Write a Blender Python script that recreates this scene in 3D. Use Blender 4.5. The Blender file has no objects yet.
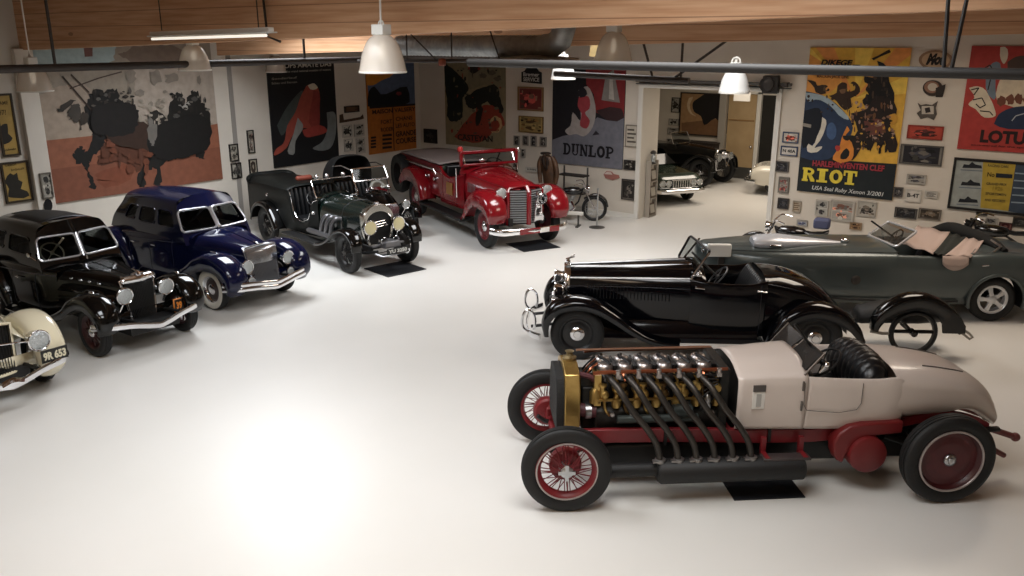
import bpy, bmesh, math, random
from mathutils import Vector as V, Matrix, Euler
SC = bpy.context.scene
COL = SC.collection
PI = math.pi
R = math.radians
random.seed(7)

def lin(h, a=1.0):
    h = h.lstrip('#')
    o = []
    for i in (0, 2, 4):
        c = int(h[i:i+2], 16) / 255
        o.append(c / 12.92 if c <= .04045 else ((c + .055) / 1.055) ** 2.4)
    return (o[0], o[1], o[2], a)

MATS = {}
def mat(key, hexc='808080', rough=.5, metal=0., coat=0., noise=None, bump=None, emit=None, alpha=1., spec=.5, stretch=None):
    """one procedural material; noise=(scale, second colour, amount), bump=(scale, strength)"""
    if key in MATS:
        return MATS[key]
    m = bpy.data.materials.new(key)
    m.use_nodes = True
    nt = m.node_tree
    b = nt.nodes['Principled BSDF']
    b.inputs['Base Color'].default_value = lin(hexc)
    b.inputs['Roughness'].default_value = rough
    b.inputs['Metallic'].default_value = metal
    b.inputs['Coat Weight'].default_value = coat
    b.inputs['Coat Roughness'].default_value = .04
    b.inputs['Specular IOR Level'].default_value = spec
    if emit:
        b.inputs['Emission Color'].default_value = lin(emit[0])
        b.inputs['Emission Strength'].default_value = emit[1]
    if alpha < 1:
        b.inputs['Alpha'].default_value = alpha
    if noise or bump:
        tc = nt.nodes.new('ShaderNodeTexCoord')
        mp = nt.nodes.new('ShaderNodeMapping')
        nt.links.new(tc.outputs['Object'], mp.inputs['Vector'])
        if stretch:
            mp.inputs['Scale'].default_value = stretch
    if noise:
        n = nt.nodes.new('ShaderNodeTexNoise')
        n.inputs['Scale'].default_value = noise[0]
        n.inputs['Detail'].default_value = 5
        r = nt.nodes.new('ShaderNodeMapRange')
        r.inputs['From Min'].default_value = .35
        r.inputs['From Max'].default_value = .65
        r.inputs['To Max'].default_value = noise[2]
        x = nt.nodes.new('ShaderNodeMix')
        x.data_type = 'RGBA'
        x.inputs[6].default_value = lin(hexc)
        x.inputs[7].default_value = lin(noise[1])
        nt.links.new(mp.outputs[0], n.inputs['Vector'])
        nt.links.new(n.outputs['Fac'], r.inputs['Value'])
        nt.links.new(r.outputs[0], x.inputs[0])
        nt.links.new(x.outputs[2], b.inputs['Base Color'])
    if bump:
        n2 = nt.nodes.new('ShaderNodeTexNoise')
        n2.inputs['Scale'].default_value = bump[0]
        bp = nt.nodes.new('ShaderNodeBump')
        bp.inputs['Strength'].default_value = bump[1]
        bp.inputs['Distance'].default_value = .02
        nt.links.new(mp.outputs[0], n2.inputs['Vector'])
        nt.links.new(n2.outputs['Fac'], bp.inputs['Height'])
        nt.links.new(bp.outputs[0], b.inputs['Normal'])
    MATS[key] = m
    return m

def glass(key, tint='b4babb', amount=.1):
    """thin window glass: mostly see-through, with a clear reflection"""
    if key in MATS:
        return MATS[key]
    m = bpy.data.materials.new(key)
    m.use_nodes = True
    nt = m.node_tree
    nt.nodes.clear()
    out = nt.nodes.new('ShaderNodeOutputMaterial')
    t = nt.nodes.new('ShaderNodeBsdfTransparent')
    t.inputs[0].default_value = lin(tint)
    g = nt.nodes.new('ShaderNodeBsdfGlossy')
    g.inputs['Roughness'].default_value = .03
    g.inputs['Color'].default_value = (.55, .55, .55, 1)
    lw = nt.nodes.new('ShaderNodeFresnel')
    lw.inputs[0].default_value = 1.5
    ad = nt.nodes.new('ShaderNodeMath')
    ad.operation = 'MULTIPLY'
    ad.inputs[1].default_value = .45
    mx = nt.nodes.new('ShaderNodeMixShader')
    nt.links.new(lw.outputs[0], ad.inputs[0])
    nt.links.new(ad.outputs[0], mx.inputs[0])
    nt.links.new(t.outputs[0], mx.inputs[1])
    nt.links.new(g.outputs[0], mx.inputs[2])
    nt.links.new(mx.outputs[0], out.inputs[0])
    MATS[key] = m
    return m

# ---------------------------------------------------------------- curves
def cr(P, t):
    n = len(P) - 1
    if n == 0:
        return P[0].copy()
    i = max(0, min(int(t), n - 1))
    f = t - i
    a, b = P[i], P[i+1]
    if f <= 1e-9:
        return a.copy()
    if f >= 1 - 1e-9:
        return b.copy()
    p = P[i-1] if i > 0 else a * 2 - b
    q = P[i+2] if i + 2 <= n else b * 2 - a
    la, lb, lc = (a - p).length + 1e-9, (b - a).length + 1e-9, (q - b).length + 1e-9
    ma = ((a - p) / la * lb + (b - a) / lb * la) / (la + lb) * lb
    mb = ((b - a) / lb * lc + (q - b) / lc * lb) / (lb + lc) * lb
    f2, f3 = f * f, f * f * f
    return a * (2*f3 - 3*f2 + 1) + ma * (f3 - 2*f2 + f) + b * (-2*f3 + 3*f2) + mb * (f3 - f2)

def smooth(pts, n=6):
    P = [V(p) for p in pts]
    out = []
    for i in range(len(P) - 1):
        for k in range(n):
            out.append(cr(P, i + k / n))
    out.append(P[-1].copy())
    return out

def interp(vals, t):
    n = len(vals) - 1
    i = max(0, min(int(t), n - 1))
    f = t - i
    f = f * f * (3 - 2 * f)
    return vals[i] * (1 - f) + vals[min(i + 1, n)] * f

# ---------------------------------------------------------------- mesh collector
PAIRED = {'front_wing', 'rear_wing', 'wing', 'body_side', 'cockpit_side', 'cab_side', 'leaf_spring', 'bumper_iron'}
class MB:
    def __init__(s):
        s.v, s.f, s.mi, s.m, s.T = [], [], [], 0, None
    def add(s, vs, fs):
        b = len(s.v)
        for p in vs:
            p = V(p)
            s.v.append(s.T @ p if s.T is not None else p)
        for f in fs:
            s.f.append([b + i for i in f])
            s.mi.append(s.m)
    def box(s, c, d, rot=None):
        x, y, z = d[0] / 2, d[1] / 2, d[2] / 2
        vs = [V((i, j, k)) for i in (-x, x) for j in (-y, y) for k in (-z, z)]
        if rot:
            e = Euler([R(a) for a in rot]).to_matrix()
            vs = [e @ p for p in vs]
        s.add([p + V(c) for p in vs], [(0, 1, 3, 2), (4, 6, 7, 5), (0, 4, 5, 1), (2, 3, 7, 6), (0, 2, 6, 4), (1, 5, 7, 3)])
        return s
    def rings(s, rg, closed=True, cap0=True, cap1=True):
        n = len(rg[0])
        vs = [p for r in rg for p in r]
        fs = []
        m = n if closed else n - 1
        for i in range(len(rg) - 1):
            for k in range(m):
                k2 = (k + 1) % n
                fs.append((i*n + k, i*n + k2, (i+1)*n + k2, (i+1)*n + k))
        if closed and cap0:
            fs.append(tuple(range(n - 1, -1, -1)))
        if closed and cap1:
            fs.append(tuple(range((len(rg) - 1) * n, len(rg) * n)))
        s.add(vs, fs)
        return s
    def tube(s, pts, r, n=8, closed=False, sm=0, flat=None):
        P = smooth(pts, sm) if sm else [V(p) for p in pts]
        if closed and (P[0] - P[-1]).length < 1e-6:
            P = P[:-1]
        N = len(P)
        rr = (lambda i: r) if not isinstance(r, (list, tuple)) else (lambda i: interp(list(r), i / max(1, N - 1) * (len(r) - 1)))
        tang = []
        for i in range(N):
            if closed:
                t = P[(i + 1) % N] - P[i - 1]
            else:
                t = P[min(i + 1, N - 1)] - P[max(i - 1, 0)]
            tang.append(t.normalized() if t.length > 1e-9 else V((0, 0, 1)))
        up = V((0, 0, 1)) if abs(tang[0].z) < .9 else V((0, 1, 0))
        a = tang[0].cross(up).normalized()
        rg = []
        for i in range(N):
            a = (a - tang[i] * a.dot(tang[i]))
            a = a.normalized() if a.length > 1e-6 else tang[i].orthogonal().normalized()
            b = tang[i].cross(a)
            q = rr(i)
            fa, fb = (1, 1) if not flat else flat
            rg.append([P[i] + (a * math.cos(2*PI*k/n) * fa + b * math.sin(2*PI*k/n) * fb) * q for k in range(n)])
        if closed:
            rg.append(rg[0])
            s.rings(rg, True, False, False)
        else:
            s.rings(rg)
        return s
    def lathe(s, prof, c=(0, 0, 0), axis='z', n=24, rot=None, closed=False):
        """prof: (radius, height along the axis)"""
        c = V(c)
        rg = []
        for rad, h in prof:
            ring = []
            for k in range(n):
                a = 2 * PI * k / n
                u, w = rad * math.cos(a), rad * math.sin(a)
                p = V((u, w, h)) if axis == 'z' else V((w, h, u)) if axis == 'y' else V((h, u, w))
                if rot is not None:
                    p = rot @ p
                ring.append(p + c)
            rg.append(ring)
        if closed:
            rg.append(rg[0])
            s.rings(rg, True, False, False)
        else:
            s.rings(rg, True, prof[0][0] > 1e-6, prof[-1][0] > 1e-6)
        return s
    def ball(s, c, rx, ry=None, rz=None, n=14, m=8, rot=None):
        ry = rx if ry is None else ry
        rz = rx if rz is None else rz
        rg = []
        for j in range(m + 1):
            a = -PI/2 + PI * j / m
            ring = []
            for k in range(n):
                b = 2*PI*k/n
                p = V((rx*math.cos(a)*math.cos(b), ry*math.cos(a)*math.sin(b), rz*math.sin(a)))
                if rot is not None:
                    p = rot @ p
                ring.append(p + V(c))
            rg.append(ring)
        s.rings(rg, True, False, False)
        return s
    def prism(s, outline, axis, a0, a1):
        """outline of 2D points extruded along an axis: x -> (y,z), y -> (x,z), z -> (x,y)"""
        def mk(p, h):
            return V((h, p[0], p[1])) if axis == 'x' else V((p[0], h, p[1])) if axis == 'y' else V((p[0], p[1], h))
        s.rings([[mk(p, a0) for p in outline], [mk(p, a1) for p in outline]])
        return s
    def grid(s, rows):
        n = len(rows[0])
        s.add([p for r in rows for p in r], [(i*n+k, i*n+k+1, (i+1)*n+k+1, (i+1)*n+k) for i in range(len(rows)-1) for k in range(n-1)])
        return s
    def poly(s, pts):
        s.add(pts, [tuple(range(len(pts)))])
        return s
    def build(s, name, m, parent=None, angle=38, bevel=0, solid=0, flat=False, seg=2, fixn=True):
        if name in PAIRED:
            ys = [sum(s.v[i].y for i in f) / len(f) for f in s.f]
            if min(ys) < 0 < max(ys):
                first = None
                for sg in (1, -1):
                    q = MB()
                    q.v = s.v
                    q.f = [f for f, y in zip(s.f, ys) if y * sg > 0]
                    used = sorted({i for f in q.f for i in f})
                    ix = {i: k for k, i in enumerate(used)}
                    q.v = [s.v[i] for i in used]
                    q.f = [[ix[i] for i in f] for f in q.f]
                    q.mi = [0] * len(q.f)
                    first = q.build(name, m, parent, angle, bevel, solid, flat, seg, fixn)
                return first
        me = bpy.data.meshes.new(name)
        me.from_pydata([tuple(p) for p in s.v], [], s.f)
        ms = m if isinstance(m, (list, tuple)) else [m]
        for x in ms:
            me.materials.append(x)
        if len(ms) > 1:
            me.polygons.foreach_set('material_index', s.mi)
        bm = bmesh.new()
        bm.from_mesh(me)
        bmesh.ops.remove_doubles(bm, verts=bm.verts, dist=1e-5)
        bmesh.ops.dissolve_degenerate(bm, edges=bm.edges, dist=1e-6)
        if fixn:
            bmesh.ops.recalc_face_normals(bm, faces=bm.faces)
        bm.to_mesh(me)
        bm.free()
        if not flat:
            me.polygons.foreach_set('use_smooth', [True] * len(me.polygons))
            me.set_sharp_from_angle(angle=R(angle))
        o = bpy.data.objects.new(name, me)
        COL.objects.link(o)
        if parent:
            o.parent = parent
        if solid:
            q = o.modifiers.new('thickness', 'SOLIDIFY')
            q.thickness = solid
            q.offset = 0
        if bevel:
            q = o.modifiers.new('edges', 'BEVEL')
            q.width = bevel
            q.segments = seg
            q.limit_method = 'ANGLE'
            q.angle_limit = R(40)
        return o

class Surf:
    """a skin through half sections (lists of points with y >= 0), mirrored in y; u counts sections, v counts points"""
    def __init__(s, secs):
        s.S = [[V(p) for p in q] for q in secs]
        s.nu, s.nv = len(secs) - 1, len(secs[0]) - 1
    def P(s, u, v, side=1):
        p = cr([cr(q, v) for q in s.S], u)
        return V((p.x, p.y * side, p.z))
    def N(s, u, v, side):
        e = .02
        a = s.P(min(u+e, s.nu), v, side) - s.P(max(u-e, 0), v, side)
        b = s.P(u, min(v+e, s.nv), side) - s.P(u, max(v-e, 0), side)
        n = a.cross(b)
        n = n.normalized() if n.length > 1e-9 else V((0, 0, 1))
        return n if n.y * side >= -.05 or n.z > 0 and n.y * side > -.3 else -n
    def mesh(s, mb, ku=4, kv=4, holes=(), cap0=False, cap1=False, cut=None):
        us = {round(i / ku, 5) for i in range(s.nu * ku + 1)}
        vs = {round(i / kv, 5) for i in range(s.nv * kv + 1)}
        for h in holes:
            us |= {round(h[0], 5), round(h[1], 5)}
            vs |= {round(h[2], 5), round(h[3], 5)}
        us, vs = sorted(us), sorted(vs)
        for sd in (1, -1):
            pts = [[s.P(u, v, sd) for v in vs] for u in us]
            n = len(vs)
            fs = []
            for i in range(len(us) - 1):
                for k in range(n - 1):
                    uc, vc = (us[i] + us[i+1]) / 2, (vs[k] + vs[k+1]) / 2
                    if any(h[0] < uc < h[1] and h[2] < vc < h[3] for h in holes):
                        continue
                    if cut and cut((pts[i][k] + pts[i+1][k+1]) / 2):
                        continue
                    fs.append((i*n+k, i*n+k+1, (i+1)*n+k+1, (i+1)*n+k))
            mb.add([p for r in pts for p in r], fs)
        for flag, u in ((cap0, 0), (cap1, s.nu)):
            if flag:
                a = [s.P(u, v, 1) for v in vs]
                b = [s.P(u, v, -1) for v in vs]
                mb.grid([a, b])
        return mb
    def patch(s, mb, u0, u1, v0, v1, side, off=.004, k=8):
        rows = []
        for i in range(k + 1):
            u = u0 + (u1 - u0) * i / k
            rows.append([s.P(u, v0 + (v1-v0)*j/k, side) + s.N(u, v0 + (v1-v0)*j/k, side) * off for j in range(k + 1)])
        mb.grid(rows)
        return mb
    def outline(s, u0, u1, v0, v1, side, off=.004, r=.25, k=6):
        cs = []
        du, dv = (u1 - u0), (v1 - v0)
        for cu, cv, a0 in ((u1 - r*du, v1 - r*dv, 0), (u0 + r*du, v1 - r*dv, 90), (u0 + r*du, v0 + r*dv, 180), (u1 - r*du, v0 + r*dv, 270)):
            for i in range(k + 1):
                a = R(a0 + 90 * i / k)
                u, v = cu + math.cos(a) * r * du, cv + math.sin(a) * r * dv
                cs.append(s.P(u, v, side) + s.N(u, v, side) * off)
        return cs
    def line(s, u0, u1, v, side, off=.004, k=16, v1=None):
        v1 = v if v1 is None else v1
        out = []
        for i in range(k + 1):
            u, w = u0 + (u1 - u0) * i / k, v + (v1 - v) * i / k
            out.append(s.P(u, w, side) + s.N(u, w, side) * off)
        return out

def fender(mb, path, yc, hw, crown, skirt, k=7, na=9, pw=.8, skin=0.):
    """mudguard swept along a side profile: path (x,z); hw half width, crown height and outer skirt per control point; yc centre"""
    n = len(path)
    L = lambda q: list(q) if isinstance(q, (list, tuple)) else [q] * n
    hw, crown, skirt, yc = L(hw), L(crown), L(skirt), L(yc)
    P = smooth([(x, 0, z) for x, z in path], k)
    N = len(P)
    for sgn in (1, -1):
        rows = []
        for i in range(N):
            t = i / k
            T = (P[min(i+1, N-1)] - P[max(i-1, 0)]).normalized()
            nn = V((T.z, 0, -T.x))
            if rows == [] and i == 0:
                pass
            h, c, sk, y0 = interp(hw, t), interp(crown, t), interp(skirt, t), interp(yc, t)
            nn = -nn if fender.flip else nn
            row = [P[i] + nn * (-sk * .6) + V((0, sgn * (y0 - h), 0))]
            for j in range(na + 1):
                a = PI - PI * j / na
                row.append(P[i] + nn * (c * (math.sin(a) ** pw if math.sin(a) > 0 else 0)) + V((0, sgn * (y0 + h * math.cos(a)), 0)))
            row.append(P[i] + nn * (-sk) + V((0, sgn * (y0 + h * .985), 0)))
            rows.append(row)
        if sgn in fender.sides:
            mb.grid(rows)
    return mb
fender.flip = False
fender.sides = (1, -1)

# ---------------------------------------------------------------- things
def thing(name, label, cat, loc=(0, 0, 0), rz=0., group=None):
    o = bpy.data.objects.new(name, None)
    o.empty_display_size = .2
    COL.objects.link(o)
    o.location = loc
    o.rotation_euler = (0, 0, rz)
    return tag(o, label, cat, group)
def tag(o, label, cat, group=None, kind=None):
    o['label'] = label
    o['category'] = cat
    if group:
        o['group'] = group
    if kind:
        o['kind'] = kind
    return o
def struct(o, label=None):
    o['kind'] = 'structure'
    if label:
        o['label'] = label
    return o
def part(name, parent):
    o = bpy.data.objects.new(name, None)
    o.empty_display_size = .1
    COL.objects.link(o)
    o.parent = parent
    return o
def dup(o, parent=None):
    c = o.copy()
    COL.objects.link(c)
    if parent:
        c.parent = parent
    for ch in list(o.children):
        dup(ch, c)
    return c

def text_into(mb, s, x, y, h, width=None, bold=0., place=None, shear=0., res=3):
    """letters as flat faces; x,y = left baseline, h = cap height; place maps (x,y) to a point"""
    cu = bpy.data.curves.new('letters', 'FONT')
    cu.body = s
    cu.size = 1
    cu.offset = bold
    cu.resolution_u = res
    cu.shear = shear
    ob = bpy.data.objects.new('letters', cu)
    me = ob.to_mesh()
    vs = [v.co.copy() for v in me.vertices]
    fs = [tuple(p.vertices) for p in me.polygons]
    ob.to_mesh_clear()
    bpy.data.objects.remove(ob)
    bpy.data.curves.remove(cu)
    if not vs:
        return mb
    x0, x1 = min(p.x for p in vs), max(p.x for p in vs)
    k = h / .69
    kx = width / (x1 - x0) if width else k
    mb.add([place(x + (p.x - x0) * kx, y + p.y * k) for p in vs], fs)
    return mb

SLAB = {  # slab letters on a 0..1 box: strokes as boxes (x0,y0,x1,y1), polygons and bowls
 'I': [(.28, 0, .72, 1), (.08, 0, .92, .16), (.08, .84, .92, 1)],
 'L': [(.15, 0, .45, 1), (0, .86, .6, 1), (0, 0, .95, .15), (.8, 0, .95, .38)],
 'T': [(.32, 0, .68, 1), (.15, 0, .85, .15), (0, .85, 1, 1), (0, .62, .14, 1), (.86, .62, 1, 1)],
 'U': [(.1, .3, .38, 1), (.66, .3, .86, 1), (0, .86, .48, 1), (.54, .86, 1, 1), ('arc', .48, .33, .38, .33, .13, 180, 360)],
 'N': [(.08, 0, .28, 1), (.74, 0, .92, 1), ('poly', (.02, 1), (.34, 1), (.92, .02), (.68, 0)), (0, 0, .38, .13), (.62, .87, 1, 1), (0, .87, .3, 1)],
 'D': [(.1, 0, .38, 1), (0, .86, .5, 1), (0, 0, .5, .14), ('arc', .45, .5, .5, .5, .22, -90, 90)],
 'P': [(.12, 0, .4, 1), (0, .86, .5, 1), (0, 0, .56, .14), ('arc', .5, .7, .45, .3, .2, -90, 90), (.38, .4, .52, .53)],
 'O': [('arc', .5, .5, .5, .5, .28, 0, 360)],
 'R': [(.08, 0, .40, 1), (0, .84, .52, 1), (0, 0, .48, .16), ('arc', .5, .72, .42, .28, .22, -90, 90), (.38, .44, .52, .62), ('poly', (.42, .52), (.7, .54), (1, .14), (1, 0), (.70, 0))],
 'S': [('arc', .5, .73, .42, .27, .16, 20, 270), ('arc', .5, .27, .45, .27, .16, -160, 90)],
 'A': [('poly', (.05, 0), (.32, 0), (.62, 1), (.4, 1)), ('poly', (.66, 0), (.98, 0), (.64, 1), (.4, 1)), (.25, .25, .75, .38)],
}
def slab_into(mb, s, x, y, w, h, place, gap=.06):
    lw = w / (len(s) + gap * (len(s) - 1))
    flat_place, cnt = place, [0]
    def place(px, py):
        return flat_place(px, py, cnt[0])
    for i, ch in enumerate(s):
        ox = x + i * lw * (1 + gap)
        for k, st in enumerate(SLAB.get(ch, [])):
            cnt[0] = k
            if st[0] == 'poly':
                pts = st[1:]
                mb.poly([place(ox + p[0]*lw, y + p[1]*h) for p in pts])
            elif st[0] == 'arc':
                _, cx, cy, rx, ry, th, a0, a1 = st
                n = 16
                for j in range(n):
                    b0, b1 = R(a0 + (a1-a0)*j/n), R(a0 + (a1-a0)*(j+1)/n)
                    q = []
                    for b, sc in ((b0, 1), (b1, 1), (b1, 0), (b0, 0)):
                        ax, ay = (rx, ry) if sc else (rx - th * 1.05, ry - th * .8)
                        q.append(place(ox + (cx + ax*math.cos(b))*lw, y + (cy + ay*math.sin(b))*h))
                    mb.poly(q)
            else:
                x0, y0, x1, y1 = st
                mb.poly([place(ox + a*lw, y + b*h) for a, b in ((x0, y0), (x1, y0), (x1, y1), (x0, y1))])
    return mb
# ---------------------------------------------------------------- camera (measured from the photograph's vanishing points)
CAM_H, FPX = 4.6, 850.
TILT, YAW = math.atan(250 / 850), R(36.6)
_cy, _sy, _ct, _st = math.cos(YAW), math.sin(YAW), math.cos(TILT), math.sin(TILT)
_fw, _rt, _up = V((-_sy*_ct, _cy*_ct, -_st)), V((_cy, _sy, 0)), V((-_sy*_st, _cy*_st, _ct))
def sight(px, py):
    return _fw + _rt * ((px - 512) / FPX) - _up * ((py - 288) / FPX)
XL, YB = -18.2, 19.75          # left wall, back wall
def on_left(px, py, off=0.):
    d = sight(px, py); t = (XL + off) / d.x
    return d.y * t, CAM_H + d.z * t
def on_back(px, py, Y=YB):
    d = sight(px, py); t = Y / d.y
    return d.x * t, CAM_H + d.z * t
def on_floor(px, py, z=0.):
    d = sight(px, py); t = (z - CAM_H) / d.z
    return d.x * t, d.y * t

cam = bpy.data.objects.new('camera', bpy.data.cameras.new('camera'))
COL.objects.link(cam)
cam.location = (0, 0, CAM_H)
cam.rotation_euler = (PI / 2 - TILT, 0, YAW)
cam.data.sensor_width = 36
cam.data.lens = 36 * FPX / 1024
cam.data.clip_end = 200
SC.camera = cam

# ---------------------------------------------------------------- common materials
M_wall = mat('wall paint', 'd0c9bd', .7, noise=(1.5, 'c5bdb1', .5))
M_floor = mat('epoxy floor', 'dbd9d4', .36, spec=.5, noise=(.35, 'd3d1cb', .7))
_fb = M_floor.node_tree.nodes['Principled BSDF']
_fb.inputs['Coat Weight'].default_value = .22
_fb.inputs['Coat Roughness'].default_value = .24
M_white = mat('white metal', 'd9d7d0', .4)
M_grey = mat('grey steel', '5b5a57', .45, .6)
M_dark = mat('dark steel', '3c3835', .5, .5)
M_black = mat('black', '0c0c0d', .45)
M_rubber = mat('tyre rubber', '0b0b0b', .65, bump=(60, .15))
M_chrome = mat('chrome', 'e4e4e6', .12, 1)
M_alu = mat('aluminium', 'b9bbbd', .3, 1)
M_dkglass = mat('dark glass', '0a0c0e', .06, spec=.6)
M_lens = mat('lamp glass', 'b4b9b9', .14, .55, coat=.6, bump=(45, .9))
M_alloy = mat('polished alloy', 'cfd1d3', .25, .5)
M_leather = mat('black leather', '101113', .35, spec=.5, bump=(50, .1))
M_under = mat('chassis black', '090909', .6)

def wood(key, c1, c2, plank=.2):
    m = bpy.data.materials.new(key)
    m.use_nodes = True
    nt = m.node_tree
    b = nt.nodes['Principled BSDF']
    b.inputs['Roughness'].default_value = .65
    tc = nt.nodes.new('ShaderNodeTexCoord')
    mp = nt.nodes.new('ShaderNodeMapping')
    mp.inputs['Scale'].default_value = (.35, 2, 7)
    n = nt.nodes.new('ShaderNodeTexNoise')
    n.inputs['Scale'].default_value = 2.5
    n.inputs['Detail'].default_value = 6
    x = nt.nodes.new('ShaderNodeMix')
    x.data_type = 'RGBA'
    x.inputs[6].default_value = lin(c1)
    x.inputs[7].default_value = lin(c2)
    nt.links.new(tc.outputs['Object'], mp.inputs[0])
    nt.links.new(mp.outputs[0], n.inputs['Vector'])
    rr = nt.nodes.new('ShaderNodeMapRange')
    rr.inputs['From Min'].default_value = .38
    rr.inputs['From Max'].default_value = .66
    nt.links.new(n.outputs['Fac'], rr.inputs['Value'])
    nt.links.new(rr.outputs[0], x.inputs[0])
    # lamination joints every `plank` metres in z
    sp = nt.nodes.new('ShaderNodeSeparateXYZ')
    nt.links.new(tc.outputs['Object'], sp.inputs[0])
    fr = nt.nodes.new('ShaderNodeMath'); fr.operation = 'PINGPONG'; fr.inputs[1].default_value = plank / 2
    nt.links.new(sp.outputs['Z'], fr.inputs[0])
    lt = nt.nodes.new('ShaderNodeMath'); lt.operation = 'LESS_THAN'; lt.inputs[1].default_value = .006
    nt.links.new(fr.outputs[0], lt.inputs[0])
    # knots
    vo = nt.nodes.new('ShaderNodeTexVoronoi')
    vo.inputs['Scale'].default_value = 1.6
    mp2 = nt.nodes.new('ShaderNodeMapping'); mp2.inputs['Scale'].default_value = (.5, 1, 1.4)
    nt.links.new(tc.outputs['Object'], mp2.inputs[0]); nt.links.new(mp2.outputs[0], vo.inputs['Vector'])
    kt = nt.nodes.new('ShaderNodeMath'); kt.operation = 'LESS_THAN'; kt.inputs[1].default_value = .08
    nt.links.new(vo.outputs['Distance'], kt.inputs[0])
    mx = nt.nodes.new('ShaderNodeMath'); mx.operation = 'MAXIMUM'
    nt.links.new(lt.outputs[0], mx.inputs[0]); nt.links.new(kt.outputs[0], mx.inputs[1])
    x2 = nt.nodes.new('ShaderNodeMix'); x2.data_type = 'RGBA'
    x2.inputs[7].default_value = lin('6b3f22')
    ml = nt.nodes.new('ShaderNodeMath'); ml.operation = 'MULTIPLY'; ml.inputs[1].default_value = .6
    nt.links.new(mx.outputs[0], ml.inputs[0]); nt.links.new(ml.outputs[0], x2.inputs[0])
    nt.links.new(x.outputs[2], x2.inputs[6])
    nt.links.new(x2.outputs[2], b.inputs['Base Color'])
    MATS[key] = m
    return m
M_wood = wood('glulam wood', 'd4aa86', 'bf8f69', .24)
M_deck = wood('roof deck wood', '8a6440', '745233', .15)

# ---------------------------------------------------------------- shell
X1, Y0, Y2 = 6., -5., 27.9
DL, DR, DT = -10.5, -7.05, 3.40      # doorway in the back wall
CZ = lambda x: 5.32 + .027 * (x - XL)
b = MB(); b.box(((XL + X1) / 2, (Y0 + Y2) / 2 + .2, -.1), (X1 - XL + 1, Y2 - Y0 + 1.4, .2))
struct(b.build('floor', M_floor, flat=True))
b = MB(); b.box((XL - .15, (Y0 + YB) / 2, 2.9), (.3, YB - Y0, 5.8))
struct(b.build('wall_left', M_wall, flat=True))
WT = .9
b = MB()
b.box(((XL - .3 + DL) / 2, YB + WT / 2, 2.9), (DL - XL + .3, WT, 5.8))
b.box(((X1 + .3 + DR) / 2, YB + WT / 2, 2.9), (X1 + .3 - DR, WT, 5.8))
b.box(((DL + DR) / 2, YB + WT / 2, (DT + 5.8) / 2), (DR - DL, WT, 5.8 - DT))
struct(b.build('wall_back', M_wall, flat=True))
b = MB(); b.box((X1 + .15, (Y0 + YB) / 2, 2.9), (.3, YB - Y0, 5.8)); struct(b.build('wall_right', M_wall, flat=True))
b = MB(); b.box(((XL + X1) / 2, Y0 - .15, 2.9), (X1 - XL + .6, .3, 5.8)); struct(b.build('wall_front', M_wall, flat=True))
# far room behind the doorway
b = MB()
b.box((-10.2, Y2 + .1, 2.3), (9.6, .2, 4.6)); b.box((-15.1, 24.2, 2.3), (.2, 7.2, 4.6)); b.box((-5.2, 24.2, 2.3), (.2, 7.2, 4.6))
struct(b.build('wall_annex', M_wall, flat=True))
b = MB(); b.box((-10.2, 24.3, 4.7), (10.2, 7.4, .2)); struct(b.build('ceiling_annex', M_wall, flat=True))

# roof deck with openings for unseen skylights added to light the hall, sloping up to the right
SKY = [(-9.2, -6.2, 3.9, 6.6), (-4.6, -1.6, 3.9, 6.6), (-9.2, -6.2, -1.4, 1.4), (-4.4, -1.4, -1.4, 1.4), (-10.5, -7.5, 13.6, 16.2), (-4.0, -1.0, 13.6, 16.2), (-15.5, -12.6, 9.3, 12.0)]
xs = sorted({XL - .3, X1 + .3} | {v for k in SKY for v in k[:2]})
ys = sorted({Y0 - .3, YB + .3} | {v for k in SKY for v in k[2:]})
b = MB()
for i in range(len(xs) - 1):
    for j in range(len(ys) - 1):
        mx, my = (xs[i] + xs[i+1]) / 2, (ys[j] + ys[j+1]) / 2
        if any(k[0] < mx < k[1] and k[2] < my < k[3] for k in SKY):
            continue
        q = [V((x, y, CZ(x))) for x, y in ((xs[i], ys[j]), (xs[i+1], ys[j]), (xs[i+1], ys[j+1]), (xs[i], ys[j+1]))]
        b.rings([q, [p + V((0, 0, .15)) for p in q]])
struct(b.build('ceiling', M_deck, flat=True, fixn=False))
M_sky = mat('added skylight pane', 'e8eef2', .3, emit=('eef3f6', 1.0))  # glowing pane of the added, unseen skylights
for n, k in enumerate(SKY):
    zc = CZ((k[0] + k[1]) / 2)
    b = MB()
    for sx in (0, 1):
        b.box((k[sx], (k[2] + k[3]) / 2, zc + .1), (.06, k[3] - k[2] + .06, .3)); b.box(((k[0] + k[1]) / 2, k[2 + sx], zc + .1), (k[1] - k[0] + .06, .06, .3))
    o = struct(b.build('window_%d' % (n + 1), M_white, flat=True))
    b = MB(); b.box(((k[0] + k[1]) / 2, (k[2] + k[3]) / 2, zc + .22), (k[1] - k[0], k[3] - k[2], .02))
    b.build('pane', M_sky, o, flat=True)

# glulam beams across the hall, each a deep timber rising slightly to the right
for n, (Y, xa, dz, dp) in enumerate(((8.2, XL, 0, 1.15), (12.7, XL, -.17, 1.25), (17.4, XL, .1, .9), (-2.3, XL, 0, 1.15))):
    zb = lambda x: 4.37 + dz + .027 * (x - XL)
    b = MB()
    q = [[V((x, y, z)) for y, z in ((Y, zb(x)), (Y + .34, zb(x)), (Y + .34, CZ(x) + .05), (Y, CZ(x) + .05))] for x in (XL, X1)]
    b.rings(q)
    struct(b.build('ceiling_beam', M_wood, flat=True))

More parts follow.
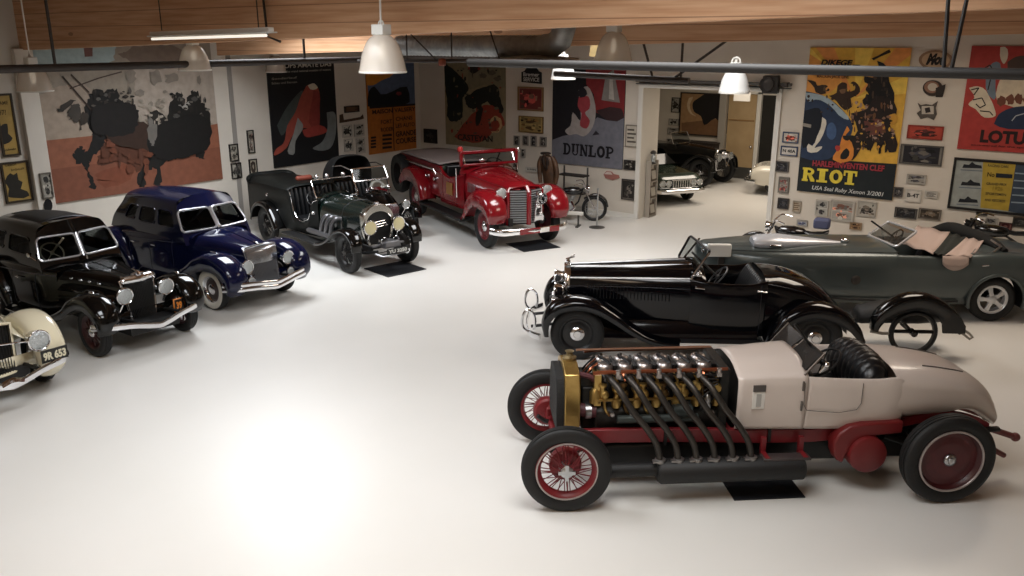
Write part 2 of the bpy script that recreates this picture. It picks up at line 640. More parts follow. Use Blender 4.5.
# wall posts, baseboards, doorway trim
b = MB(); b.box((XL + .07, 8.2, 2.2), (.14, .36, 4.4)); struct(b.build('trim_1', M_wall, bevel=.01))
b = MB(); b.box((XL + .012, 12.98, 2.2), (.02, .12, 4.4)); struct(b.build('trim_2', mat('post grey', '8f8a84', .5)))
b = MB(); b.box((XL + .015, (Y0 + YB) / 2, .06), (.03, YB - Y0, .12)); struct(b.build('baseboard_left', M_white, flat=True))
b = MB(); b.box(((XL + DL) / 2, YB - .015, .06), (DL - XL, .03, .12)); b.box(((X1 + DR) / 2, YB - .015, .06), (X1 - DR, .03, .12))
struct(b.build('baseboard_back', M_white, flat=True))
b = MB()
b.box((DL - .06, YB - .03, DT / 2), (.12, .06, DT)); b.box((DR + .06, YB - .03, DT / 2), (.12, .06, DT)); b.box(((DL + DR) / 2, YB - .03, DT + .06), (DR - DL + .24, .06, .12))
struct(b.build('trim_4', M_white, bevel=.008))
b = MB(); b.box(((DL + DR) / 2 + .1, YB - .12, DT + .18), (DR - DL + .5, .14, .07)); b.box(((DL + DR) / 2 + .1, YB - .12, DT + .1), (DR - DL + .5, .1, .03))
struct(b.build('trim_5', M_grey, bevel=.01))
# far-room door: tan slab with a steel kick plate, white casing, flat dark panel as the unlit opening
M_tan = mat('tan door', 'b39a74', .5, noise=(3, 'a68c66', .6))
b = MB(); b.box((-11.08, Y2 - .04, 1.42), (.98, .06, 2.8)); o = struct(b.build('door_1', M_tan, bevel=.01))
b = MB(); b.box((-11.08, Y2 - .08, .2), (.96, .02, .38)); b.build('kick_plate', M_grey, o)
b = MB(); b.box((-11.08, Y2 - .078, 1.95), (.9, .02, .04)); b.build('rail', mat('door line', '8d6c42', .6), o)
b = MB(); b.ball((-10.68, Y2 - .1, 1.1), .05); b.build('door_knob', M_chrome, o)
b = MB()
b.box((-10.5, Y2 - .06, 1.45), (.14, .12, 2.9)); b.box((-11.08, Y2 - .06, 2.88), (1.3, .12, .12))
struct(b.build('trim_6', M_white, bevel=.01))
b = MB(); b.box((-9.55, Y2 - .03, 1.4), (1.7, .06, 2.8)); struct(b.build('door_2', mat('painted dark opening', '16140f', .8), flat=True))  # dark colour stands in for the shade inside the opening
b = MB(); b.box((-11.72, Y2 - .1, 1.4), (.24, .2, 2.8)); struct(b.build('trim_7', mat('far post grey', 'a09a90', .6), flat=True))

# ---------------------------------------------------------------- suspended steelwork under the roof
M_pipe = mat('pipe paint', '1b1918', .6, 0)
M_truss = mat('truss brown', '2f2722', .65)
def truss(nm, label, a, c, r, m, webs, hang=()):
    bb = MB(); bb.tube([a, c], r, 12)
    o = tag(bb.build(nm, m), label, 'truss' if 'truss' in nm else 'pipe', None, 'structure')
    for w in webs:
        bb = MB(); bb.tube(w, .012 if r < .04 else .022, 8)
        bb.build('web_rod', m, o)
    return o
truss('trim_8', 'long grey pipe strung across the hall in front of the posters', (-4.75, 5.78, 4.4), (5.9, 5.78, 4.4), .033, M_pipe,
      [[(-1.06, 5.78, 4.4), (-1.15, 5.78, 5.75)], [(-1.02, 5.78, 4.4), (-.92, 5.78, 5.75)]])
truss('trim_9', 'dark pipe running along the left wall under the beams', (-12.45, .5, 4.2), (-12.45, 18.9, 4.2), .055, M_truss,
      [[(-12.45, 6.05, 4.2), (-12.45, 6.05, 5.45)], [(-12.45, 10.5, 4.2), (-12.45, 10.5, 5.45)], [(-12.45, 15.5, 4.2), (-12.45, 15.5, 5.45)]])
truss('trim_10', 'brown open web roof truss ending above the doorway', (-8.7, 13.0, 3.99), (-6.1, 13.0, 3.94), .05, M_truss, [[(-7.3, 13.05, 5.4), (-6.75, 13, 3.95)], [(-6.25, 13, 3.94), (-6.27, 13.05, 5.4)], [(-6.42, 13, 3.94), (-4.3, 13.05, 5.4)]])
truss('trim_12', 'dark open web roof truss before the duct', (-11.6, 11.0, 4.2), (-7.6, 11.0, 4.27), .03, M_truss, [[(-11.3, 11, 5.4), (-9.7, 11, 4.22)], [(-9.4, 11, 5.4), (-9.4, 11, 4.22)], [(-10.4, 11, 5.4), (-10.4, 11, 4.21)], [(-8.9, 11, 5.4), (-8.4, 11, 4.25)]])
bb = MB(); bb.box((-9.55, 10.93, 4.22), (.1, .1, .12)); tag(bb.build('pipe_coupling', mat('red oxide', '7a3b25', .5), bevel=.02), 'small rust red pipe coupling hanging under the roof by the duct', 'coupling')
# electrical conduits hung in front of the near beam
bb = MB(); bb.tube([(-10.45, 8.12, 5.45), (-10.4, 8.12, 4.62), (-10.1, 8.1, 4.55)], .018, 8)
tag(bb.build('trim_11', M_truss), 'thin dark conduit dropping over the near beam', 'conduit', None, 'structure')

# ventilation duct with elbow and flared outlet
M_duct = mat('galvanised duct', 'a3a5a5', .4, .5, noise=(6, '858888', .8), stretch=(1, 1, 1))
d = thing('ventilation_duct', 'round galvanised ventilation duct with elbow and flared outlet under the roof', 'duct', (0, 0, 0))
bb = MB()
pr = []
for i in range(41):
    x = -11.2 + i * .0815
    pr += [(.17, x), (.17, x + .06), (.176, x + .065), (.176, x + .075)]
bb.lathe(pr, (0, 11.65, 4.47), 'x', 20); bb.build('straight_run', M_duct, d)
bb = MB(); bb.tube([(-8.0, 11.65, 4.47), (-7.85, 11.65, 4.49), (-7.7, 11.65, 4.58), (-7.64, 11.65, 4.75), (-7.62, 11.65, 5.55)], .19, 20); bb.build('elbow', M_duct, d)
bb = MB(); bb.lathe([(.2, 4.34), (.24, 4.33), (.72, 4.29), (.74, 4.26), (.7, 4.25), (.2, 4.25)], (-8.2, 11.65, 0), 'z', 28); bb.build('flared_outlet', M_duct, d)

# ---------------------------------------------------------------- pendant lamps
M_acryl = bpy.data.materials.new('ribbed acrylic')
M_acryl.use_nodes = True
_b = M_acryl.node_tree.nodes['Principled BSDF']
_b.inputs['Base Color'].default_value = lin('d9cfc2')
_b.inputs['Roughness'].default_value = .25
_b.inputs['Alpha'].default_value = .6
M_enam = mat('white enamel', 'dfdfdc', .3)
def pendant(px, py, w, dia, label, m, top_z, lit=False, al=1.):
    """a bell lamp whose rim's centre is seen at px,py with an apparent width w"""
    dv = sight(px, py); t = dia * FPX / w
    x, y, z = dv.x * t, dv.y * t, CAM_H + dv.z * t
    o = thing('pendant_lamp', label, 'lamp', (x, y, z), 0, 'bell pendant lamps')
    r = dia / 2
    bb = MB()
    prof = smooth([(r * 1.02, 0, 0), (r * .97, 0, .1 * dia), (r * .82, 0, .42 * dia), (r * .55, 0, .68 * dia), (r * .3, 0, .78 * dia)], 5)
    bb.lathe([(p.x, p.z) for p in prof], (0, 0, 0), 'z', 40)
    bb.v = [V((p.x * (1 + .012 * (i % 2)), p.y * (1 + .012 * (i % 2)), p.z)) for i, p in enumerate(bb.v)]
    bb.f = [f for f in bb.f if len(f) == 4]
    bb.build('shade', m, o, solid=.006)
    bb = MB(); bb.lathe([(r * 1.03, -.012), (r * 1.05, 0), (r * 1.03, .012), (r * .99, .012), (r * .99, -.012)], (0, 0, 0), 'z', 40, closed=True); bb.build('rim', M_white if m is not M_alu else M_alu, o)
    bb = MB(); bb.box((0, 0, .88 * dia), (.34 * dia, .28 * dia, .22 * dia)); bb.lathe([(r * .32, .74 * dia), (r * .32, .8 * dia)], (0, 0, 0), 'z', 16); bb.build('ballast_box', M_white, o, bevel=.012)
    bb = MB(); bb.ball((0, 0, .42 * dia), .09 * dia, .09 * dia, .2 * dia); bb.build('bulb', mat('bulb lit', 'fff3dc', .3, emit=('fff0d8', 3 if lit else .7)), o)
    bb = MB(); bb.tube([(0, 0, .98 * dia), (0, 0, top_z - z)], .012, 8); bb.tube([(.04 * math.cos(a), 0, 1.0 * dia + .04 * math.sin(a)) for a in [i * PI / 6 for i in range(12)]], .008, 6, closed=True); bb.build('hanging_rod', M_white, o)
    return o
pendant(383, 72, 46, .56, 'large ribbed acrylic bell lamp hanging in front of the timber beam, above the fire truck', M_acryl, 5.5)
pendant(613, 62, 37, .56, 'ribbed acrylic bell lamp hanging left of the doorway, below the timber beam', M_acryl, 5.4)
pendant(195, 70, 31, .5, 'ribbed acrylic bell lamp hanging over the large painting, beside the fluorescent tube', M_acryl, 5.4)
pendant(35, 91, 33, .56, 'faint acrylic bell lamp hanging above the yellow posters at the left wall', M_acryl, 5.3)
pendant(563, 79, 24, .5, 'small bright bell lamp hanging in front of the grey and red hooded figure poster', M_enam, 5.4, True)
pendant(734, 92, 29, .26, 'small white metal lamp hooked on the long pipe in front of the doorway', M_enam, 4.42, True)
pendant(276, 72, 20, .5, 'far acrylic bell lamp in front of the black poster with the red robed figure', M_acryl, 5.3)

# fluorescent batten hung in front of the beam
fx = thing('fluorescent_lamp', 'long white fluorescent batten hung along the timber beam at top left', 'lamp', (-11.5, 7.9, 4.66), 0)
bb = MB(); bb.box((0, 0, .03), (2.95, .1, .06), (0, -1.0, 0)); bb.build('channel', mat('batten white', 'f0efea', .35), fx, bevel=.01)
bb = MB(); bb.box((0, 0, -.01), (2.95, .2, .02), (0, -1.0, 0)); bb.build('reflector', M_white, fx)
bb = MB(); bb.tube([(-1.42, -.05, -.075), (1.42, -.05, -.025)], .02, 10); bb.build('tube', mat('tube lit', 'eeeee6', .3, emit=('fff8ea', .7)), fx)
for sx in (-1.2, 1.2):
    bb = MB(); bb.tube([(sx, 0, .05), (sx, .0, .66)], .008, 6); bb.build('suspension_rod', M_truss, fx)

# speaker / fan heater on the back wall by the doorway
sx, sz = on_back(775, 84)
sp = thing('wall_speaker', 'small black loudspeaker bracketed high on the wall right of the doorway', 'speaker', (sx, YB - .25, sz))
bb = MB(); bb.box((0, 0, 0), (.36, .26, .4), (0, 0, 12)); bb.build('cabinet', mat('speaker black', '1c1a18', .6), sp, bevel=.03)
bb = MB(); bb.lathe([(0, .02), (.06, .03), (.15, 0), (.17, .02), (.17, -.02)], (-.05, -.135, 0), 'y', 24, Matrix.Rotation(PI, 3, 'Z')); bb.build('cone', M_dark, sp)
bb = MB(); bb.box((.3, .1, 0), (.12, .2, .1)); bb.tube([(.3, .1, 0), (.3, .24, 0)], .03); bb.build('bracket', M_dark, sp)
bb = MB(); bb.box((-9.95, 24.9, 2.92), (.5, .05, .26)); bb.tube([(-10.1, 24.9, 3.04), (-10.1, 24.9, 4.6)], .01); bb.tube([(-9.8, 24.9, 3.04), (-9.8, 24.9, 4.6)], .01)
tag(bb.build('hanging_sign', M_white, bevel=.006), 'small blank white sign hanging in the far room before the tan door', 'sign')
# board under the roof
bb = MB(); bb.box((-8.4, 14.2, 4.4), (.6, .04, .34), (0, 8, 0)); tag(bb.build('hanging_board', mat('cream board', 'd8c48e', .7)), 'pale yellow board hung under the roof beside the duct outlet', 'board')
# ---------------------------------------------------------------- posters and prints on the walls
class Panel:
    """a flat picture on a wall: one mesh, every printed shape a thin layer on its face"""
    def __init__(s, wall, a0, a1, z0, z1, base, th=.035, frame=None, fw=.05, matte=None):
        s.w, s.a0, s.a1, s.z0, s.z1, s.th = wall, a0, a1, z0, z1, th
        s.mb, s.mats, s.idx, s.layer = MB(), [], {}, 0
        s.src, s.jag = (0, 0, 1), 0
        s.Y = Y2 if wall == 'R' else YB
        s.col(base)
        n, f = s.pt(a0, z0, 0), s.pt(a1, z1, 0)
        bk = .004
        if wall == 'L':
            s.mb.box((XL + (th + bk) / 2, (a0+a1)/2, (z0+z1)/2), (th - bk, a1-a0, z1-z0))
        else:
            s.mb.box(((a0+a1)/2, s.Y - (th + bk) / 2, (z0+z1)/2), (a1-a0, th - bk, z1-z0))
        if frame:
            s.col(frame)
            for (x0, x1, y0, y1) in ((a0, a0+fw, z0, z1), (a1-fw, a1, z0, z1), (a0+fw, a1-fw, z0, z0+fw), (a0+fw, a1-fw, z1-fw, z1)):
                if wall == 'L':
                    s.mb.box((XL + th/2 + .012, (x0+x1)/2, (y0+y1)/2), (th + .016, x1-x0, y1-y0))
                else:
                    s.mb.box(((x0+x1)/2, s.Y - th/2 - .012, (y0+y1)/2), (x1-x0, th + .016, y1-y0))
    def col(s, h):
        if h not in s.idx:
            s.idx[h] = len(s.mats)
            s.mats.append(mat('print ' + h, h, .55, spec=.3, noise=(7, dim(h, .86), .6)))
        s.mb.m = s.idx[h]
    def pt(s, a, z, layer=None):
        o = s.th + (s.layer if layer is None else layer) * .0009 + .0005
        return V((XL + o, a, z)) if s.w == 'L' else V((a, s.Y - o, z))
    def az(s, x, y):
        px, py = s.src[0] + x / s.src[2], s.src[1] + y / s.src[2]
        a, z = on_left(px, py, s.th) if s.w == 'L' else on_back(px, py, s.Y - s.th)
        return min(max(a, s.a0), s.a1), min(max(z, s.z0), s.z1)
    def poly(s, h, pts, soft=0):
        s.layer += 1
        s.col(h)
        P = [s.az(*p) for p in pts]
        if soft:
            q = [V((p[0], p[1], 0)) for p in P]
            q = smooth(q + [q[0]], soft)[:-1]
            if s.jag:
                k = s.jag
                q2 = []
                for i in range(len(q)):
                    a, b_ = q[i], q[(i+1) % len(q)]
                    q2 += [a + V((random.uniform(-k, k), random.uniform(-k, k), 0)), (a + b_) / 2 + V((random.uniform(-k, k), random.uniform(-k, k), 0))]
                q = q2
            P = [(min(max(p.x, s.a0), s.a1), min(max(p.y, s.z0), s.z1)) for p in q]
        s.mb.poly([s.pt(*p) for p in P])
        return s
    def spatter(s, hs, box, n, r0, r1, inside=None):
        rnd = random.Random(int(box[0]*7 + box[1]*3 + n))
        for _ in range(n):
            x, y, r_ = rnd.uniform(box[0], box[2]), rnd.uniform(box[1], box[3]), rnd.uniform(r0, r1)
            s.layer -= .96
            e = rnd.uniform(.4, 1.6)
            s.poly(rnd.choice(hs), [(x + r_*e*math.cos(2*PI*k/8)*rnd.uniform(.6, 1.2), y + r_/e*math.sin(2*PI*k/8)*rnd.uniform(.6, 1.2)) for k in range(8)])
    def blob(s, h, cx, cy, rx, ry, n=14, j=.25):
        s.poly(h, [(cx + rx*math.cos(2*PI*k/n)*(1 + random.uniform(-j, j)), cy + ry*math.sin(2*PI*k/n)*(1 + random.uniform(-j, j))) for k in range(n)])
    def stroke(s, h, pts, w):
        for i in range(len(pts) - 1):
            (x0, y0), (x1, y1) = pts[i], pts[i+1]
            d = math.hypot(x1-x0, y1-y0) + 1e-6
            nx, ny = -(y1-y0)/d*w/2, (x1-x0)/d*w/2
            s.layer -= .9
            s.poly(h, [(x0+nx, y0+ny), (x1+nx, y1+ny), (x1-nx, y1-ny), (x0-nx, y0-ny)])
    def uv(s, u, v):
        return s.a0 + (s.a1-s.a0)*u, s.z0 + (s.z1-s.z0)*v
    def rect(s, h, u0, v0, u1, v1):
        s.layer += 1
        s.col(h)
        s.mb.poly([s.pt(*s.uv(*p)) for p in ((u0, v0), (u1, v0), (u1, v1), (u0, v1))])
    def text(s, h, t, p0, p1, hpx, slab=False, bold=.02, shear=0.):
        s.layer += 1
        s.col(h)
        A, B = s.az(*p0), s.az(*p1)
        up = s.az(p0[0], p0[1] - hpx)[1] - A[1]
        W = B[0] - A[0]
        pl = lambda x, y, k=0: s.pt(A[0] + x * W, A[1] + (B[1]-A[1]) * x * .5 + y * up, s.layer + k * .25)
        if slab:
            slab_into(s.mb, t, 0, 0, 1, 1, pl)
        else:
            text_into(s.mb, t, 0, 0, 1, 1, bold, pl, shear)
    def done(s, name, label, cat, group=None):
        o = s.mb.build(name, s.mats, flat=True, fixn=False)
        # origin at the middle of the lower edge
        c = s.pt((s.a0 + s.a1) / 2, s.z0, 0)
        o.data.transform(Matrix.Translation(-c))
        o.location = c
        group = group or {'picture_frame': 'small pictures on the walls', 'art_poster': 'posters on the walls'}.get(name)
        return tag(o, label, cat, group)

def dim(h, k):
    h = h.lstrip('#')
    return ''.join('%02x' % max(0, min(255, int(int(h[i:i+2], 16) * k))) for i in (0, 2, 4))

# --- large painting of horses, left wall
p = Panel('L', 8.42, 12.5, 1.27, 4.75, '958b7d')
p.src = (30, 60, 3.84)
p.jag = .035
p.poly('a39484', [(20, 130), (200, 90), (300, 200), (230, 300), (60, 320)], 4)
p.poly('a99d90', [(400, 30), (760, 20), (760, 240), (560, 200), (420, 240)], 4)
p.poly('9fb0b0', [(0, -60), (330, -60), (320, 0), (120, 30), (0, 20)], 3)
p.poly('6d4a44', [(205, -50), (240, -50), (240, -14), (210, -12)])
p.poly('77685c', [(340, -20), (400, -50), (520, -55), (600, -30), (560, 20), (420, 25)], 3)
p.poly('8f5b45', [(50, 310), (230, 292), (420, 250), (600, 268), (770, 240), (790, 480), (90, 575)])
p.poly('80503d', [(80, 420), (400, 380), (760, 330), (790, 480), (90, 575)])
p.poly('5b392b', [(270, 330), (420, 252), (470, 300), (430, 430), (340, 390), (260, 400)], 4)
p.poly('7a4633', [(250, 440), (390, 410), (400, 430), (260, 470)], 4)
p.poly('1d1c1b', [(240, 112), (285, 120), (330, 112), (352, 160), (400, 168), (412, 240), (385, 280), (330, 300), (290, 310), (262, 350), (228, 395), (220, 415), (240, 455), (252, 490), (236, 494), (222, 445), (205, 405), (170, 388), (172, 350), (190, 330), (214, 352), (236, 292), (226, 250), (212, 180)], 3)
p.poly('201f1d', [(530, 190), (552, 135), (580, 124), (598, 170), (618, 120), (642, 122), (660, 165), (684, 190), (686, 260), (664, 330), (668, 380), (640, 372), (634, 335), (560, 380), (506, 400), (500, 484), (476, 484), (482, 415), (444, 430), (436, 488), (418, 486), (430, 405), (470, 350), (484, 290), (524, 262)], 3)
p.poly('6f6a63', [(455, 220), (480, 240), (470, 330), (455, 300)], 3)
p.poly('2a2724', [(452, 215), (470, 195), (520, 215), (500, 260), (470, 260)], 3)
for q in ((262, 150), (290, 135), (330, 155), (275, 185), (310, 190), (350, 200)):
    p.blob('5d5a55', q[0], q[1], 9, 6)
for q in ((560, 215), (600, 225), (640, 230), (575, 150), (630, 150)):
    p.blob('4d4b47', q[0], q[1], 12, 9)
p.poly('a8a49c', [(566, 168), (588, 176), (608, 162), (612, 178), (584, 186)], 2)
p.stroke('3b2f29', [(122, 62), (232, 190)], 6)
p.stroke('3b2f29', [(155, 55), (226, 125)], 5)
p.stroke('4a3d35', [(150, 110), (260, 70), (350, 45)], 5)
p.poly('3a342e', [(95, 188), (120, 176), (178, 150), (150, 180), (110, 198)], 2)
p.poly('45403a', [(142, 200), (178, 165), (190, 190), (180, 240), (152, 225)], 3)
p.poly('3a342e', [(188, 265), (204, 205), (222, 195), (206, 250)], 2)
for q, a, c in (((385, 62), 22, 24), ((480, 65), 22, 26), ((540, 70), 26, 18), ((418, 126), 20, 12), ((645, 75), 8, 20), ((516, 122), 9, 5)):
    p.blob('857c71', q[0], q[1], a, c, 10, .4)
p.spatter(['1d1c1b', '26231f', '3a342e', '55504a'], (240, 115, 400, 280), 70, 3, 11)
p.spatter(['1d1c1b', '242220', '3c3732', '6b665e'], (535, 130, 680, 330), 60, 3, 11)
p.spatter(['6b3f2e', '613b2c', '5a382b'], (280, 290, 460, 420), 30, 8, 22)
p.spatter(['9a9184', 'a59b8e', '8b8275'], (420, 150, 520, 250), 30, 4, 12)
p.poly('3a2a22', [(290, 250), (400, 235), (480, 270), (470, 340), (380, 330), (300, 310)], 3)
p.poly('1b1a19', [(480, 250), (540, 225), (690, 235), (680, 330), (600, 370), (480, 370), (440, 320)], 3)
p.poly('1d1b1a', [(235, 180), (330, 165), (410, 190), (400, 270), (300, 290), (240, 280)], 3)
p.poly('6e6a64', [(450, 215), (470, 230), (478, 300), (466, 330), (452, 290)], 3)
p.done('painting', 'huge unframed painting of dark charging horses over rust red ground on the left wall', 'painting')

# --- black poster with red robed figure
p = Panel('L', 14.08, 16.32, 1.34, 4.0, '17181a')
p.src = (225, 60, 4.43)
p.poly('434a48', [(230, 290), (280, 200), (345, 135), (330, 190), (290, 270), (250, 335)], 4)
p.poly('9c4a3c', [(360, 115), (390, 105), (412, 125), (418, 200), (412, 300), (330, 306), (300, 335), (270, 392), (215, 420), (225, 396), (258, 370), (276, 290), (312, 230), (336, 160)], 4)
p.poly('8b3a33', [(392, 135), (412, 140), (418, 220), (410, 300), (385, 300)], 4)
p.poly('90918c', [(322, 255), (346, 290), (312, 360), (302, 420), (282, 416), (302, 330)], 4)
p.poly('757a79', [(450, 232), (482, 230), (492, 300), (466, 390), (425, 402), (388, 392), (430, 362), (452, 310)], 4)
p.poly('9c4038', [(342, 310), (440, 296), (452, 310), (400, 336), (352, 336)], 4)
p.poly('cfc7b0', [(366, 112), (395, 104), (410, 122), (378, 130)], 3)
p.text('c9c4b6', 'OPS AMATE DAS', (262, 36), (470, 24), 20)
p.text('a9a498', 'the grand national meeting of motors', (270, 56), (468, 44), 9)
p.text('8f8b80', 'Sonderlauf', (206, 88), (318, 80), 9)
p.text('8f8b80', 'Schau und Rennen', (206, 108), (318, 100), 9)
p.done('art_poster', 'tall black poster with a stooping red robed figure on the left wall', 'poster')

# --- orange and blue poster
p = Panel('L', 17.5, 19.5, 1.33, 4.0, 'b46c2b')
p.src = (225, 60, 4.43)
p.poly('56647d', [(600, -10), (860, -10), (870, 195), (640, 210)])
p.poly('c8822f', [(610, -10), (760, -10), (745, 62), (690, 92), (655, 112), (625, 110)], 3)
p.poly('14171a', [(632, 206), (636, 140), (660, 116), (690, 152), (740, 140), (806, 118), (818, 186), (730, 204)], 2)
p.blob('7a3034', 770, 148, 12, 9)
p.poly('1e1a18', [(640, 206), (850, 192), (852, 200), (640, 216)])
p.text('1e1713', 'MAISON VALSERY', (652, 240), (846, 226), 18, bold=.03)
p.text('1e1713', 'CHANS', (756, 270), (830, 264), 17)
p.text('1e1713', 'FORT', (690, 284), (740, 280), 17)
p.text('1e1713', 'LES AUTO', (756, 300), (840, 294), 17)
p.text('1e1713', 'RODER', (690, 318), (745, 314), 17)
p.text('1e1713', 'GRANDE', (756, 340), (846, 330), 22, bold=.03)
p.text('1e1713', 'COURSE', (756, 372), (846, 362), 22, bold=.03)
p.stroke('1e1713', [(742, 205), (748, 400)], 4)
for k in range(4):
    p.stroke('1e1713', [(645, 345 + k * 14), (668, 342 + k * 14)], 9)
    p.stroke('1e1713', [(696, 335 + k * 18), (738, 331 + k * 18)], 10)
p.done('art_poster', 'orange lettered poster with blue sky and a black machine, left wall near the corner', 'poster')

# --- horse and rider poster behind the fire truck
p = Panel('B', -17.15, -14.88, 1.5, 4.0, '8c8064', th=.03)
p.src = (400, 60, 4.8)
p.poly('7f765e', [(330, 20), (500, 20), (505, 130), (400, 120), (330, 140)], 4)
p.jag = .02
p.poly('1d2420', [(212, 10), (270, 60), (330, 140), (302, 180), (300, 270), (270, 296), (236, 290), (226, 200), (214, 100)], 3)
p.poly('20231e', [(310, 180), (400, 130), (470, 128), (480, 180), (496, 252), (470, 262), (420, 200), (350, 235), (320, 215)], 3)
p.poly('8f3c2d', [(262, 372), (300, 310), (370, 242), (420, 212), (490, 262), (502, 312), (440, 352), (400, 388), (300, 388)], 3)
p.poly('26221d', [(365, 220), (390, 215), (385, 300), (370, 320)], 3)
p.poly('c3a072', [(430, 310), (440, 278), (470, 270), (492, 308), (474, 346), (436, 345), (470, 332), (478, 305), (462, 286), (444, 292)], 3)
for q in ((345, 45), (400, 75), (440, 60), (470, 90)):
    p.blob('5c5748', q[0], q[1], 18, 12)
p.poly('2b2620', [(336, 30), (384, 32), (380, 50), (340, 62)], 2)
p.spatter(['2b2a24', '4a463a', '6c6450', '8f3c2d'], (230, 30, 490, 360), 60, 3, 9)
p.text('2a241e', 'CASTEYAN', (278, 382), (446, 388), 26, bold=.03)
p.done('art_poster', 'tan poster of a dark horse and red cloaked rider on the back wall corner', 'poster')

# --- DUNLOP
p = Panel('B', -13.26, -11.02, 1.27, 4.0, '1d1d22')
p.src = (500, 60, 4.113)
p.poly('7d2b2e', [(352, -20), (530, -20), (520, 240), (430, 232), (395, 215), (385, 140), (355, 100)])
p.poly('73757f', [(205, 328), (260, 312), (330, 300), (400, 236), (440, 248), (520, 234), (515, 470), (205, 425)])
p.poly('3b2a2c', [(395, 208), (500, 200), (515, 238), (440, 248)], 2)
p.poly('a39d9a', [(322, 125), (360, 108), (386, 158), (392, 240), (372, 292), (345, 314), (312, 304), (282, 308), (268, 292), (290, 270), (300, 215), (330, 250), (330, 190)], 3)
p.poly('9d4048', [(325, 152), (364, 150), (368, 200), (350, 216), (370, 250), (356, 282), (330, 270), (336, 220), (320, 190)], 3)
p.poly('25242a', [(318, 130), (345, 112), (360, 140), (330, 155)], 2)
p.poly('85817d', [(436, 60), (468, 40), (494, 176), (418, 165)])
p.poly('b3afa8', [(452, 60), (462, 50), (470, 165), (448, 160)])
p.poly('2c2a31', [(380, 310), (395, 290), (410, 306)], 1)
p.text('17161c', 'DUNLOP', (260, 388), (468, 408), 48, slab=True)
p.done('art_poster', 'grey and red poster of a white hooded figure, left of the doorway', 'poster')

# --- RIOT
p = Panel('B', -6.38, -4.28, 1.19, 4.4, 'dcae48', th=.04)
p.src = (795, 40, 7.2)
cx, cy = 430, 420
for k in range(9):
    a0, a1 = R(198 + k * 19), R(207 + k * 19)
    p.layer = 1
    p.poly('de9450' if k % 2 else 'ecca5c', [(cx, cy), (cx + 900*math.cos(a0), cy + 900*math.sin(a0)), (cx + 900*math.cos(a1), cy + 900*math.sin(a1))])
p.layer = 3
p.poly('dd9a4c', [(60, 100), (330, 300), (250, 380), (60, 380)], 3)
p.src = (760, 30, 2.879)
p.poly('1f2629', [(100, 352), (180, 372), (395, 386), (400, 520), (90, 480)])
p.poly('1c2023', [(112, 250), (250, 300), (300, 310), (240, 392), (100, 380)])
p.poly('2a3a54', [(124, 176), (180, 188), (236, 228), (268, 282), (244, 330), (196, 372), (118, 366)], 3)
p.poly('151a24', [(130, 232), (170, 225), (182, 262), (150, 330), (124, 340)], 3)
p.src = (795, 40, 7.2)
p.poly('9fb2bd', [(66, 378), (130, 384), (220, 408), (300, 468), (388, 574), (352, 566), (250, 470), (150, 428), (100, 444), (66, 400)], 3)
p.src = (795, 120, 6.775)
p.blob('465f86', 248, 75, 34, 58, 18, .03)
p.poly('d5d0c2', [(185, -20), (212, 0), (205, 60), (170, 140), (132, 190), (185, 178), (182, 192), (110, 222), (84, 210), (92, 160), (118, 176), (150, 110), (176, 50)], 2)
p.stroke('9a948a', [(45, 30), (110, 42)], 22)
p.src = (795, 40, 7.2)
p.poly('18181a', [(592, 150), (640, 168), (668, 210), (680, 300), (716, 380), (712, 470), (700, 600), (505, 600), (492, 524), (562, 482), (504, 474), (486, 432), (530, 390), (512, 345), (530, 318), (502, 304), (500, 262), (560, 270), (604, 215)], 2)
p.poly('1c1714', [(553, 132), (600, 112), (680, 66), (692, 88), (612, 122), (566, 146)], 1)
p.poly('37281f', [(245, 402), (300, 380), (308, 330), (340, 304), (376, 315), (376, 368), (430, 360), (432, 322), (400, 312), (420, 298), (455, 320), (470, 372), (440, 402), (402, 420), (412, 480), (360, 505), (300, 440)], 2)
p.poly('7a5d45', [(320, 360), (365, 352), (362, 380), (335, 386)], 2)
p.poly('31261d', [(80, 288), (150, 300), (162, 328), (196, 322), (240, 332), (222, 348), (224, 384), (150, 376), (140, 342)], 2)
p.blob('8f7c70', 690, 465, 22, 30)
p.blob('9b9a96', 620, 540, 30, 40)
p.src = (760, 30, 2.879)
p.poly('241d1b', [(262, 240), (310, 225), (330, 190), (386, 205), (392, 250), (372, 262), (390, 300), (392, 350), (372, 352), (360, 318), (345, 350), (334, 316), (318, 350), (303, 318), (288, 346), (268, 374), (226, 378), (252, 330), (282, 290)], 2)
p.poly('c9973c', [(372, 245), (390, 240), (396, 265), (380, 275)], 2)
p.poly('6a4038', [(300, 262), (350, 258), (362, 290), (310, 300)], 3)
p.src = (795, 120, 6.775)
p.poly('d5873a', [(355, 40), (372, 70), (345, 100), (385, 150), (398, 240), (380, 275), (258, 268), (262, 240), (300, 190), (318, 120)], 2)
p.poly('21201f', [(325, 105), (385, 110), (360, 140), (330, 128)], 2)
p.poly('1e1d1d', [(310, 235), (350, 190), (372, 215), (350, 262), (310, 262)], 2)
p.blob('b23f36', 292, 190, 16, 22)
p.src = (760, 30, 2.879)
p.spatter(['241d1b', '5b4034', '8a6a58', '1a1718', '6b4a30', 'a38b7c'], (265, 205, 385, 320), 75, 2, 7)
p.spatter(['241d1b', '1c1715', '3a2a22'], (290, 305, 390, 345), 26, 3, 8)
p.spatter(['d8ab45', 'c98f3c', '8a6a58'], (280, 250, 385, 345), 22, 2, 5)
p.spatter(['18181a', '2a2524', '4a3a30'], (305, 110, 375, 200), 25, 3, 8)
p.spatter(['3a2c22', '5c4a38', '2a201a'], (140, 150, 280, 240), 22, 2, 5)
p.src = (795, 120, 6.775)
p.text('a03a44', 'HARLEMINVENTEN CLEF', (120, 308), (606, 345), 36, bold=.035)
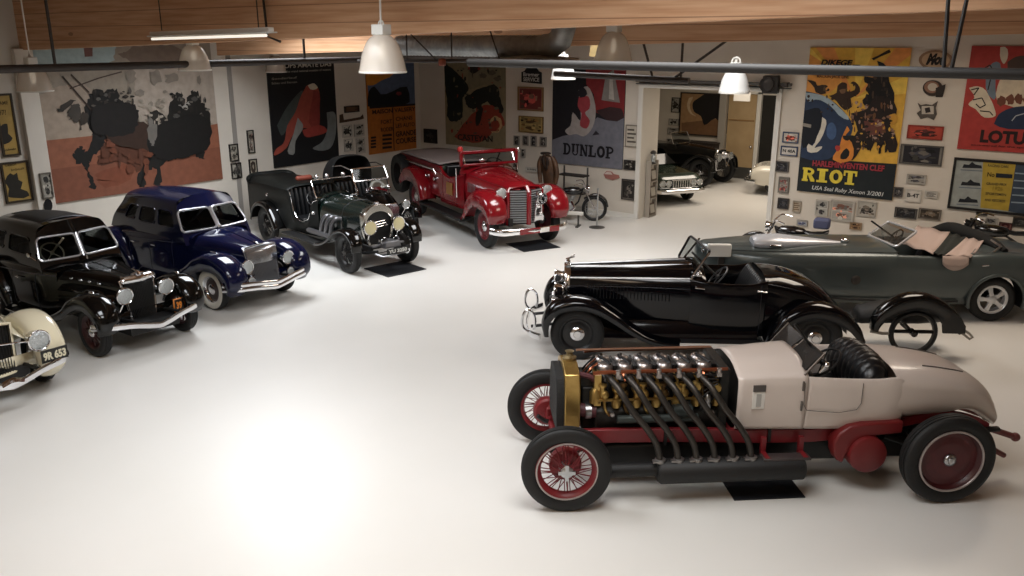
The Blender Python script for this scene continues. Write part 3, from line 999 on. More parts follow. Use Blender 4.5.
p.text('e2cd48', 'RIOT', (48, 410), (416, 438), 92, slab=True)
p.text('cfd2d0', 'USA Seal Ruby Xenon 3/2001', (118, 468), (600, 516), 26, bold=.01, shear=.2)
p.src = (795, 40, 7.2)
p.text('1c1410', 'DIKEGE', (188, 178), (416, 184), 36, bold=.05, shear=.2)
p.stroke('1c1410', [(418, 180), (472, 182)], 6)
p.text('4a2e18', 'MACKIN JACK LINE', (160, 270), (392, 276), 20, bold=.03)
p.done('art_poster', 'big yellow and black film poster lettered RIOT on the back wall', 'poster')

# --- LOTUS
p = Panel('B', -3.16, -1.0, 2.4, 4.45, 'a93b36', th=.04)
p.src = (950, 40, 5.01)
p.poly('6d7c8a', [(180, 150), (232, 108), (252, 118), (228, 200), (222, 300), (192, 275)], 3)
p.poly('cfc2aa', [(250, 200), (380, 186), (560, 190), (560, 300), (240, 312), (230, 270)], 2)
p.poly('d3c8b2', [(95, 240), (130, 232), (165, 240), (200, 290), (222, 340), (228, 380), (172, 388), (128, 346), (92, 322), (122, 290)], 3)
for q in ([(105, 250), (145, 240), (120, 275)], [(115, 300), (160, 290), (178, 325), (150, 340), (130, 320)], [(150, 355), (200, 360), (215, 378)], [(160, 150), (200, 125), (215, 150), (190, 250)]):
    p.stroke('262322', q, 6)
p.poly('4b3a34', [(288, 110), (330, 84), (400, 78), (520, 90), (520, 150), (290, 150)], 3)
p.poly('d2c9b6', [(252, 36), (276, 34), (288, 92), (270, 120), (254, 95)], 3)
for q in ((258, 305), (305, 300), (345, 296), (390, 296)):
    p.blob('6d4030', q[0], q[1], 22, 26)
p.poly('1f2e49', [(220, 420), (245, 372), (300, 342), (380, 330), (600, 330), (600, 450), (380, 448), (250, 436)], 3)
p.stroke('a5adb5', [(310, 405), (330, 380), (380, 366)], 5)
p.text('281617', 'LOTUS', (148, 508), (420, 524), 56, bold=.05)
p.text('3c1a1a', 'engineered for the sport of motoring', (105, 528), (560, 548), 8)
p.done('art_poster', 'red poster of a blue racing car at the right end of the back wall', 'poster')

# --- long framed chart under it
p = Panel('B', -3.18, -1.0, 1.15, 2.22, '9ba19d', th=.03, frame='1f1e1e', fw=.05)
p.src = (940, 145, 6.06)
p.poly('b39a3d', [(262, 90), (462, 100), (416, 400), (244, 380)])
p.poly('3b4858', [(462, 100), (640, 110), (640, 440), (414, 402)])
for (x, y) in ((195, 122), (185, 228), (170, 330)):
    p.poly('20242a', [(x - 60, y + 16), (x - 50, y - 6), (x - 20, y - 2), (x, y - 20), (x + 20, y - 4), (x + 56, y + 2), (x + 60, y + 20)], 1)
    p.stroke('6a7580', [(x - 70, y + 28), (x + 62, y + 36)], 6)
for y, t, a in ((130, 'RACING CARS', 290), (240, 'GRAND PRIX', 280), (300, 'SPORTSMEN', 275), (338, 'AND RECORDS', 270)):
    p.text('4a4430', t, (a, y), (a + 125, y + 8), 15, bold=.02)
p.text('5a4d20', 'No', (285, 190), (330, 192), 26, bold=.03)
p.poly('20262e', [(340, 170), (440, 178), (438, 202), (338, 196)])
p.text('8f7c2c', '1926', (318, 272), (380, 276), 22)
for k in range(5):
    p.stroke('8fa0ad', [(455 - k * 6, 170 + k * 44), (560, 178 + k * 44)], 8)
p.done('framed_chart', 'wide black framed chart with yellow centre column under the red poster', 'picture')

# --- yellow posters, far left
for (q0, q1, lab, fig) in (((-8, 94), (20.5, 155), 'yellow framed poster with black figure, upper of the two at far left', 0), ((-1, 163), (33, 200), 'yellow framed poster with a black horned figure, lower of the two at far left', 1)):
    a0, z1 = on_left(*q0); a1, z0 = on_left(*q1)
    p = Panel('L', a0, a1, z0, z1, 'a88b4c', th=.03, frame='3a3023', fw=.04)
    p.src = (0, 85, 4.43)
    if fig:
        p.poly('2b2822', [(20, 430), (45, 390), (60, 398), (75, 388), (82, 420), (100, 430), (92, 460), (120, 470), (130, 490), (60, 500), (36, 495), (40, 460)], 2)
        p.text('4a3c1c', 'Gaston', (22, 362), (72, 354), 11); p.text('4a3c1c', 'Imbault', (50, 382), (108, 370), 10)
    else:
        p.poly('2b2822', [(-10, 200), (10, 175), (32, 172), (36, 215), (56, 235), (40, 255), (0, 262), (-12, 240)], 2)
        p.text('4a3c1c', 'RAME', (-14, 90), (36, 82), 15); p.text('4a3c1c', '97?', (-4, 134), (28, 130), 22); p.text('4a3c1c', 'Landwehr', (-4, 296), (72, 284), 10)
    p.done('art_poster', lab, 'poster')

# --- small prints
def small(wall, x0, y0, x1, y1, label, frame, base, ink, style=0, name='picture_frame', fw=.025, th=.022, txt=None, group=None):
    f = (lambda x, y: on_left(x, y)) if wall == 'L' else (lambda x, y: on_back(x, y, Y2 if wall == 'R' else YB))
    a0, z1 = f(x0, y0)
    a1, z0 = f(x1, y1)
    if wall == 'L':
        a0 = (a0 + f(x0 + 1, y1)[0]) / 2
    e = .012
    p = Panel(wall, a0 + e, a1 - e, z0 + e, z1 - e, base, th, frame, fw)
    rnd = random.Random(int(x0 * 13 + y0 * 7))
    def blobuv(h, u, v, ru, rv, n=11):
        p.layer += 1
        p.col(h)
        pts = []
        for k in range(n):
            a = 2*PI*k/n
            pts.append(p.pt(*p.uv(min(.92, max(.08, u + ru*math.cos(a)*rnd.uniform(.6, 1.2))), min(.92, max(.08, v + rv*math.sin(a)*rnd.uniform(.6, 1.2))))))
        p.mb.poly(pts)
    if style == 0:      # photograph: a car-like dark shape on a lighter ground
        blobuv(ink, .5, .45, .36, .22); blobuv(dim(ink, 1.6), .45, .62, .2, .12); blobuv(dim(ink, .6), .3, .32, .1, .1, 8); blobuv(dim(ink, .6), .7, .32, .1, .1, 8)
    elif style == 1:    # two stacked pictures
        p.rect(dim(base, .8), .1, .52, .9, .92); blobuv(ink, .5, .72, .28, .13); p.rect(dim(base, .85), .1, .08, .9, .47); blobuv(ink, .5, .28, .22, .15); blobuv(dim(ink, 1.5), .6, .25, .1, .06)
    elif style == 2:    # full dark print
        p.rect(ink, .08, .08, .92, .92); blobuv(dim(ink, 1.9), .5, .5, .28, .24); blobuv(dim(base, .9), .55, .6, .12, .12); blobuv(dim(ink, .5), .35, .35, .12, .12)
    elif style == 3:    # printed lines
        for k in range(4):
            p.rect(ink, .14, .2 + k * .18, .86 - (k % 2) * .15, .28 + k * .18)
    elif style == 4:    # shield pennant
        p.layer += 1; p.col(ink); p.mb.poly([p.pt(*p.uv(*q)) for q in ((.2, .8), (.2, .45), (.5, .1), (.8, .45), (.8, .8), (.5, .9))])
        blobuv(dim(base, .95), .5, .6, .14, .12)
    if style in (0, 1, 2):
        tones = [ink, dim(ink, 1.5), dim(ink, .6), dim(base, .75), dim(base, 1.08), dim(ink, 2.1), dim(base, .55)]
        for _ in range(16):
            u, v = rnd.uniform(.12, .88), rnd.uniform(.12, .88)
            p.layer -= .95
            blobuv(rnd.choice(tones), u, v, rnd.uniform(.03, .13), rnd.uniform(.03, .11), 7)
    if txt:
        A, B = p.uv(.12, .36), p.uv(.88, .36)
        p.layer += 1; p.col(ink)
        text_into(p.mb, txt, 0, 0, 1, 1, .04, lambda x, y: p.pt(A[0] + (B[0]-A[0])*x, A[1] + (p.z1-p.z0)*.3*y))
    return p.done(name, label, 'picture', group)
BK, GD, WH = '24211e', '8a6a3c', 'c9c4b8'
SM = [
 ('L', 36, 172, 51, 197, 'small black and white print pinned on the wall post beside the yellow posters', '6d675e', 'b9b3a6', '33312e', 1),
 ('L', 228, 144, 239, 161, 'small double print just right of the huge horse painting, upper of a pair', BK, 'b5ae9f', '3a3630', 1),
 ('L', 230, 163, 242, 178, 'small framed photo just right of the huge horse painting, lower of a pair', BK, 'a9a498', '3b3835', 0),
 ('L', 246, 130, 255, 153, 'narrow framed print with two pictures, left of the black poster', BK, 'b5ae9f', '4a3a34', 1),
 ('L', 248, 159, 258, 178, 'framed shield shaped pennant left of the black poster', BK, 'b0a998', '3a2f28', 4),
 ('L', 343, 106, 359, 112, 'little dark brown plaque between the black and orange posters', '2b211c', '4a3428', '7a5b40', 3),
 ('L', 341, 125, 352, 137, 'small white sheet with black drawings, upper left of the cluster beside the orange poster', 'b9b4aa', WH, '2c2b29', 0),
 ('L', 353, 124, 364, 136, 'small white sheet with black drawings, upper right of the cluster beside the orange poster', 'b9b4aa', WH, '2c2b29', 1),
 ('L', 343, 139, 353, 151, 'small white sheet with black drawings, lower left of the cluster beside the orange poster', 'b9b4aa', WH, '2c2b29', 0),
 ('L', 355, 138, 365, 153, 'small white sheet with black drawings, lower right of the cluster beside the orange poster', 'b9b4aa', WH, '302e2c', 1),
 ('B', 424, 128, 438, 144, 'small square dark framed picture in the corner behind the fire truck', '1c1a19', '4a4844', '23211f', 2),
 ('B', 518, 86, 544, 112, 'gilt framed reddish picture below the black arched sign', GD, '8f6a55', '6b2f2b', 2),
 ('B', 519, 115, 544, 134, 'gilt framed yellowish picture, below the reddish one', '7a6038', 'b59c62', '4c3a22', 1),
 ('B', 514, 135, 520, 146, 'tiny framed photo, first of the row of four under the gilt frames', '8e8a82', 'b5b0a6', '2c2b2a', 2),
 ('B', 523, 135, 529, 146, 'tiny framed photo, second of the row of four under the gilt frames', '8e8a82', 'b5b0a6', '343231', 2),
 ('B', 531, 135, 537, 147, 'tiny framed photo, third of the row of four under the gilt frames', '8e8a82', 'b5b0a6', '2a2a2c', 2),
 ('B', 540, 136, 547, 147, 'tiny framed photo, fourth of the row of four under the gilt frames', '8e8a82', 'b5b0a6', '3a3634', 2),
 ('B', 521, 148, 526, 158, 'tiny upright dark print beside the brown leather jacket', 'aaa69d', WH, '2a2826', 2),
 ('B', 512, 160, 519, 170, 'tiny oval portrait print beside the fire truck windscreen', 'b3aea4', WH, '33302d', 0),
 ('B', 526, 166, 538, 173, 'small white sign with black capitals beside the leather jacket', 'c2beb5', 'd0ccc2', '1f1e1d', 9, 'LUKEN'),
 ('B', 626, 124, 638, 148, 'tall narrow pale frame with three drawings, right of the hooded figure poster', '8d867b', 'c4beb1', '5e5850', 3),
 ('B', 624, 159, 636, 171, 'small dark group photo left of the doorway, above a larger dark print', '3b3835', '8e8a83', '23211f', 2),
 ('B', 622, 178, 635, 201, 'upright dark print low on the wall left of the doorway', '3f3a37', '7a746c', '2d2a28', 2),
 ('B', 783, 131, 799, 144, 'small blue framed colour picture right of the doorway, topmost of its column', '4c5a70', 'c5bfb4', '8e4236', 0),
 ('B', 781, 145, 798, 157, 'blue framed white card with black marks, second of the column right of the doorway', '3d4a66', 'cfcbc2', '15161a', 9, 'N 40A'),
 ('B', 776, 160, 789, 173, 'dark photo, third of the column right of the doorway', '5d5a57', '8d8a84', '25252a', 2),
 ('B', 779, 176, 789, 194, 'narrow print with red patch, fourth of the column right of the doorway', '77736c', 'aca79d', '6a3a36', 1),
 ('B', 778, 197, 789, 210, 'dark square print at the foot of the column right of the doorway', '403c3a', '55524e', '26262a', 2),
 ('B', 793, 200, 801, 213, 'small brown card under the left corner of the lettered RIOT poster', 'a39a8b', 'b8ac98', '6a5238', 3),
 ('B', 797, 219, 808, 227, 'small bluish print just above the motorcycle handlebars', '9d9b97', 'a9acb5', '4a5068', 0),
 ('B', 816, 199, 828, 217, 'white sheet with black figures under the lettered RIOT poster', 'bcb8af', 'ccc8bf', '27272a', 1),
 ('B', 831, 199, 854, 223, 'large collage print with brown halves under the lettered RIOT poster', 'b3ada2', 'c3beb4', '7a5648', 1),
 ('B', 858, 200, 876, 218, 'busy grey print under the right part of the lettered RIOT poster', 'a8a49b', 'b3aea3', '4c463f', 0),
 ('B', 850, 221, 862, 231, 'small orange brown print low on the wall left of the chrome windscreen', '9c8468', 'b08d66', '3c2a1f', 1),
 ('B', 908, 124, 943, 141, 'red framed sign with dark winged badge right of the lettered RIOT poster', '8f3428', 'b2493a', '3a1d1a', 0),
 ('B', 901, 143, 942, 167, 'wide cut out photograph of dark cars below the red badge sign', '55524e', '77736c', '25252a', 2),
 ('B', 907, 173, 926, 185, 'print with two grey strips below the cut out car photograph', 'aaa69d', 'b5b1a8', '45454a', 1),
 ('B', 894, 186, 903, 198, 'small dark print touching the right edge of the lettered RIOT poster', '57534f', '8f8b84', '2b2b2d', 2),
 ('B', 906, 188, 921, 203, 'white card with dark marks, centre of the group below the cut out photograph', 'c5c1b8', 'd0ccc3', '38383a', 9, 'B-4T'),
 ('B', 925, 190, 938, 199, 'small pale card with one dark block, right end of its group', 'bdb9b0', 'c6c2b8', '3f3d3b', 3),
 ('B', 895, 206, 917, 220, 'dark photo just above the chrome windscreen', '4d4a47', '7d7973', '222224', 2),
 ('B', 919, 207, 941, 221, 'brownish crowd photo right of the dark photo above the windscreen', '6a635a', '9a9184', '40382f', 2),
 ('B', 976, 211, 988, 216, 'little dark plaque hung under the long framed chart', '2a261f', '3a3428', '6a5c40', 3),
 ('B', 970, 217, 983, 227, 'dark print below the long framed chart, first from the left', '403b34', '6a6458', '2a2622', 2),
 ('B', 985, 216, 997, 232, 'pale print with small portraits below the long framed chart', 'b3afa6', 'bdb9b0', '3a3a3c', 1),
 ('B', 999, 221, 1012, 233, 'dark red badge print below the long framed chart', '4a2c2a', '7d5a54', '4c2024', 4),
 ('B', 1013, 216, 1030, 228, 'dark print at the right edge below the long framed chart', '35332f', '6d6a63', '2a2a2a', 2),
 ('R', 672, 97, 680, 113, 'small dark framed print in the far room, topmost left of the moon painting', BK, 'aaa69c', '35312d', 0),
 ('R', 669, 118, 679, 126, 'small print in the far room, second below the dark framed one', '9a968e', 'b9b5ab', '34312e', 0),
 ('R', 668, 127, 679, 135, 'small print in the far room, third below the dark framed one', '9a968e', 'b9b5ab', '2f2c2a', 1),
 ('R', 667, 138, 678, 146, 'small print in the far room, lowest of the column', '9a968e', 'b9b5ab', '2c2a28', 2),
 ('R', 724, 113, 731, 134, 'dark electrical notice on the post beside the tan door', '39352f', '5a5348', '2a2622', 2),
]
for n_, q in enumerate(SM):
    o_ = small(*q[:5], q[5], q[6], q[7], q[8], q[9], txt=q[10] if len(q) > 10 else None)
    if n_ == 0:
        o_.location.x += .14      # hangs on the wall post

# painting in the far room
a0, z1 = on_back(681.5, 92, Y2); a1, z0 = on_back(722, 137, Y2)
p = Panel('R', a0, a1, z0, z1, 'a5825c', th=.05, frame='2a241e', fw=.04)
p.src = (650, 80, 4.43)
p.poly('7d5c40', [(140, 190), (320, 170), (320, 255), (140, 250)])
p.poly('1c1a19', [(245, 60), (330, 55), (330, 200), (290, 170), (240, 200), (225, 160), (195, 140), (190, 100), (215, 80)], 3)
p.poly('cbb492', [(172, 80), (190, 75), (176, 110), (190, 150), (205, 160), (180, 150), (164, 118)], 3)
p.done('painting', 'large brown painting with a black cloud and pale crescent in the far room', 'painting')

# shaped signs
def shape_sign(name, label, cat, wall_pts, base, extra=(), th=.03, Y=None):
    mb = MB(); mats = []
    Y = Y or YB
    lay = 0
    for h, pts in ((base, wall_pts),) + tuple(extra):
        m = mat('print ' + h, h, .5, spec=.3)
        if m not in mats:
            mats.append(m)
        mb.m = mats.index(m)
        P = [on_back(*q, Y) for q in pts]
        if lay == 0:
            mb.rings([[V((a, Y - .004, z)) for a, z in P], [V((a, Y - th, z)) for a, z in P]])
        else:
            mb.poly([V((a, Y - th - lay * .0012, z)) for a, z in P])
        lay += 1
    return mb, mats, (lambda a, z: V((a, Y - th - .006, z)))
arch = [(522, 82), (522, 72), (525, 71), (527, 68), (532, 66.5), (537, 68), (539, 71), (542, 72.5), (542, 84)]
mb, ms, pl = shape_sign('a', '', '', arch, '17181b')
ms.append(mat('print c2c0ba', 'c2c0ba', .5)); mb.m = len(ms) - 1
for t, y in (('Bregner', 76), ('SERVICE', 81)):
    A, B = on_back(524, y), on_back(540, y + .8)
    text_into(mb, t, 0, 0, 1, 1, .02, lambda x, y_: pl(A[0] + (B[0]-A[0])*x, A[1] + .1*y_))
tag(mb.build('arched_sign', ms, flat=True, fixn=False), 'black arched sign with white lettering at the top beside the hooded figure poster', 'sign')
ov = [(936 + 17*math.cos(a), 60 + 10*math.sin(a)) for a in [2*PI*i/24 for i in range(24)]]
ov2 = [(936 + 14*math.cos(a), 60 + 7.8*math.sin(a)) for a in [2*PI*i/24 for i in range(24)]]
mb, ms, pl = shape_sign('a', '', '', ov, '8a6f56', (('b59a7c', ov2),))
ms.append(mat('print 1d1b1a', '1d1b1a', .5)); mb.m = len(ms) - 1
A, B = on_back(926, 64), on_back(945, 64.6)
text_into(mb, 'Mot', 0, 0, 1, 1, .06, lambda x, y_: pl(A[0] + (B[0]-A[0])*x, A[1] + .2*y_), .4)
tag(mb.build('oval_sign', ms, flat=True, fixn=False), 'tan oval sign with black script behind the long pipe, right of the yellow poster', 'sign')
w1 = [(933 + 10*math.cos(a), 88 + 8*math.sin(a)) for a in [2*PI*i/20 for i in range(20)]]
w2 = [(933 + 5*math.cos(a), 87 + 4*math.sin(a)) for a in [2*PI*i/16 for i in range(16)]]
mb, ms, pl = shape_sign('a', '', '', w1, '3a302b', (('8c6a58', [(932 + 7.5*math.cos(a), 87 + 6*math.sin(a)) for a in [2*PI*i/20 for i in range(20)]]), ('c0b8aa', w2), ('2a2624', [(936, 88), (946, 84), (945, 90), (943, 97), (936, 97)])))
tag(mb.build('round_badge', ms, flat=True, fixn=False), 'round dark wheel shaped badge under the tan oval sign', 'badge')
cr1 = [(918, 103), (921, 105), (926, 104), (932, 105), (938, 101), (936, 108), (937, 114), (934, 120), (928, 117), (921, 119), (917, 113), (921, 110)]
mb, ms, pl = shape_sign('a', '', '', cr1, '55504a', (('b9b2a6', [(922, 106), (934, 106), (934, 114), (922, 114)]), ('2e2a28', [(925, 108), (930, 107), (931, 112), (926, 113)])))
tag(mb.build('crest_badge', ms, flat=True, fixn=False), 'small four cornered crest above the red badge sign', 'badge')
ct = [(604, 174), (607, 171), (612, 171.5), (614, 174), (619, 175), (620, 178), (613, 180), (606, 178)]
mb, ms, pl = shape_sign('a', '', '', ct, '9c6a62', (('c9b8b0', [(604.5, 174), (607.5, 171.6), (611.5, 172), (613, 174.5)]),))
tag(mb.build('car_cutout', ms, flat=True, fixn=False), 'small pinkish car shaped cut out under the hooded figure poster', 'sign')
# wrench shaped bar and black oval plate on the left wall
mb = MB()
P = [on_left(*q, .03) for q in ((340, 115), (343, 114), (344, 120), (361, 117), (363, 114.5), (364, 118.5), (361, 119.5), (344, 122.5), (340, 123))]
mb.rings([[V((XL + .004, y, z)) for y, z in P], [V((XL + .03, y, z)) for y, z in P]])
tag(mb.build('wrench', mat('rusty iron', '4d3a2c', .6, .3), flat=True), 'rusty spanner hung on the wall between the black and orange posters', 'wrench')
mb = MB()
P = [on_left(45.5 + 4.2*math.cos(a), 205 + 6.5*math.sin(a), .05) for a in [2*PI*i/20 for i in range(20)]]
mb.rings([[V((XL + .142, y, z)) for y, z in P], [V((XL + .17, y, z)) for y, z in P]])
tag(mb.build('oval_plate', M_black, flat=True), 'small black oval plate on the wall post above the black car roof', 'plate')
# ---------------------------------------------------------------- vehicle building blocks (local axes: x forward, y left, z up)
def wheel(car, x, y, r, w, rim_r, style, cols, steer=0., n=30, wall=None):
    """a wheel part: tyre, rim, spokes or disc, hub; its outer face looks away from the car"""
    o = part('wheel', car)
    o.location = (x, y, r)
    o.rotation_euler = (0, 0, (0 if y > 0 else PI) + steer)
    h = w / 2
    b = MB()
    rr = rim_r
    prof = [(rr, -h*.62), (rr + (r-rr)*.25, -h*.92), (rr + (r-rr)*.55, -h), (r*.955, -h*.84), (r*.99, -h*.62),
            (r*.99, -h*.42), (r*.975, -h*.40), (r*.975, -h*.34), (r, -h*.32), (r, -h*.06), (r*.985, -h*.04), (r*.985, h*.04), (r, h*.06), (r, h*.32), (r*.975, h*.34), (r*.975, h*.40), (r*.99, h*.42),
            (r*.99, h*.62), (r*.955, h*.84), (rr + (r-rr)*.55, h), (rr + (r-rr)*.25, h*.92), (rr, h*.62)]
    b.lathe(prof, (0, 0, 0), 'y', n * 2, closed=True)
    b.build('tyre', M_rubber, o, 50)
    if wall:
        b = MB(); b.lathe([(rr + .005, h*.7), (rr + (r-rr)*.25, h*.95), (rr + (r-rr)*.55, h*1.03), (r*.93, h*.9), (r*.93, h*.86), (rr + (r-rr)*.5, h*.9), (rr + .005, h*.6)], (0, 0, 0), 'y', n * 2, closed=True)
        b.build('white_sidewall', wall, o)
    m_rim, m_sp, m_hub = cols
    b = MB()
    b.lathe([(rr + .012, h*.66), (rr + .02, h*.72), (rr + .008, h*.76), (rr - .012, h*.62), (rr - .03, h*.3), (rr - .045, 0), (rr - .03, -h*.5), (rr + .012, -h*.66)], (0, 0, 0), 'y', n * 2, closed=False)
    b.f = [f for f in b.f if len(f) == 4]
    b.build('rim', m_rim, o)
    if style == 'wire':
        b = MB(); k = 0
        for ring, (hr, hy, off) in enumerate(((.06, h*.95, .35), (.055, h*.2, -.35), (.05, h*.8, .2))):
            m = 16
            for i in range(m):
                a = 2*PI*(i + ring*.33)/m
                a2 = a + off * (1 if i % 2 else -1)
                b.tube([(hr*math.sin(a), hy, hr*math.cos(a)), ((rr-.03)*math.sin(a2), h*.1*(ring - 1), (rr-.03)*math.cos(a2))], .005, 5)
        b.build('spokes', m_sp, o)
        b = MB(); b.lathe([(.075, -h*.6), (.07, h*.3), (.062, h*.8), (.066, h*1.0), (.05, h*1.15), (0, h*1.2)], (0, 0, 0), 'y', 18)
        for i in range(2):
            b.box((0, h*1.12, 0), (.17 if i else .035, .022, .035 if i else .17))
        b.build('hub_nut', m_hub, o)
    elif style == 'spoke':
        b = MB()
        for i in range(12):
            a = 2*PI*i/12
            b.tube([(.05*math.sin(a), h*.5, .05*math.cos(a)), ((rr-.02)*math.sin(a), h*.15, (rr-.02)*math.cos(a))], [.02, .014], 6)
        b.build('spokes', m_sp, o)
        b = MB(); b.lathe([(.08, -h*.4), (.085, h*.3), (.07, h*.75), (.045, h*.95), (0, h)], (0, 0, 0), 'y', 18); b.build('hub_cap', m_hub, o)
    elif style == 'five':
        b = MB()
        for i in range(5):
            a = 2*PI*i/5 + .3
            c, s_ = math.cos(a), math.sin(a)
            sec = []
            for q, wd, yy, th in ((.05, .045, h*.7, .05), (rr*.5, .03, h*.72, .035), (rr - .02, .045, h*.6, .04)):
                e, f = V((s_, 0, c)), V((c, 0, -s_))
                sec.append([e*q + f*wd + V((0, yy, 0)), e*q - f*wd + V((0, yy, 0)), e*q - f*wd + V((0, yy - th, 0)), e*q + f*wd + V((0, yy - th, 0))])
            b.rings(sec)
        b.lathe([(rr + .01, h*.7), (rr - .03, h*.66), (rr - .04, h*.2), (rr + .01, h*.2)], (0, 0, 0), 'y', n*2, closed=True)
        b.build('spokes', m_sp, o, bevel=.006)
        b = MB(); b.lathe([(.07, 0), (.07, h*.7), (.05, h*.82), (0, h*.85)], (0, 0, 0), 'y', 16); b.build('hub_cap', m_hub, o)
    else:                                  # pressed disc with hub cap
        b = MB()
        b.lathe([(rr - .03, h*.25), (rr*.8, h*.2), (rr*.62, h*.42), (rr*.5, h*.45), (rr*.3, h*.4), (0, h*.4)], (0, 0, 0), 'y', n)
        if style == 'disc_holes':
            for i in range(10):
                a = 2*PI*i/10
                b.ball((rr*.72*math.sin(a), h*.32, rr*.72*math.cos(a)), .02, .012, .02, 8, 4)
        b.build('disc', m_sp, o)
        b = MB(); q = rr*(.42 if style != 'disc_flat' else .2)
        b.lathe([(q, h*.4), (q*1.02, h*.55), (q*.9, h*.68), (q*.55, h*.78), (q*.5, h*.86), (0, h*.9)], (0, 0, 0), 'y', 20)
        b.build('hub_cap', m_hub, o)
        if style == 'disc_ring':
            b = MB(); b.tube([(rr*.97*math.sin(2*PI*i/40), h*.7, rr*.97*math.cos(2*PI*i/40)) for i in range(40)], .009, 6, closed=True); b.build('trim_ring', m_hub, o)
    return o

def more_wheel(src, car, x, y, steer=0.):
    o = dup(src, car)
    o.location = (x, y, src.location.z)
    o.rotation_euler = (0, 0, (0 if y > 0 else PI) + steer)
    return o

def headlamp(car, x, y, z, r, shell=None, dirx=1, stem=None, lens=None, deep=1.3, yaw=0):
    shell = shell or M_chrome
    b = MB()
    rot = Matrix.Rotation(yaw, 3, 'Z') if yaw else None
    b.lathe([(0, -r*deep*dirx), (r*.45, -r*deep*.9*dirx), (r*.8, -r*deep*.55*dirx), (r*.98, -r*.1*dirx), (r*1.05, 0), (r*1.05, r*.12*dirx), (r*.94, r*.14*dirx)], (x, y, z), 'x', 24, rot)
    b.f = [f for f in b.f if len(f) == 4]
    if stem:
        b.tube([(x - r*.3*dirx, y, z - r*.8), stem], r*.14, 8)
    o = b.build('headlamp', shell, car)
    b = MB(); b.lathe([(r*.96, r*.11*dirx), (r*.7, r*.22*dirx), (r*.35, r*.28*dirx), (0, r*.3*dirx)], (x, y, z), 'x', 24, rot)
    b.build('lens', lens or M_lens, o)
    c = V((x, y, z))
    e = [V((r*.13*dirx, r*1.0*math.cos(2*PI*i/26), r*1.0*math.sin(2*PI*i/26))) for i in range(26)]
    b = MB(); b.tube([(rot @ p if rot else p) + c for p in e], r*.085, 6, closed=True); b.build('bezel', M_chrome, o)
    return o

def steering(car, c, r, tilt, m=None, spoke=4):
    b = MB()
    rot = Matrix.Rotation(-tilt, 3, 'Y')
    c = V(c)
    ring = [rot @ V((0, r*math.cos(2*PI*i/28), r*math.sin(2*PI*i/28))) + c for i in range(28)]
    b.tube(ring, .014, 8, closed=True)
    for i in range(spoke):
        a = 2*PI*i/spoke + PI/4
        b.tube([c, rot @ V((0, r*math.cos(a), r*math.sin(a))) + c], .008, 6)
    b.ball(c, .035)
    b.tube([c, c + rot @ V((.55, 0, 0))], .016, 8)
    return b.build('steering_wheel', m or M_black, car)

def strip(name, pts, r, m, parent, n=8, flat=None):
    b = MB(); b.tube(pts, r, n, flat=flat)
    return b.build(name, m, parent)

def seat_back(mb, x, z0, z1, hy, lean=.18, pleats=9, depth=.16, y0=0):
    """pleated upholstered back: each pleat a rounded roll"""
    n = pleats
    for i in range(n):
        ya, yb = y0 - hy + 2*hy*i/n, y0 - hy + 2*hy*(i+1)/n
        yc, w = (ya+yb)/2, (yb-ya)/2
        ring = []
        for k in range(9):
            t = k / 8
            z = z0 + (z1 - z0) * t
            xx = x - lean * t
            dd = depth * (1 - .5 * t**4)
            ring.append([V((xx + dd*math.cos(a), yc + w*math.sin(a), z)) for a in [(-PI/2 + PI*j/6) for j in range(7)]] + [V((xx - .05, yc + w, z)), V((xx - .05, yc - w, z))])
        mb.rings(ring)
    return mb

def plate_text(car, txt, c, w, h, base, ink, rx=0, name='number_plate'):
    """registration plate facing +x"""
    b = MB()
    mi = [base, ink]
    c = V(c)
    b.box(c, (.015, w, h))
    b.m = 1
    text_into(b, txt, 0, 0, 1, 1, .05, lambda x, y: V((c.x + .009, c.y + w*.43 - w*.86*(1-x) if False else c.y - w*.43 + w*.86*x, c.z - h*.28 + h*.56*y)))
    return b.build(name, mi, car, flat=True, fixn=False)

def windscreen(car, bl, br, tl, tr, m_frame, fr=.016, mid=None, glassm=None, rnd=.15):
    """framed flat screen with corners given bottom-left, bottom-right, top-left, top-right"""
    bl, br, tl, tr = V(bl), V(br), V(tl), V(tr)
    def q(u, v):
        return (bl*(1-u) + br*u)*(1-v) + (tl*(1-u) + tr*u)*v
    cs = []
    for cu, cv, a0 in ((1-rnd*.6, 1-rnd, 0), (rnd*.6, 1-rnd, 90), (rnd*.6, rnd, 180), (1-rnd*.6, rnd, 270)):
        for i in range(5):
            a = R(a0 + 22.5*i)
            cs.append(q(cu + math.cos(a)*rnd*.6, cv + math.sin(a)*rnd))
    b = MB(); b.tube(cs, fr, 8, closed=True)
    o = b.build('windscreen', m_frame, car)
    b = MB(); b.poly(cs); b.build('pane', glassm or glass('window glass'), o, flat=True)
    if mid:
        strip('mullion', [q(.5, 0), q(.5, 1)], fr*.9, m_frame, o)
    return o
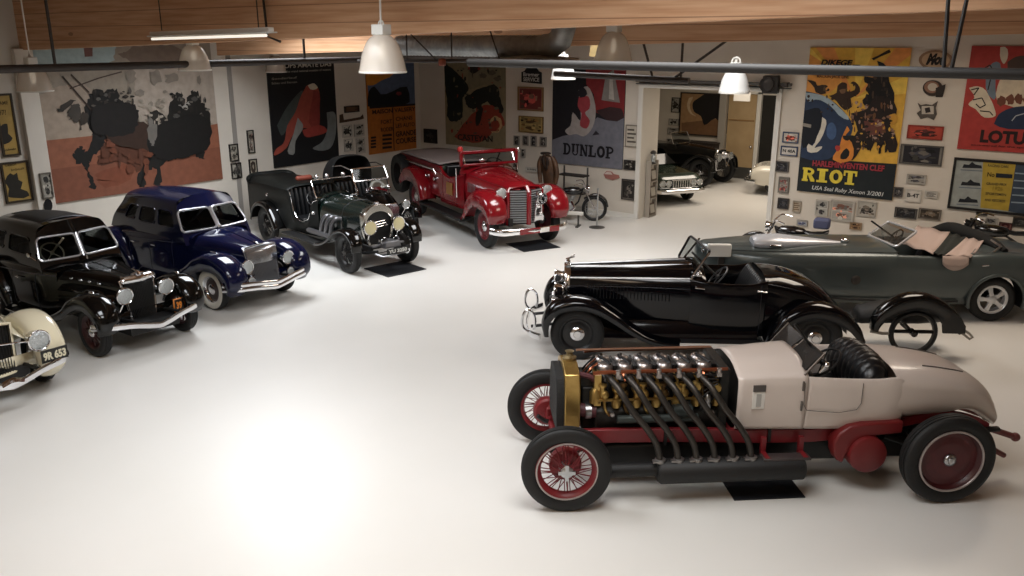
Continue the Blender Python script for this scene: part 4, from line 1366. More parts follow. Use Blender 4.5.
# ================================================================ bare engined racing car, front right
def racer():
    car = thing('racing_car', 'cream and red racing car with exposed twelve cylinder engine, nearest on the right', 'car', (-3.106, 8.316, 0), R(-139.84))
    red = mat('dark red enamel', '761d22', .4, noise=(9, '64151a', .5))
    brt = mat('bright red panel', '6a191a', .45, noise=(6, '5c1416', .4))
    cream = mat('linen enamel', 'cbbfb6', .3, coat=.3, noise=(2, 'c2b5ab', .4))
    brass = mat('brass', 'b89a5c', .3, .85, noise=(8, '94753f', .5))
    copper = mat('copper pipe', 'b0694a', .3, .9)
    iron = mat('engine iron', '1d1d1c', .5, .5, noise=(14, '33302b', .6))
    pipe = mat('exhaust steel', '3a3734', .42, .7, noise=(5, '524c46', .5))
    XF, XR = 1.97, -1.94
    # chassis
    b = MB()
    for sy in (-1, 1):
        P = [(2.06, .34, .58), (1.98, .35, .61), (1.85, .36, .62), (1.0, .39, .63), (-1.2, .40, .63), (-1.6, .40, .70), (-2.1, .38, .76), (-2.5, .36, .66), (-2.62, .36, .60)]
        P = smooth([(x, sy*y, z) for x, y, z in P], 4)
        b.rings([[p + V((0, q*.03, s*(.075 if -1.5 < p.x < 2 else .05))) for q, s in ((-1, -1), (1, -1), (1, 1), (-1, 1))] for p in P])
    for x in (1.7, .2, -1.1, -2.4):
        b.box((x, 0, .6), (.06, .74, .1))
    b.build('chassis_frame', red, car, bevel=.008)
    for sy in (-1, 1):
        b = MB(); b.tube([(2.16, sy*.36, .53), (2.08, sy*.36, .47), (1.97, sy*.36, .45), (1.7, sy*.36, .49), (1.5, sy*.36, .56)], .03, 8, sm=4, flat=(1.2, .8)); b.build('leaf_spring', M_under, car)
        b = MB(); b.tube([(-1.4, sy*.5, .6), (-1.97, sy*.5, .42), (-2.5, sy*.44, .6), (-2.7, sy*.42, .6)], .035, 8, sm=4, flat=(1.2, .8)); b.build('leaf_spring', M_under, car)
    b = MB(); b.tube([(XF + .05, -.72, .47), (XF + .04, -.45, .45), (XF, .45, .45), (XF, .68, .47)], .042, 10, sm=3)
    for sy in (-1, 1):
        b.tube([(XF, sy*.5, .47), (XF - .35, sy*.34, .58)], .028, 8)
        b.tube([(XF, sy*.6, .5), (XF + .05, sy*.3, .66)], .03, 8)
    b.tube([(XF - .16, -.6, .42), (XF - .16, .6, .42)], .016, 8)
    b.build('front_axle', red, car)
    b = MB(); b.tube([(XR, -.74, .48), (XR, .74, .48)], .07, 12); b.ball((XR, 0, .5), .2, .18, .2); b.build('rear_axle', M_under, car)
    for x, y in ((XF, .62), (XF + .05, -.66)):
        b = MB(); b.lathe([(0, -.05), (.15, -.05), (.165, -.03), (.165, .05), (.14, .07), (0, .07)], (x, y, .46), 'y', 28); b.build('brake_drum', red, car)
    # wheels
    silver = mat('rim edge', 'b3a9a6', .3, .6)
    w = wheel(car, XF, .74, .455, .16, .30, 'wire', (red, mat('spoke red', '6d1c22', .45), M_alu), -.05)
    more_wheel(w, car, XF + .05, -.78, -.05)
    for sy in (1, -1):
        strip('rim_ring', [(XF + (.05 if sy < 0 else 0) + .307*math.sin(2*PI*i/48), sy*.808 + (-.04 if sy < 0 else 0), .455 + .307*math.cos(2*PI*i/48)) for i in range(49)], .009, silver, car)
    w = wheel(car, XR, .80, .48, .2, .325, 'disc_flat', (mat('maroon rim', '3d1417', .4), mat('maroon disc', '4a161a', .4, noise=(10, '5c1d22', .5)), M_alu))
    more_wheel(w, car, XR, -.80)
    for sy in (1, -1):
        strip('rim_ring', [(XR + .33*math.sin(2*PI*i/48), sy*.885, .48 + .33*math.cos(2*PI*i/48)) for i in range(49)], .012, silver, car)
    # radiator: faceted brass shell round a black core
    out = [(-.37, .62), (.37, .62), (.37, 1.14), (.29, 1.28), (.12, 1.34), (-.12, 1.34), (-.29, 1.28), (-.37, 1.14)]
    inn = [(-.32, .66), (.32, .66), (.315, 1.11), (.25, 1.23), (.1, 1.28), (-.1, 1.28), (-.25, 1.23), (-.315, 1.11)]
    b = MB()
    X = lambda o, x: [V((x, p[0], p[1])) for p in o]
    b.rings([X(inn, 1.89), X(inn, 1.95), X(out, 1.945), X(out, 1.79), X(inn, 1.78), X(inn, 1.86)], True, False, False)
    rad = b.build('radiator_shell', brass, car, 25, bevel=.01)
    b = MB(); b.prism(inn, 'x', 1.80, 1.915); b.build('radiator_core', mat('radiator core', '0e0e0e', .7, bump=(90, .6)), rad)
    b = MB(); b.prism([(y*1.02, z) for y, z in inn], 'x', 1.93, 2.03); b.build('stone_guard', mat('radiator core', '0e0e0e', .7, bump=(90, .6)), rad, bevel=.01)
    b = MB(); b.lathe([(.07, 1.33), (.075, 1.37), (.04, 1.39), (.035, 1.42), (.05, 1.435), (0, 1.45)], (1.86, 0, 0), 'z', 16); b.tube([(1.86, -.09, 1.40), (1.86, .09, 1.40)], .014); b.build('radiator_cap', mat('dull brass', '8a7a58', .4, .8), rad)
    # engine
    b = MB()
    b.prism([(-.2, .5), (.2, .5), (.31, .66), (.31, .86), (.22, .96), (-.22, .96), (-.31, .86), (-.31, .66)], 'x', .3, 1.62)
    b.box((1.68, 0, .86), (.14, .46, .5)); b.box((.28, 0, .95), (.1, .7, .75))
    eng = b.build('crankcase', iron, car, bevel=.015)
    b = MB()
    for i in range(6):
        x = 1.5 - i * .21
        for sy in (-1, 1):
            b.lathe([(.085, .94), (.085, 1.0), (.092, 1.01), (.085, 1.03), (.085, 1.12), (.095, 1.15), (.095, 1.19), (.07, 1.22)], (x, sy*.17, 0), 'z', 16)
    b.build('cylinders', iron, eng)
    chromy = mat('rocker cover', 'a8a29f', .32, .9)
    for i in range(6):
        x = 1.5 - i * .21
        b = MB()
        b.lathe([(.0, 1.335), (.05, 1.335), (.075, 1.32), (.09, 1.29), (.09, 1.22), (.06, 1.2)], (x, .1, 0), 'z', 16)
        b.lathe([(.0, 1.335), (.05, 1.335), (.075, 1.32), (.09, 1.29), (.09, 1.22), (.06, 1.2)], (x, -.1, 0), 'z', 16)
        o = b.build('rocker_cover', chromy, eng)
        b = MB(); b.tube([(x - .05, .15, 1.33), (x, .06, 1.355), (x + .04, -.05, 1.355), (x, -.12, 1.34)], .016, 6, sm=3); b.box((x + .105, .0, 1.27), (.02, .34, .08)); b.build('rocker_arm', M_black, o)
    b = MB()
    for y in (.33, -.32):
        b.tube([(1.66, y, 1.305), (1.58, y, 1.315), (.4, y, 1.32), (.26, y, 1.32)], .021, 8)
    for i in range(6):
        b.tube([(1.5 - i*.21, .33, 1.31), (1.5 - i*.21, .2, 1.24)], .014, 6)
    b.build('copper_rail', copper, eng)
    b = MB(); b.tube([(1.75, -.30, 1.33), (.25, -.30, 1.33)], .014, 8); b.build('upper_rail', mat('pale copper', 'b88d75', .35, .8), eng)
    for i in range(6):
        x = 1.5 - i * .21
        b = MB()
        b.lathe([(.0, .07), (.035, .065), (.05, .03), (.05, -.03), (.03, -.06)], (x - .09, .31, 1.12 if i % 2 else 1.14), 'y', 12)
        b.lathe([(.045, -.05), (.055, 0), (.03, .06), (.03, .1), (.045, .12), (0, .13)], (x - .1, .29, .96), 'z', 12)
        b.tube([(x - .1, .29, 1.08), (x - .1, .3, 1.2), (x - .06, .26, 1.27)], .014, 6)
        b.build('brass_carburettor', brass, eng)
        b = MB(); b.box((x - .1, .345, 1.27), (.05, .04, .04)); b.lathe([(.028, 0), (.028, .05), (0, .06)], (x - .1, .34, 1.285), 'z', 10); b.build('primer_cup', chromy, eng)
    b = MB(); b.tube([(1.62, .31, 1.0), (.42, .32, 1.0)], .016, 8); b.box((1.6, .2, 1.1), (.07, .2, .34)); b.lathe([(.06, 0), (.06, .12), (.03, .16)], (1.62, .27, .96), 'z', 12); b.build('oil_gallery', brass, eng)
    b = MB()
    b.tube([(1.4, .36, .80), (.55, .36, .80)], .045, 10); b.lathe([(0, 0), (.07, 0), (.07, .2), (0, .2)], (.62, .36, .88), 'x', 14)
    b.build('water_pump_pipe', mat('grey green casting', '3d4442', .5, .4), eng)
    hm = mat('hose', '4c2328', .6)
    b = MB(); b.tube([(1.72, .1, 1.0), (1.55, .1, 1.0)], .09, 14); b.build('dynamo', M_dark, eng)
    b = MB(); b.tube([(1.78, .2, 1.25), (1.66, .22, 1.22), (1.6, .22, 1.16)], .03, 8, sm=3); b.build('water_hose', hm, eng)
    b = MB(); b.tube([(1.8, .22, .86), (1.6, .26, .86)], .075, 14); b.build('water_hose', hm, eng)
    b = MB(); b.lathe([(.08, 0), (.08, .06), (0, .06)], (1.66, .26, .86), 'x', 16); b.build('hose_clamp', M_alu, eng)
    b = MB(); b.ball((.46, .37, 1.0), .035, .035, .07); b.lathe([(.03, -.1), (.03, .0), (0, .01)], (.45, .37, .96), 'z', 10); b.build('oil_filter', M_alu, eng)
    b = MB()
    for k in range(14):
        x = 1.72 - k * .03
        b.tube([(1.74, -.2 + .03*k, 1.0 + .03*(k % 5)), (1.6, -.2 + .03*k, 1.2 + .02*(k % 4))], .012, 6)
    b.build('wiring', M_black, eng); b = MB()
    for k in range(8):
        b.tube([(.36, .34 - .03*k, .8 + .05*k), (.5, .36, .86 + .06*k), (.36, .35, 1.05 + .03*k)], .011, 6, sm=3)
    b.build('oil_pipes', M_black, eng)
    # smaller fittings crowding the near side
    dkb = mat('dark bronze', '5a4526', .4, .7)
    for i in range(6):
        x = 1.5 - i * .21
        b = MB(); b.ball((x + .03, .3, 1.05), .05, .04, .055, 10, 6); b.lathe([(.03, .0), (.03, .08), (.045, .09), (.045, .11), (0, .12)], (x + .05, .3, 1.06), 'z', 10); b.tube([(x + .03, .3, 1.0), (x + .02, .33, .9), (x - .03, .3, .82)], .016, 6, sm=3); b.build('valve_chest', dkb if i % 2 else brass, eng)
        b = MB(); b.tube([(x, .14, 1.2), (x + .04, .24, 1.26), (x + .02, .3, 1.2)], .02, 7, sm=3); b.build('inlet_elbow', copper if i % 2 else iron, eng)
        b = MB(); b.box((x - .1, .1, 1.3), (.05, .12, .03)); b.tube([(x - .13, .22, 1.15), (x - .1, .3, 1.24), (x - .02, .28, 1.28)], .009, 5, sm=3); b.build('spark_lead', M_black, eng)
        b = MB(); b.lathe([(.02, .3), (.026, .32), (.026, .36), (0, .37)], (x - .05, 0, .85), 'y', 8); b.build('bolt_cap', chromy, eng)
    b = MB(); b.box((1.7, .05, 1.16), (.12, .3, .1)); b.lathe([(0, 0), (.07, 0), (.07, .14), (0, .14)], (1.62, .12, 1.1), 'x', 14); b.build('magneto', iron, eng)
    for k in range(4):
        b = MB(); b.tube([(1.72, .16 - .07*k, 1.2), (1.66, .18 - .06*k, 1.3), (1.58, .1 - .06*k, 1.33)], .01, 5, sm=3); b.build('ignition_lead', M_black if k % 2 else copper, eng)
    # six swept exhaust pipes into one silencer
    for i in range(6):
        x = 1.48 - i * .19
        b = MB()
        b.tube([(x + .01, .22, 1.24), (x, .34, 1.245), (x - .06, .46, 1.19), (x - .2, .57, .98), (x - .36, .62, .78), (x - .45, .63, .62), (x - .48, .63, .48), (x - .49, .63, .40)], .034, 12, sm=5)
        b.build('exhaust_pipe', pipe, car)
    b = MB(); b.lathe([(0, -.52), (.1, -.52), (.13, -.5), (.13, .98), (.1, 1.02), (0, 1.02)], (0, .62, .33), 'x', 24); sil = b.build('silencer', M_under, car)
    for i in range(6):
        b = MB(); b.lathe([(.055, .44), (.058, .475), (.045, .48)], (.99 - i*.19, .63, 0), 'z', 14); b.box((.99 - i*.19 + .06, .66, .465), (.05, .05, .02)); b.build('exhaust_flange', mat('flange steel', '8a8683', .35, .8), sil)
    b = MB(); b.lathe([(0, 1.0), (.075, 1.0), (.075, 1.5), (0, 1.52)], (0, .6, .345), 'x', 20); b.build('front_tube', M_under, sil)
    # undertray between the rails, enlarged to stand in for shade beneath the car
    b = MB(); b.box((-.1, 0, .39), (3.4, .74, .24)); b.build('undertray', M_under, car, bevel=.03)
    # body: scuttle, cockpit, tail
    def sec(x, hw, zb, zs, zt, ch=.07, top=None):
        return [(x, hw*.93, zb), (x, hw*.98, zb + (zs-zb)*.3), (x, hw, zb + (zs-zb)*.7), (x, hw*.985, zs - .03), (x, hw - ch*.25, zs + .0), (x, hw - ch*1.2, zs + (zt-zs)*.28), (x, hw*.42, zt - (zt-zs)*.1), (x, 0, zt)]
    sc = [sec(.18, .47, .70, 1.25, 1.36), sec(-.06, .49, .70, 1.265, 1.385), sec(-.33, .51, .70, 1.275, 1.405), sec(-.53, .525, .70, 1.28, 1.42)]
    s = Surf(sc); b = MB(); s.mesh(b, 4, 5); hood = b.build('scuttle', cream, car, 60, solid=.012)
    b = MB(); b.prism([(sy*p[1], p[2] - .01) for sy in (1,) for p in sc[0]] + [(-p[1], p[2] - .01) for p in sc[0][::-1]], 'x', .12, .155); b.build('firewall', iron, hood)
    # cockpit sides: skin with an open top and a rolled inner edge
    def csec(x, hw, zb, zs):
        return [(x, hw*.93, zb), (x, hw*.98, zb + (zs-zb)*.3), (x, hw, zb + (zs-zb)*.7), (x, hw*.985, zs - .05), (x, hw - .03, zs), (x, hw - .06, zs - .02), (x, hw - .08, zs - .2), (x, hw - .09, .72)]
    cs = [csec(-.50, .518, .70, 1.28), csec(-.78, .535, .70, 1.262), csec(-1.02, .54, .70, 1.25), csec(-1.27, .545, .71, 1.245), csec(-1.48, .545, .73, 1.25), csec(-1.56, .530, .76, 1.22)]
    s = Surf(cs); b = MB(); s.mesh(b, 4, 4); b.build('cockpit_side', cream, car, 60, solid=.01)
    b = MB(); b.box((-1.0, 0, .72), (.96, .98, .04)); b.build('cockpit_floor', M_under, car)
    def tsec(x, hw, zb, zs, zt, cx=None):
        return [(x, hw*.7, zb), (x, hw*.97, zb + (zs-zb)*.28), (x, hw, zb + (zs-zb)*.7), (x, hw*.985, zs - .05), (x, hw - .05, zs + .005), (x, hw*.72, zs + (zt-zs)*.7), (x, hw*.4, zt), (x, 0, zt)]
    ts = [tsec(-1.46, .545, .74, 1.25, 1.325), tsec(-1.78, .54, .76, 1.215, 1.30), tsec(-2.1, .52, .78, 1.165, 1.25), tsec(-2.36, .48, .80, 1.10, 1.18), tsec(-2.56, .43, .70, .97, 1.05), tsec(-2.69, .38, .62, .80, .87), tsec(-2.75, .28, .56, .66, .69)]
    s = Surf(ts); b = MB(); s.mesh(b, 4, 4, cap0=False, cap1=True); tail = b.build('tail', cream, car, 60)
    for sy in (1, -1):
        strip('louvre', [s.P(u, 5.6, sy) + V((0, 0, .004)) for u in (1.2, 1.6, 2.0, 2.4, 2.8)], .008, mat('seam', '57504a', .6), tail)
    # leather horseshoe back with pleats as hoops
    b = MB()
    rg = []
    N = 88
    for i in range(N + 1):
        t = i / N
        y = -.5 + 1.0 * t
        pl = abs(math.sin(PI * t * 10)) ** .6
        rr = .215 + .014 * pl
        e = 1 - .55 * abs(2*t - 1) ** 4
        rg.append([V((-1.30 + (abs(2*t-1)**2)*.05 + rr*e*math.cos(a)*.9, y, 1.16 + rr*1.2*e*math.sin(a))) for a in [2*PI*j/20 for j in range(20)]])
    b.rings(rg); b.build('seat_back', M_leather, car, 70)
    b = MB(); b.box((-1.06, 0, .85), (.45, .9, .2)); b.build('seat', M_leather, car, bevel=.05, seg=3)
    # aero screens: dark low panes in frames
    b = MB()
    for y0, y1 in ((-.47, -.03), (.03, .47)):
        b.rings([[V((-.52, y, 1.33 + .06*(1 - abs(y)*1.6))) for y in (y0, y1)] + [V((-.50, y, 1.33 + .06*(1-abs(y)*1.6))) for y in (y1, y0)],
                 [V((-.68, y, 1.52)) for y in (y0, y1)] + [V((-.665, y, 1.52)) for y in (y1, y0)]])
    b.build('aero_screen', mat('smoked screen', '2c2b2a', .2, spec=.6), car, flat=True)
    for y in (-.49, 0, .49):
        strip('screen_post', [(-.49, y, 1.3), (-.68, y, 1.53)], .012, mat('brown post', '6b6158', .4, .6), car)
    steering(car, (-.80, .2, 1.32), .2, .9, M_black)
    b = MB(); b.box((-.58, 0, 1.22), (.03, .9, .16)); d = b.build('dashboard', M_black, car)
    for y in (.36, .2, .02, -.15):
        b = MB(); b.lathe([(0, .02), (.04, .02), (.05, 0), (.05, -.02)], (-.60, y, 1.24), 'x', 14, Matrix.Rotation(PI, 3, 'Z')); b.build('gauge', M_chrome, d)
    b = MB(); b.tube([(-.66, .45, 1.31), (-.72, .47, 1.40)], .015); b.ball((-.72, .47, 1.40), .035, .035, .03); b.build('mirror', M_chrome, car)
    # door seam, hinges, badge
    seam = mat('seam', '57504a', .6)
    strip('door_seam', [(-.49, .536, 1.23), (-.49, .544, 1.0), (-.53, .54, .93), (-.87, .551, .90), (-1.05, .554, .93), (-1.09, .556, 1.0), (-1.09, .554, 1.22)], .004, seam, car, 6)
    for z in (1.2, .98):
        b = MB(); b.lathe([(.012, -.05), (.012, .05)], (-.47, .54, z), 'z', 8); b.build('door_hinge', seam, car)
    b = MB(); b.box((-.03, .497, 1.07), (.13, .012, .26)); pl = b.build('badge_plate', mat('badge white', 'd5d2cb', .4), car, bevel=.004)
    b = MB(); b.box((-.03, .504, 1.17), (.13, .012, .07)); b.build('badge_header', mat('badge dark', '4a4542', .5), pl); b = MB(); b.box((-.03, .504, 1.04), (.05, .012, .14)); b.build('badge_emblem', mat('badge grey', 'a5a39e', .4), pl)
    # chain guard and sprocket cover in red
    b = MB()
    arc = [V((-1.17 + .27*math.cos(a), 0, .47 + .27*math.sin(a))) for a in [R(200 - 10*i) for i in range(0)]]
    o1 = [(-.84, .46), (-.83, .58), (-.88, .68), (-.98, .755), (-1.12, .785), (-1.55, .80), (-1.55, .67), (-1.2, .64), (-1.06, .56), (-.97, .42), (-.95, .34), (-.88, .38)]
    b.prism(o1, 'y', .44, .6)
    b.build('chain_guard', brt, car, bevel=.02)
    b = MB(); b.lathe([(0, .66), (.17, .66), (.195, .645), (.2, .62), (.2, .5), (0, .5)], (-1.19, 0, .45), 'y', 36); b.build('sprocket_cover', brt, car)
    # step and brackets
    for x in (-.12, -.52):
        b = MB(); b.box((x, .5, .52), (.05, .04, .2)); b.box((x, .58, .45), (.05, .18, .03)); b.build('step_bracket', red, car)
    b = MB(); b.box((-.32, .62, .45), (.5, .14, .025)); b.build('step', mat('step metal', '4c4443', .5, .5), car, bevel=.006)
    b = MB()
    for k in range(3):
        b = MB(); b.box((.9 - k * 1.1, .43, .62), (.03, .05, .16)); b.build('frame_bracket', M_under, car)
    # rear bars
    rust = mat('rust red bar', '6b3230', .5)
    for y0 in (.3, -.3):
        b = MB(); b.tube([(-2.45, y0, .60), (-2.75, y0*.95, .52), (-3.02, y0*.9, .42)], .035, 8); b.ball((-3.02, y0*.9, .42), .05); b.build('rear_bar', rust, car)
        b = MB(); b.tube([(-2.5, y0, .42), (-2.72, y0*.95, .32), (-2.93, y0*.9, .2)], .03, 8); b.build('lower_rear_bar', rust, car)
    return car
racer()
# ================================================================ the dark cars on the right
def half(x, *pts):
    return [(x, y, z) for y, z in pts]
def offy(rg, d):
    return [p + V((0, d, 0)) for p in rg]

def roadster():
    car = thing('roadster', 'black open roadster with chrome radiator, standing just behind the cream and red racing car', 'car', (-5.24, 11.677, 0), R(-146.72))
    pt = mat('midnight black', '06070b', .1, spec=.5)
    trim_ = mat('running board edge', 'd0cec8', .4)
    FX, RX, r = 1.75, -1.70, .40
    w = wheel(car, FX, .70, r, .17, .25, 'disc', (M_black, mat('wheel black', '0d0d0e', .3), M_chrome))
    for x, y in ((FX, -.70), (RX, .70), (RX, -.70)):
        more_wheel(w, car, x, y)
    b = MB(); b.box((0, 0, .42), (3.9, .66, .14)); b.tube([(FX, -.66, .37), (FX, .66, .37)], .04); b.tube([(RX, -.66, .37), (RX, .66, .37)], .05); b.build('chassis', M_under, car)
    # bonnet
    s = Surf([half(.10, (.50, .55), (.53, .8), (.52, 1.08), (.44, 1.24), (.24, 1.345), (0, 1.375)), half(.7, (.44, .55), (.46, .8), (.455, 1.08), (.39, 1.22), (.21, 1.315), (0, 1.345)),
              half(1.3, (.35, .55), (.37, .8), (.37, 1.06), (.32, 1.19), (.17, 1.28), (0, 1.31)), half(1.87, (.27, .55), (.29, .8), (.295, 1.04), (.26, 1.17), (.14, 1.25), (0, 1.28))])
    b = MB(); s.mesh(b, 5, 5); bon = b.build('bonnet', pt, car, 60)
    strip('centre_hinge', [s.P(.05 + 2.95*i/12, 5, 1) + V((0, 0, .006)) for i in range(13)], .016, M_alloy, bon)  # hinge strip widened and brightened to imitate a reflected highlight line
    for sy in (1, -1):
        strip('shoulder_highlight_strip', s.line(.0, 3, 2.7, sy, .006), .014, M_alloy, bon)  # bright strip drawn where light would reflect along the bonnet shoulder
        b = MB()
        for i in range(26):
            p0 = s.P(.5 + i*.085, 2.05, sy) + V((0, .006*sy, 0)); p1 = s.P(.5 + i*.085, 1.2, sy) + V((0, .006*sy, 0))
            b.tube([p0, p1], .007, 5)
        b.build('louvres', pt, bon)
        strip('lower_moulding', s.line(0, 3, 1.9, sy, .004), .006, mat('moulding dark', '2a2b30', .2, .5), bon)
    # radiator shell and honeycomb
    out = [(-.26, .52), (.26, .52), (.30, 1.0), (.27, 1.17), (.15, 1.27), (0, 1.31), (-.15, 1.27), (-.27, 1.17), (-.30, 1.0)]
    inn = [(y*.82, .6 + (z-.52)*.84) for y, z in out]
    X = lambda o, x: [V((x, p[0], p[1])) for p in o]
    b = MB(); b.rings([X(out, 1.86), X(out, 1.93), X([(y*.96, z*.99) for y, z in out], 1.955), X(inn, 1.95), X(inn, 1.91)], True, False, False); ra = b.build('radiator_shell', M_chrome, car, 40)
    b = MB(); b.prism(inn, 'x', 1.88, 1.925); b.build('radiator_core', mat('radiator mesh', '3b3d40', .5, .6, bump=(80, .6)), ra)
    b = MB(); b.lathe([(.035, 1.3), (.04, 1.33), (.02, 1.35)], (1.9, 0, 0), 'z', 12); b.tube([(1.93, 0, 1.35), (1.86, .0, 1.38), (1.80, .07, 1.41)], [.02, .008], 6); b.tube([(1.86, 0, 1.38), (1.80, -.07, 1.41)], [.015, .008], 6); b.build('mascot', M_chrome, ra)
    for sy in (1, -1):
        headlamp(car, 2.08, sy*.37, .96, .12, stem=(2.0, sy*.34, .62))
        b = MB(); b.lathe([(0, -.05), (.05, -.04), (.05, .02), (.09, .05), (.085, .055)], (2.12, sy*.2, .72), 'x', 16); b.f = [f for f in b.f if len(f) == 4]; b.build('horn', M_chrome, car)
    strip('lamp_bar', [(1.98, -.6, .66), (2.04, -.3, .7), (2.04, .3, .7), (1.98, .6, .66)], .018, M_chrome, car)
    # wings
    fender.flip = False
    b = MB()
    fender(b, [(2.20, .38), (2.21, .58), (2.10, .78), (1.86, .88), (1.55, .86), (1.25, .71), (.95, .50), (.68, .36), (.42, .31), (.2, .30)], .70, [.15, .17, .19, .19, .185, .18, .17, .17, .17, .17], [.05, .07, .09, .10, .09, .07, .05, .035, .02, .015], [.03, .05, .07, .08, .08, .07, .06, .05, .04, .03])
    b.build('front_wing', pt, car, 60, solid=.008)
    b = MB()
    fender(b, [(-.98, .31), (-1.12, .52), (-1.3, .72), (-1.55, .83), (-1.8, .83), (-2.05, .73), (-2.25, .55), (-2.36, .38)], .70, .17, [.03, .07, .1, .11, .11, .1, .08, .05], [.03, .07, .1, .12, .12, .1, .07, .04])
    b.build('rear_wing', pt, car, 60, solid=.008)
    for sy in (1, -1):
        b = MB(); b.box((-.36, sy*.72, .30), (1.2, .28, .04)); rb = b.build('running_board', mat('rubber board', '1a1a1b', .6), car, bevel=.01)
        b = MB(); b.box((-.36, sy*.875, .305), (1.24, .03, .06)); b.build('edge_strip', trim_, rb)
        b = MB(); b.grid([[V((x, sy*.5, .56)), V((x, sy*.6, .42)), V((x, sy*.62, .31))] for x in (1.4, .2, -.9)]); b.build('valance', pt, car)
    # body tub, doors and tail
    def bs(x, hw, zb, zt):
        return half(x, (hw*.94, zb), (hw, zb + .2), (hw*1.02, (zb+zt)/2 + .05), (hw, zt - .06), (hw - .02, zt), (hw - .06, zt), (hw - .085, zt - .05), (hw - .1, .55))
    s = Surf([bs(.10, .525, .34, 1.20), bs(-.15, .57, .34, 1.165), bs(-.5, .60, .34, 1.15), bs(-.8, .60, .34, 1.155), bs(-1.0, .595, .36, 1.2)])
    b = MB(); s.mesh(b, 5, 4); b.build('body_side', pt, car, 50)
    for sy in (1, -1):
        dr = strip('door', [p for p in [s.P(u, v, sy) + V((0, .003*sy, 0)) for u, v in [(.35 + 3.2*i/12, .25) for i in range(13)] + [(3.55, .25 + 3.2*i/8) for i in range(1, 9)]]] , .004, mat('seam black', '1c1d21', .5), car, 5)
        for u, zz in ((.3, 3.0), (3.3, 3.0)):
            p = s.P(u, zz, sy)
            b = MB(); b.tube([p + V((0, sy*.0, -.03)), p + V((0, sy*.05, -.03))], .012, 8); b.tube([p + V((.02, sy*.05, -.03)), p + V((-.12, sy*.05, -.045))], [.012, .009], 8); b.build('door_handle', M_chrome, dr)
    def ts(x, hw, zb, zs, zt):
        return half(x, (hw*.85, zb), (hw, zb + .12), (hw, zs - .15), (hw*.95, zs), (hw*.75, zs + (zt-zs)*.65), (hw*.4, zt - .01), (0, zt))
    t = Surf([ts(-.98, .60, .36, 1.14, 1.27), ts(-1.25, .59, .4, 1.08, 1.26), ts(-1.55, .57, .44, 1.0, 1.19), ts(-1.85, .53, .46, .84, 1.05), ts(-2.1, .47, .46, .66, .83), ts(-2.25, .4, .45, .52, .62), ts(-2.3, .3, .44, .47, .5)])
    b = MB(); t.mesh(b, 5, 5, cap1=True); tl = b.build('tail', pt, car, 60)
    strip('tail_moulding', t.line(.1, 5, 3.2, 1, .004), .007, mat('moulding dark', '2a2b30', .2, .5), tl); strip('tail_moulding', t.line(.1, 5, 3.2, -1, .004), .007, mat('moulding dark', '2a2b30', .2, .5), tl)
    # scuttle, seats, screen, wheel
    s2 = Surf([half(.10, (.52, 1.17), (.44, 1.25), (.24, 1.35), (0, 1.38)), half(-.02, (.54, 1.16), (.47, 1.24), (.26, 1.35), (0, 1.375)), half(-.12, (.55, 1.15), (.48, 1.2), (.27, 1.28), (0, 1.3))])
    b = MB(); s2.mesh(b, 4, 4); b.build('scuttle', pt, car, 60)
    b = MB(); b.box((-.45, 0, .55), (1.05, 1.0, .05)); b.build('cabin_floor', M_under, car)
    b = MB(); seat_back(b, -.78, .6, 1.2, .5, .2, 11, .14); seat = b.build('seat_back', M_leather, car, 60)
    b = MB(); b.box((-.58, 0, .66), (.5, 1.0, .2)); b.build('seat_cushion', M_leather, car, bevel=.05, seg=3)
    for y0, y1 in ((.5, -.5),):
        wsn = windscreen(car, (.16, -.5, 1.29), (.06, .5, 1.27), (0, -.46, 1.64), (-.16, .46, 1.62), mat('screen frame', '1b1b1d', .3, .6), .019, None, glass('window glass'), .1)
    strip('screen_post', [(.1, .52, 1.2), (.05, .51, 1.3), (-.15, .47, 1.6)], .016, M_chrome, car); strip('screen_post', [(.1, -.52, 1.2), (.05, -.51, 1.3), (-.15, -.47, 1.6)], .016, M_chrome, car)
    b = MB(); b.ball((.0, .6, 1.3), .05, .03, .035); b.tube([(.1, .5, 1.24), (0, .6, 1.3)], .01); b.build('side_mirror', M_chrome, car)
    b = MB(); b.ball((-.13, 0, 1.52), .02, .1, .03); b.build('mirror', M_chrome, car)
    steering(car, (-.33, .26, 1.18), .19, .75, mat('wheel grey', '3a3a3c', .4))
    # bumper: twin chrome blades joined by tall loops
    b = MB()
    b.tube([(2.3, -.78, .36), (2.45, -.6, .35), (2.52, -.2, .34), (2.52, .2, .34), (2.45, .6, .35), (2.3, .78, .36)], .035, 10, sm=4, flat=(.5, 1.4)); bu = b.build('bumper', M_chrome, car)
    for y in (-.55, .55):
        b = MB(); b.tube([(2.46, y, .34), (2.56, y, .42), (2.56, y, .62), (2.50, y, .70), (2.42, y, .66), (2.38, y, .52), (2.4, y, .4)], .02, 8, sm=3); b.build('overrider', M_chrome, bu)
    b = MB(); b.tube([(2.45, -.3, .36), (2.0, -.3, .42)], .025); b.tube([(2.45, .3, .36), (2.0, .3, .42)], .025); b.build('bumper_iron', M_under, car)
    b = MB(); b.box((2.02, .6, 1.0), (.08, .02, .16)); b.tube([(1.9, .62, .9), (2.02, .6, .95)], .01); b.build('side_lamp', pt, car)
    return car
roadster()

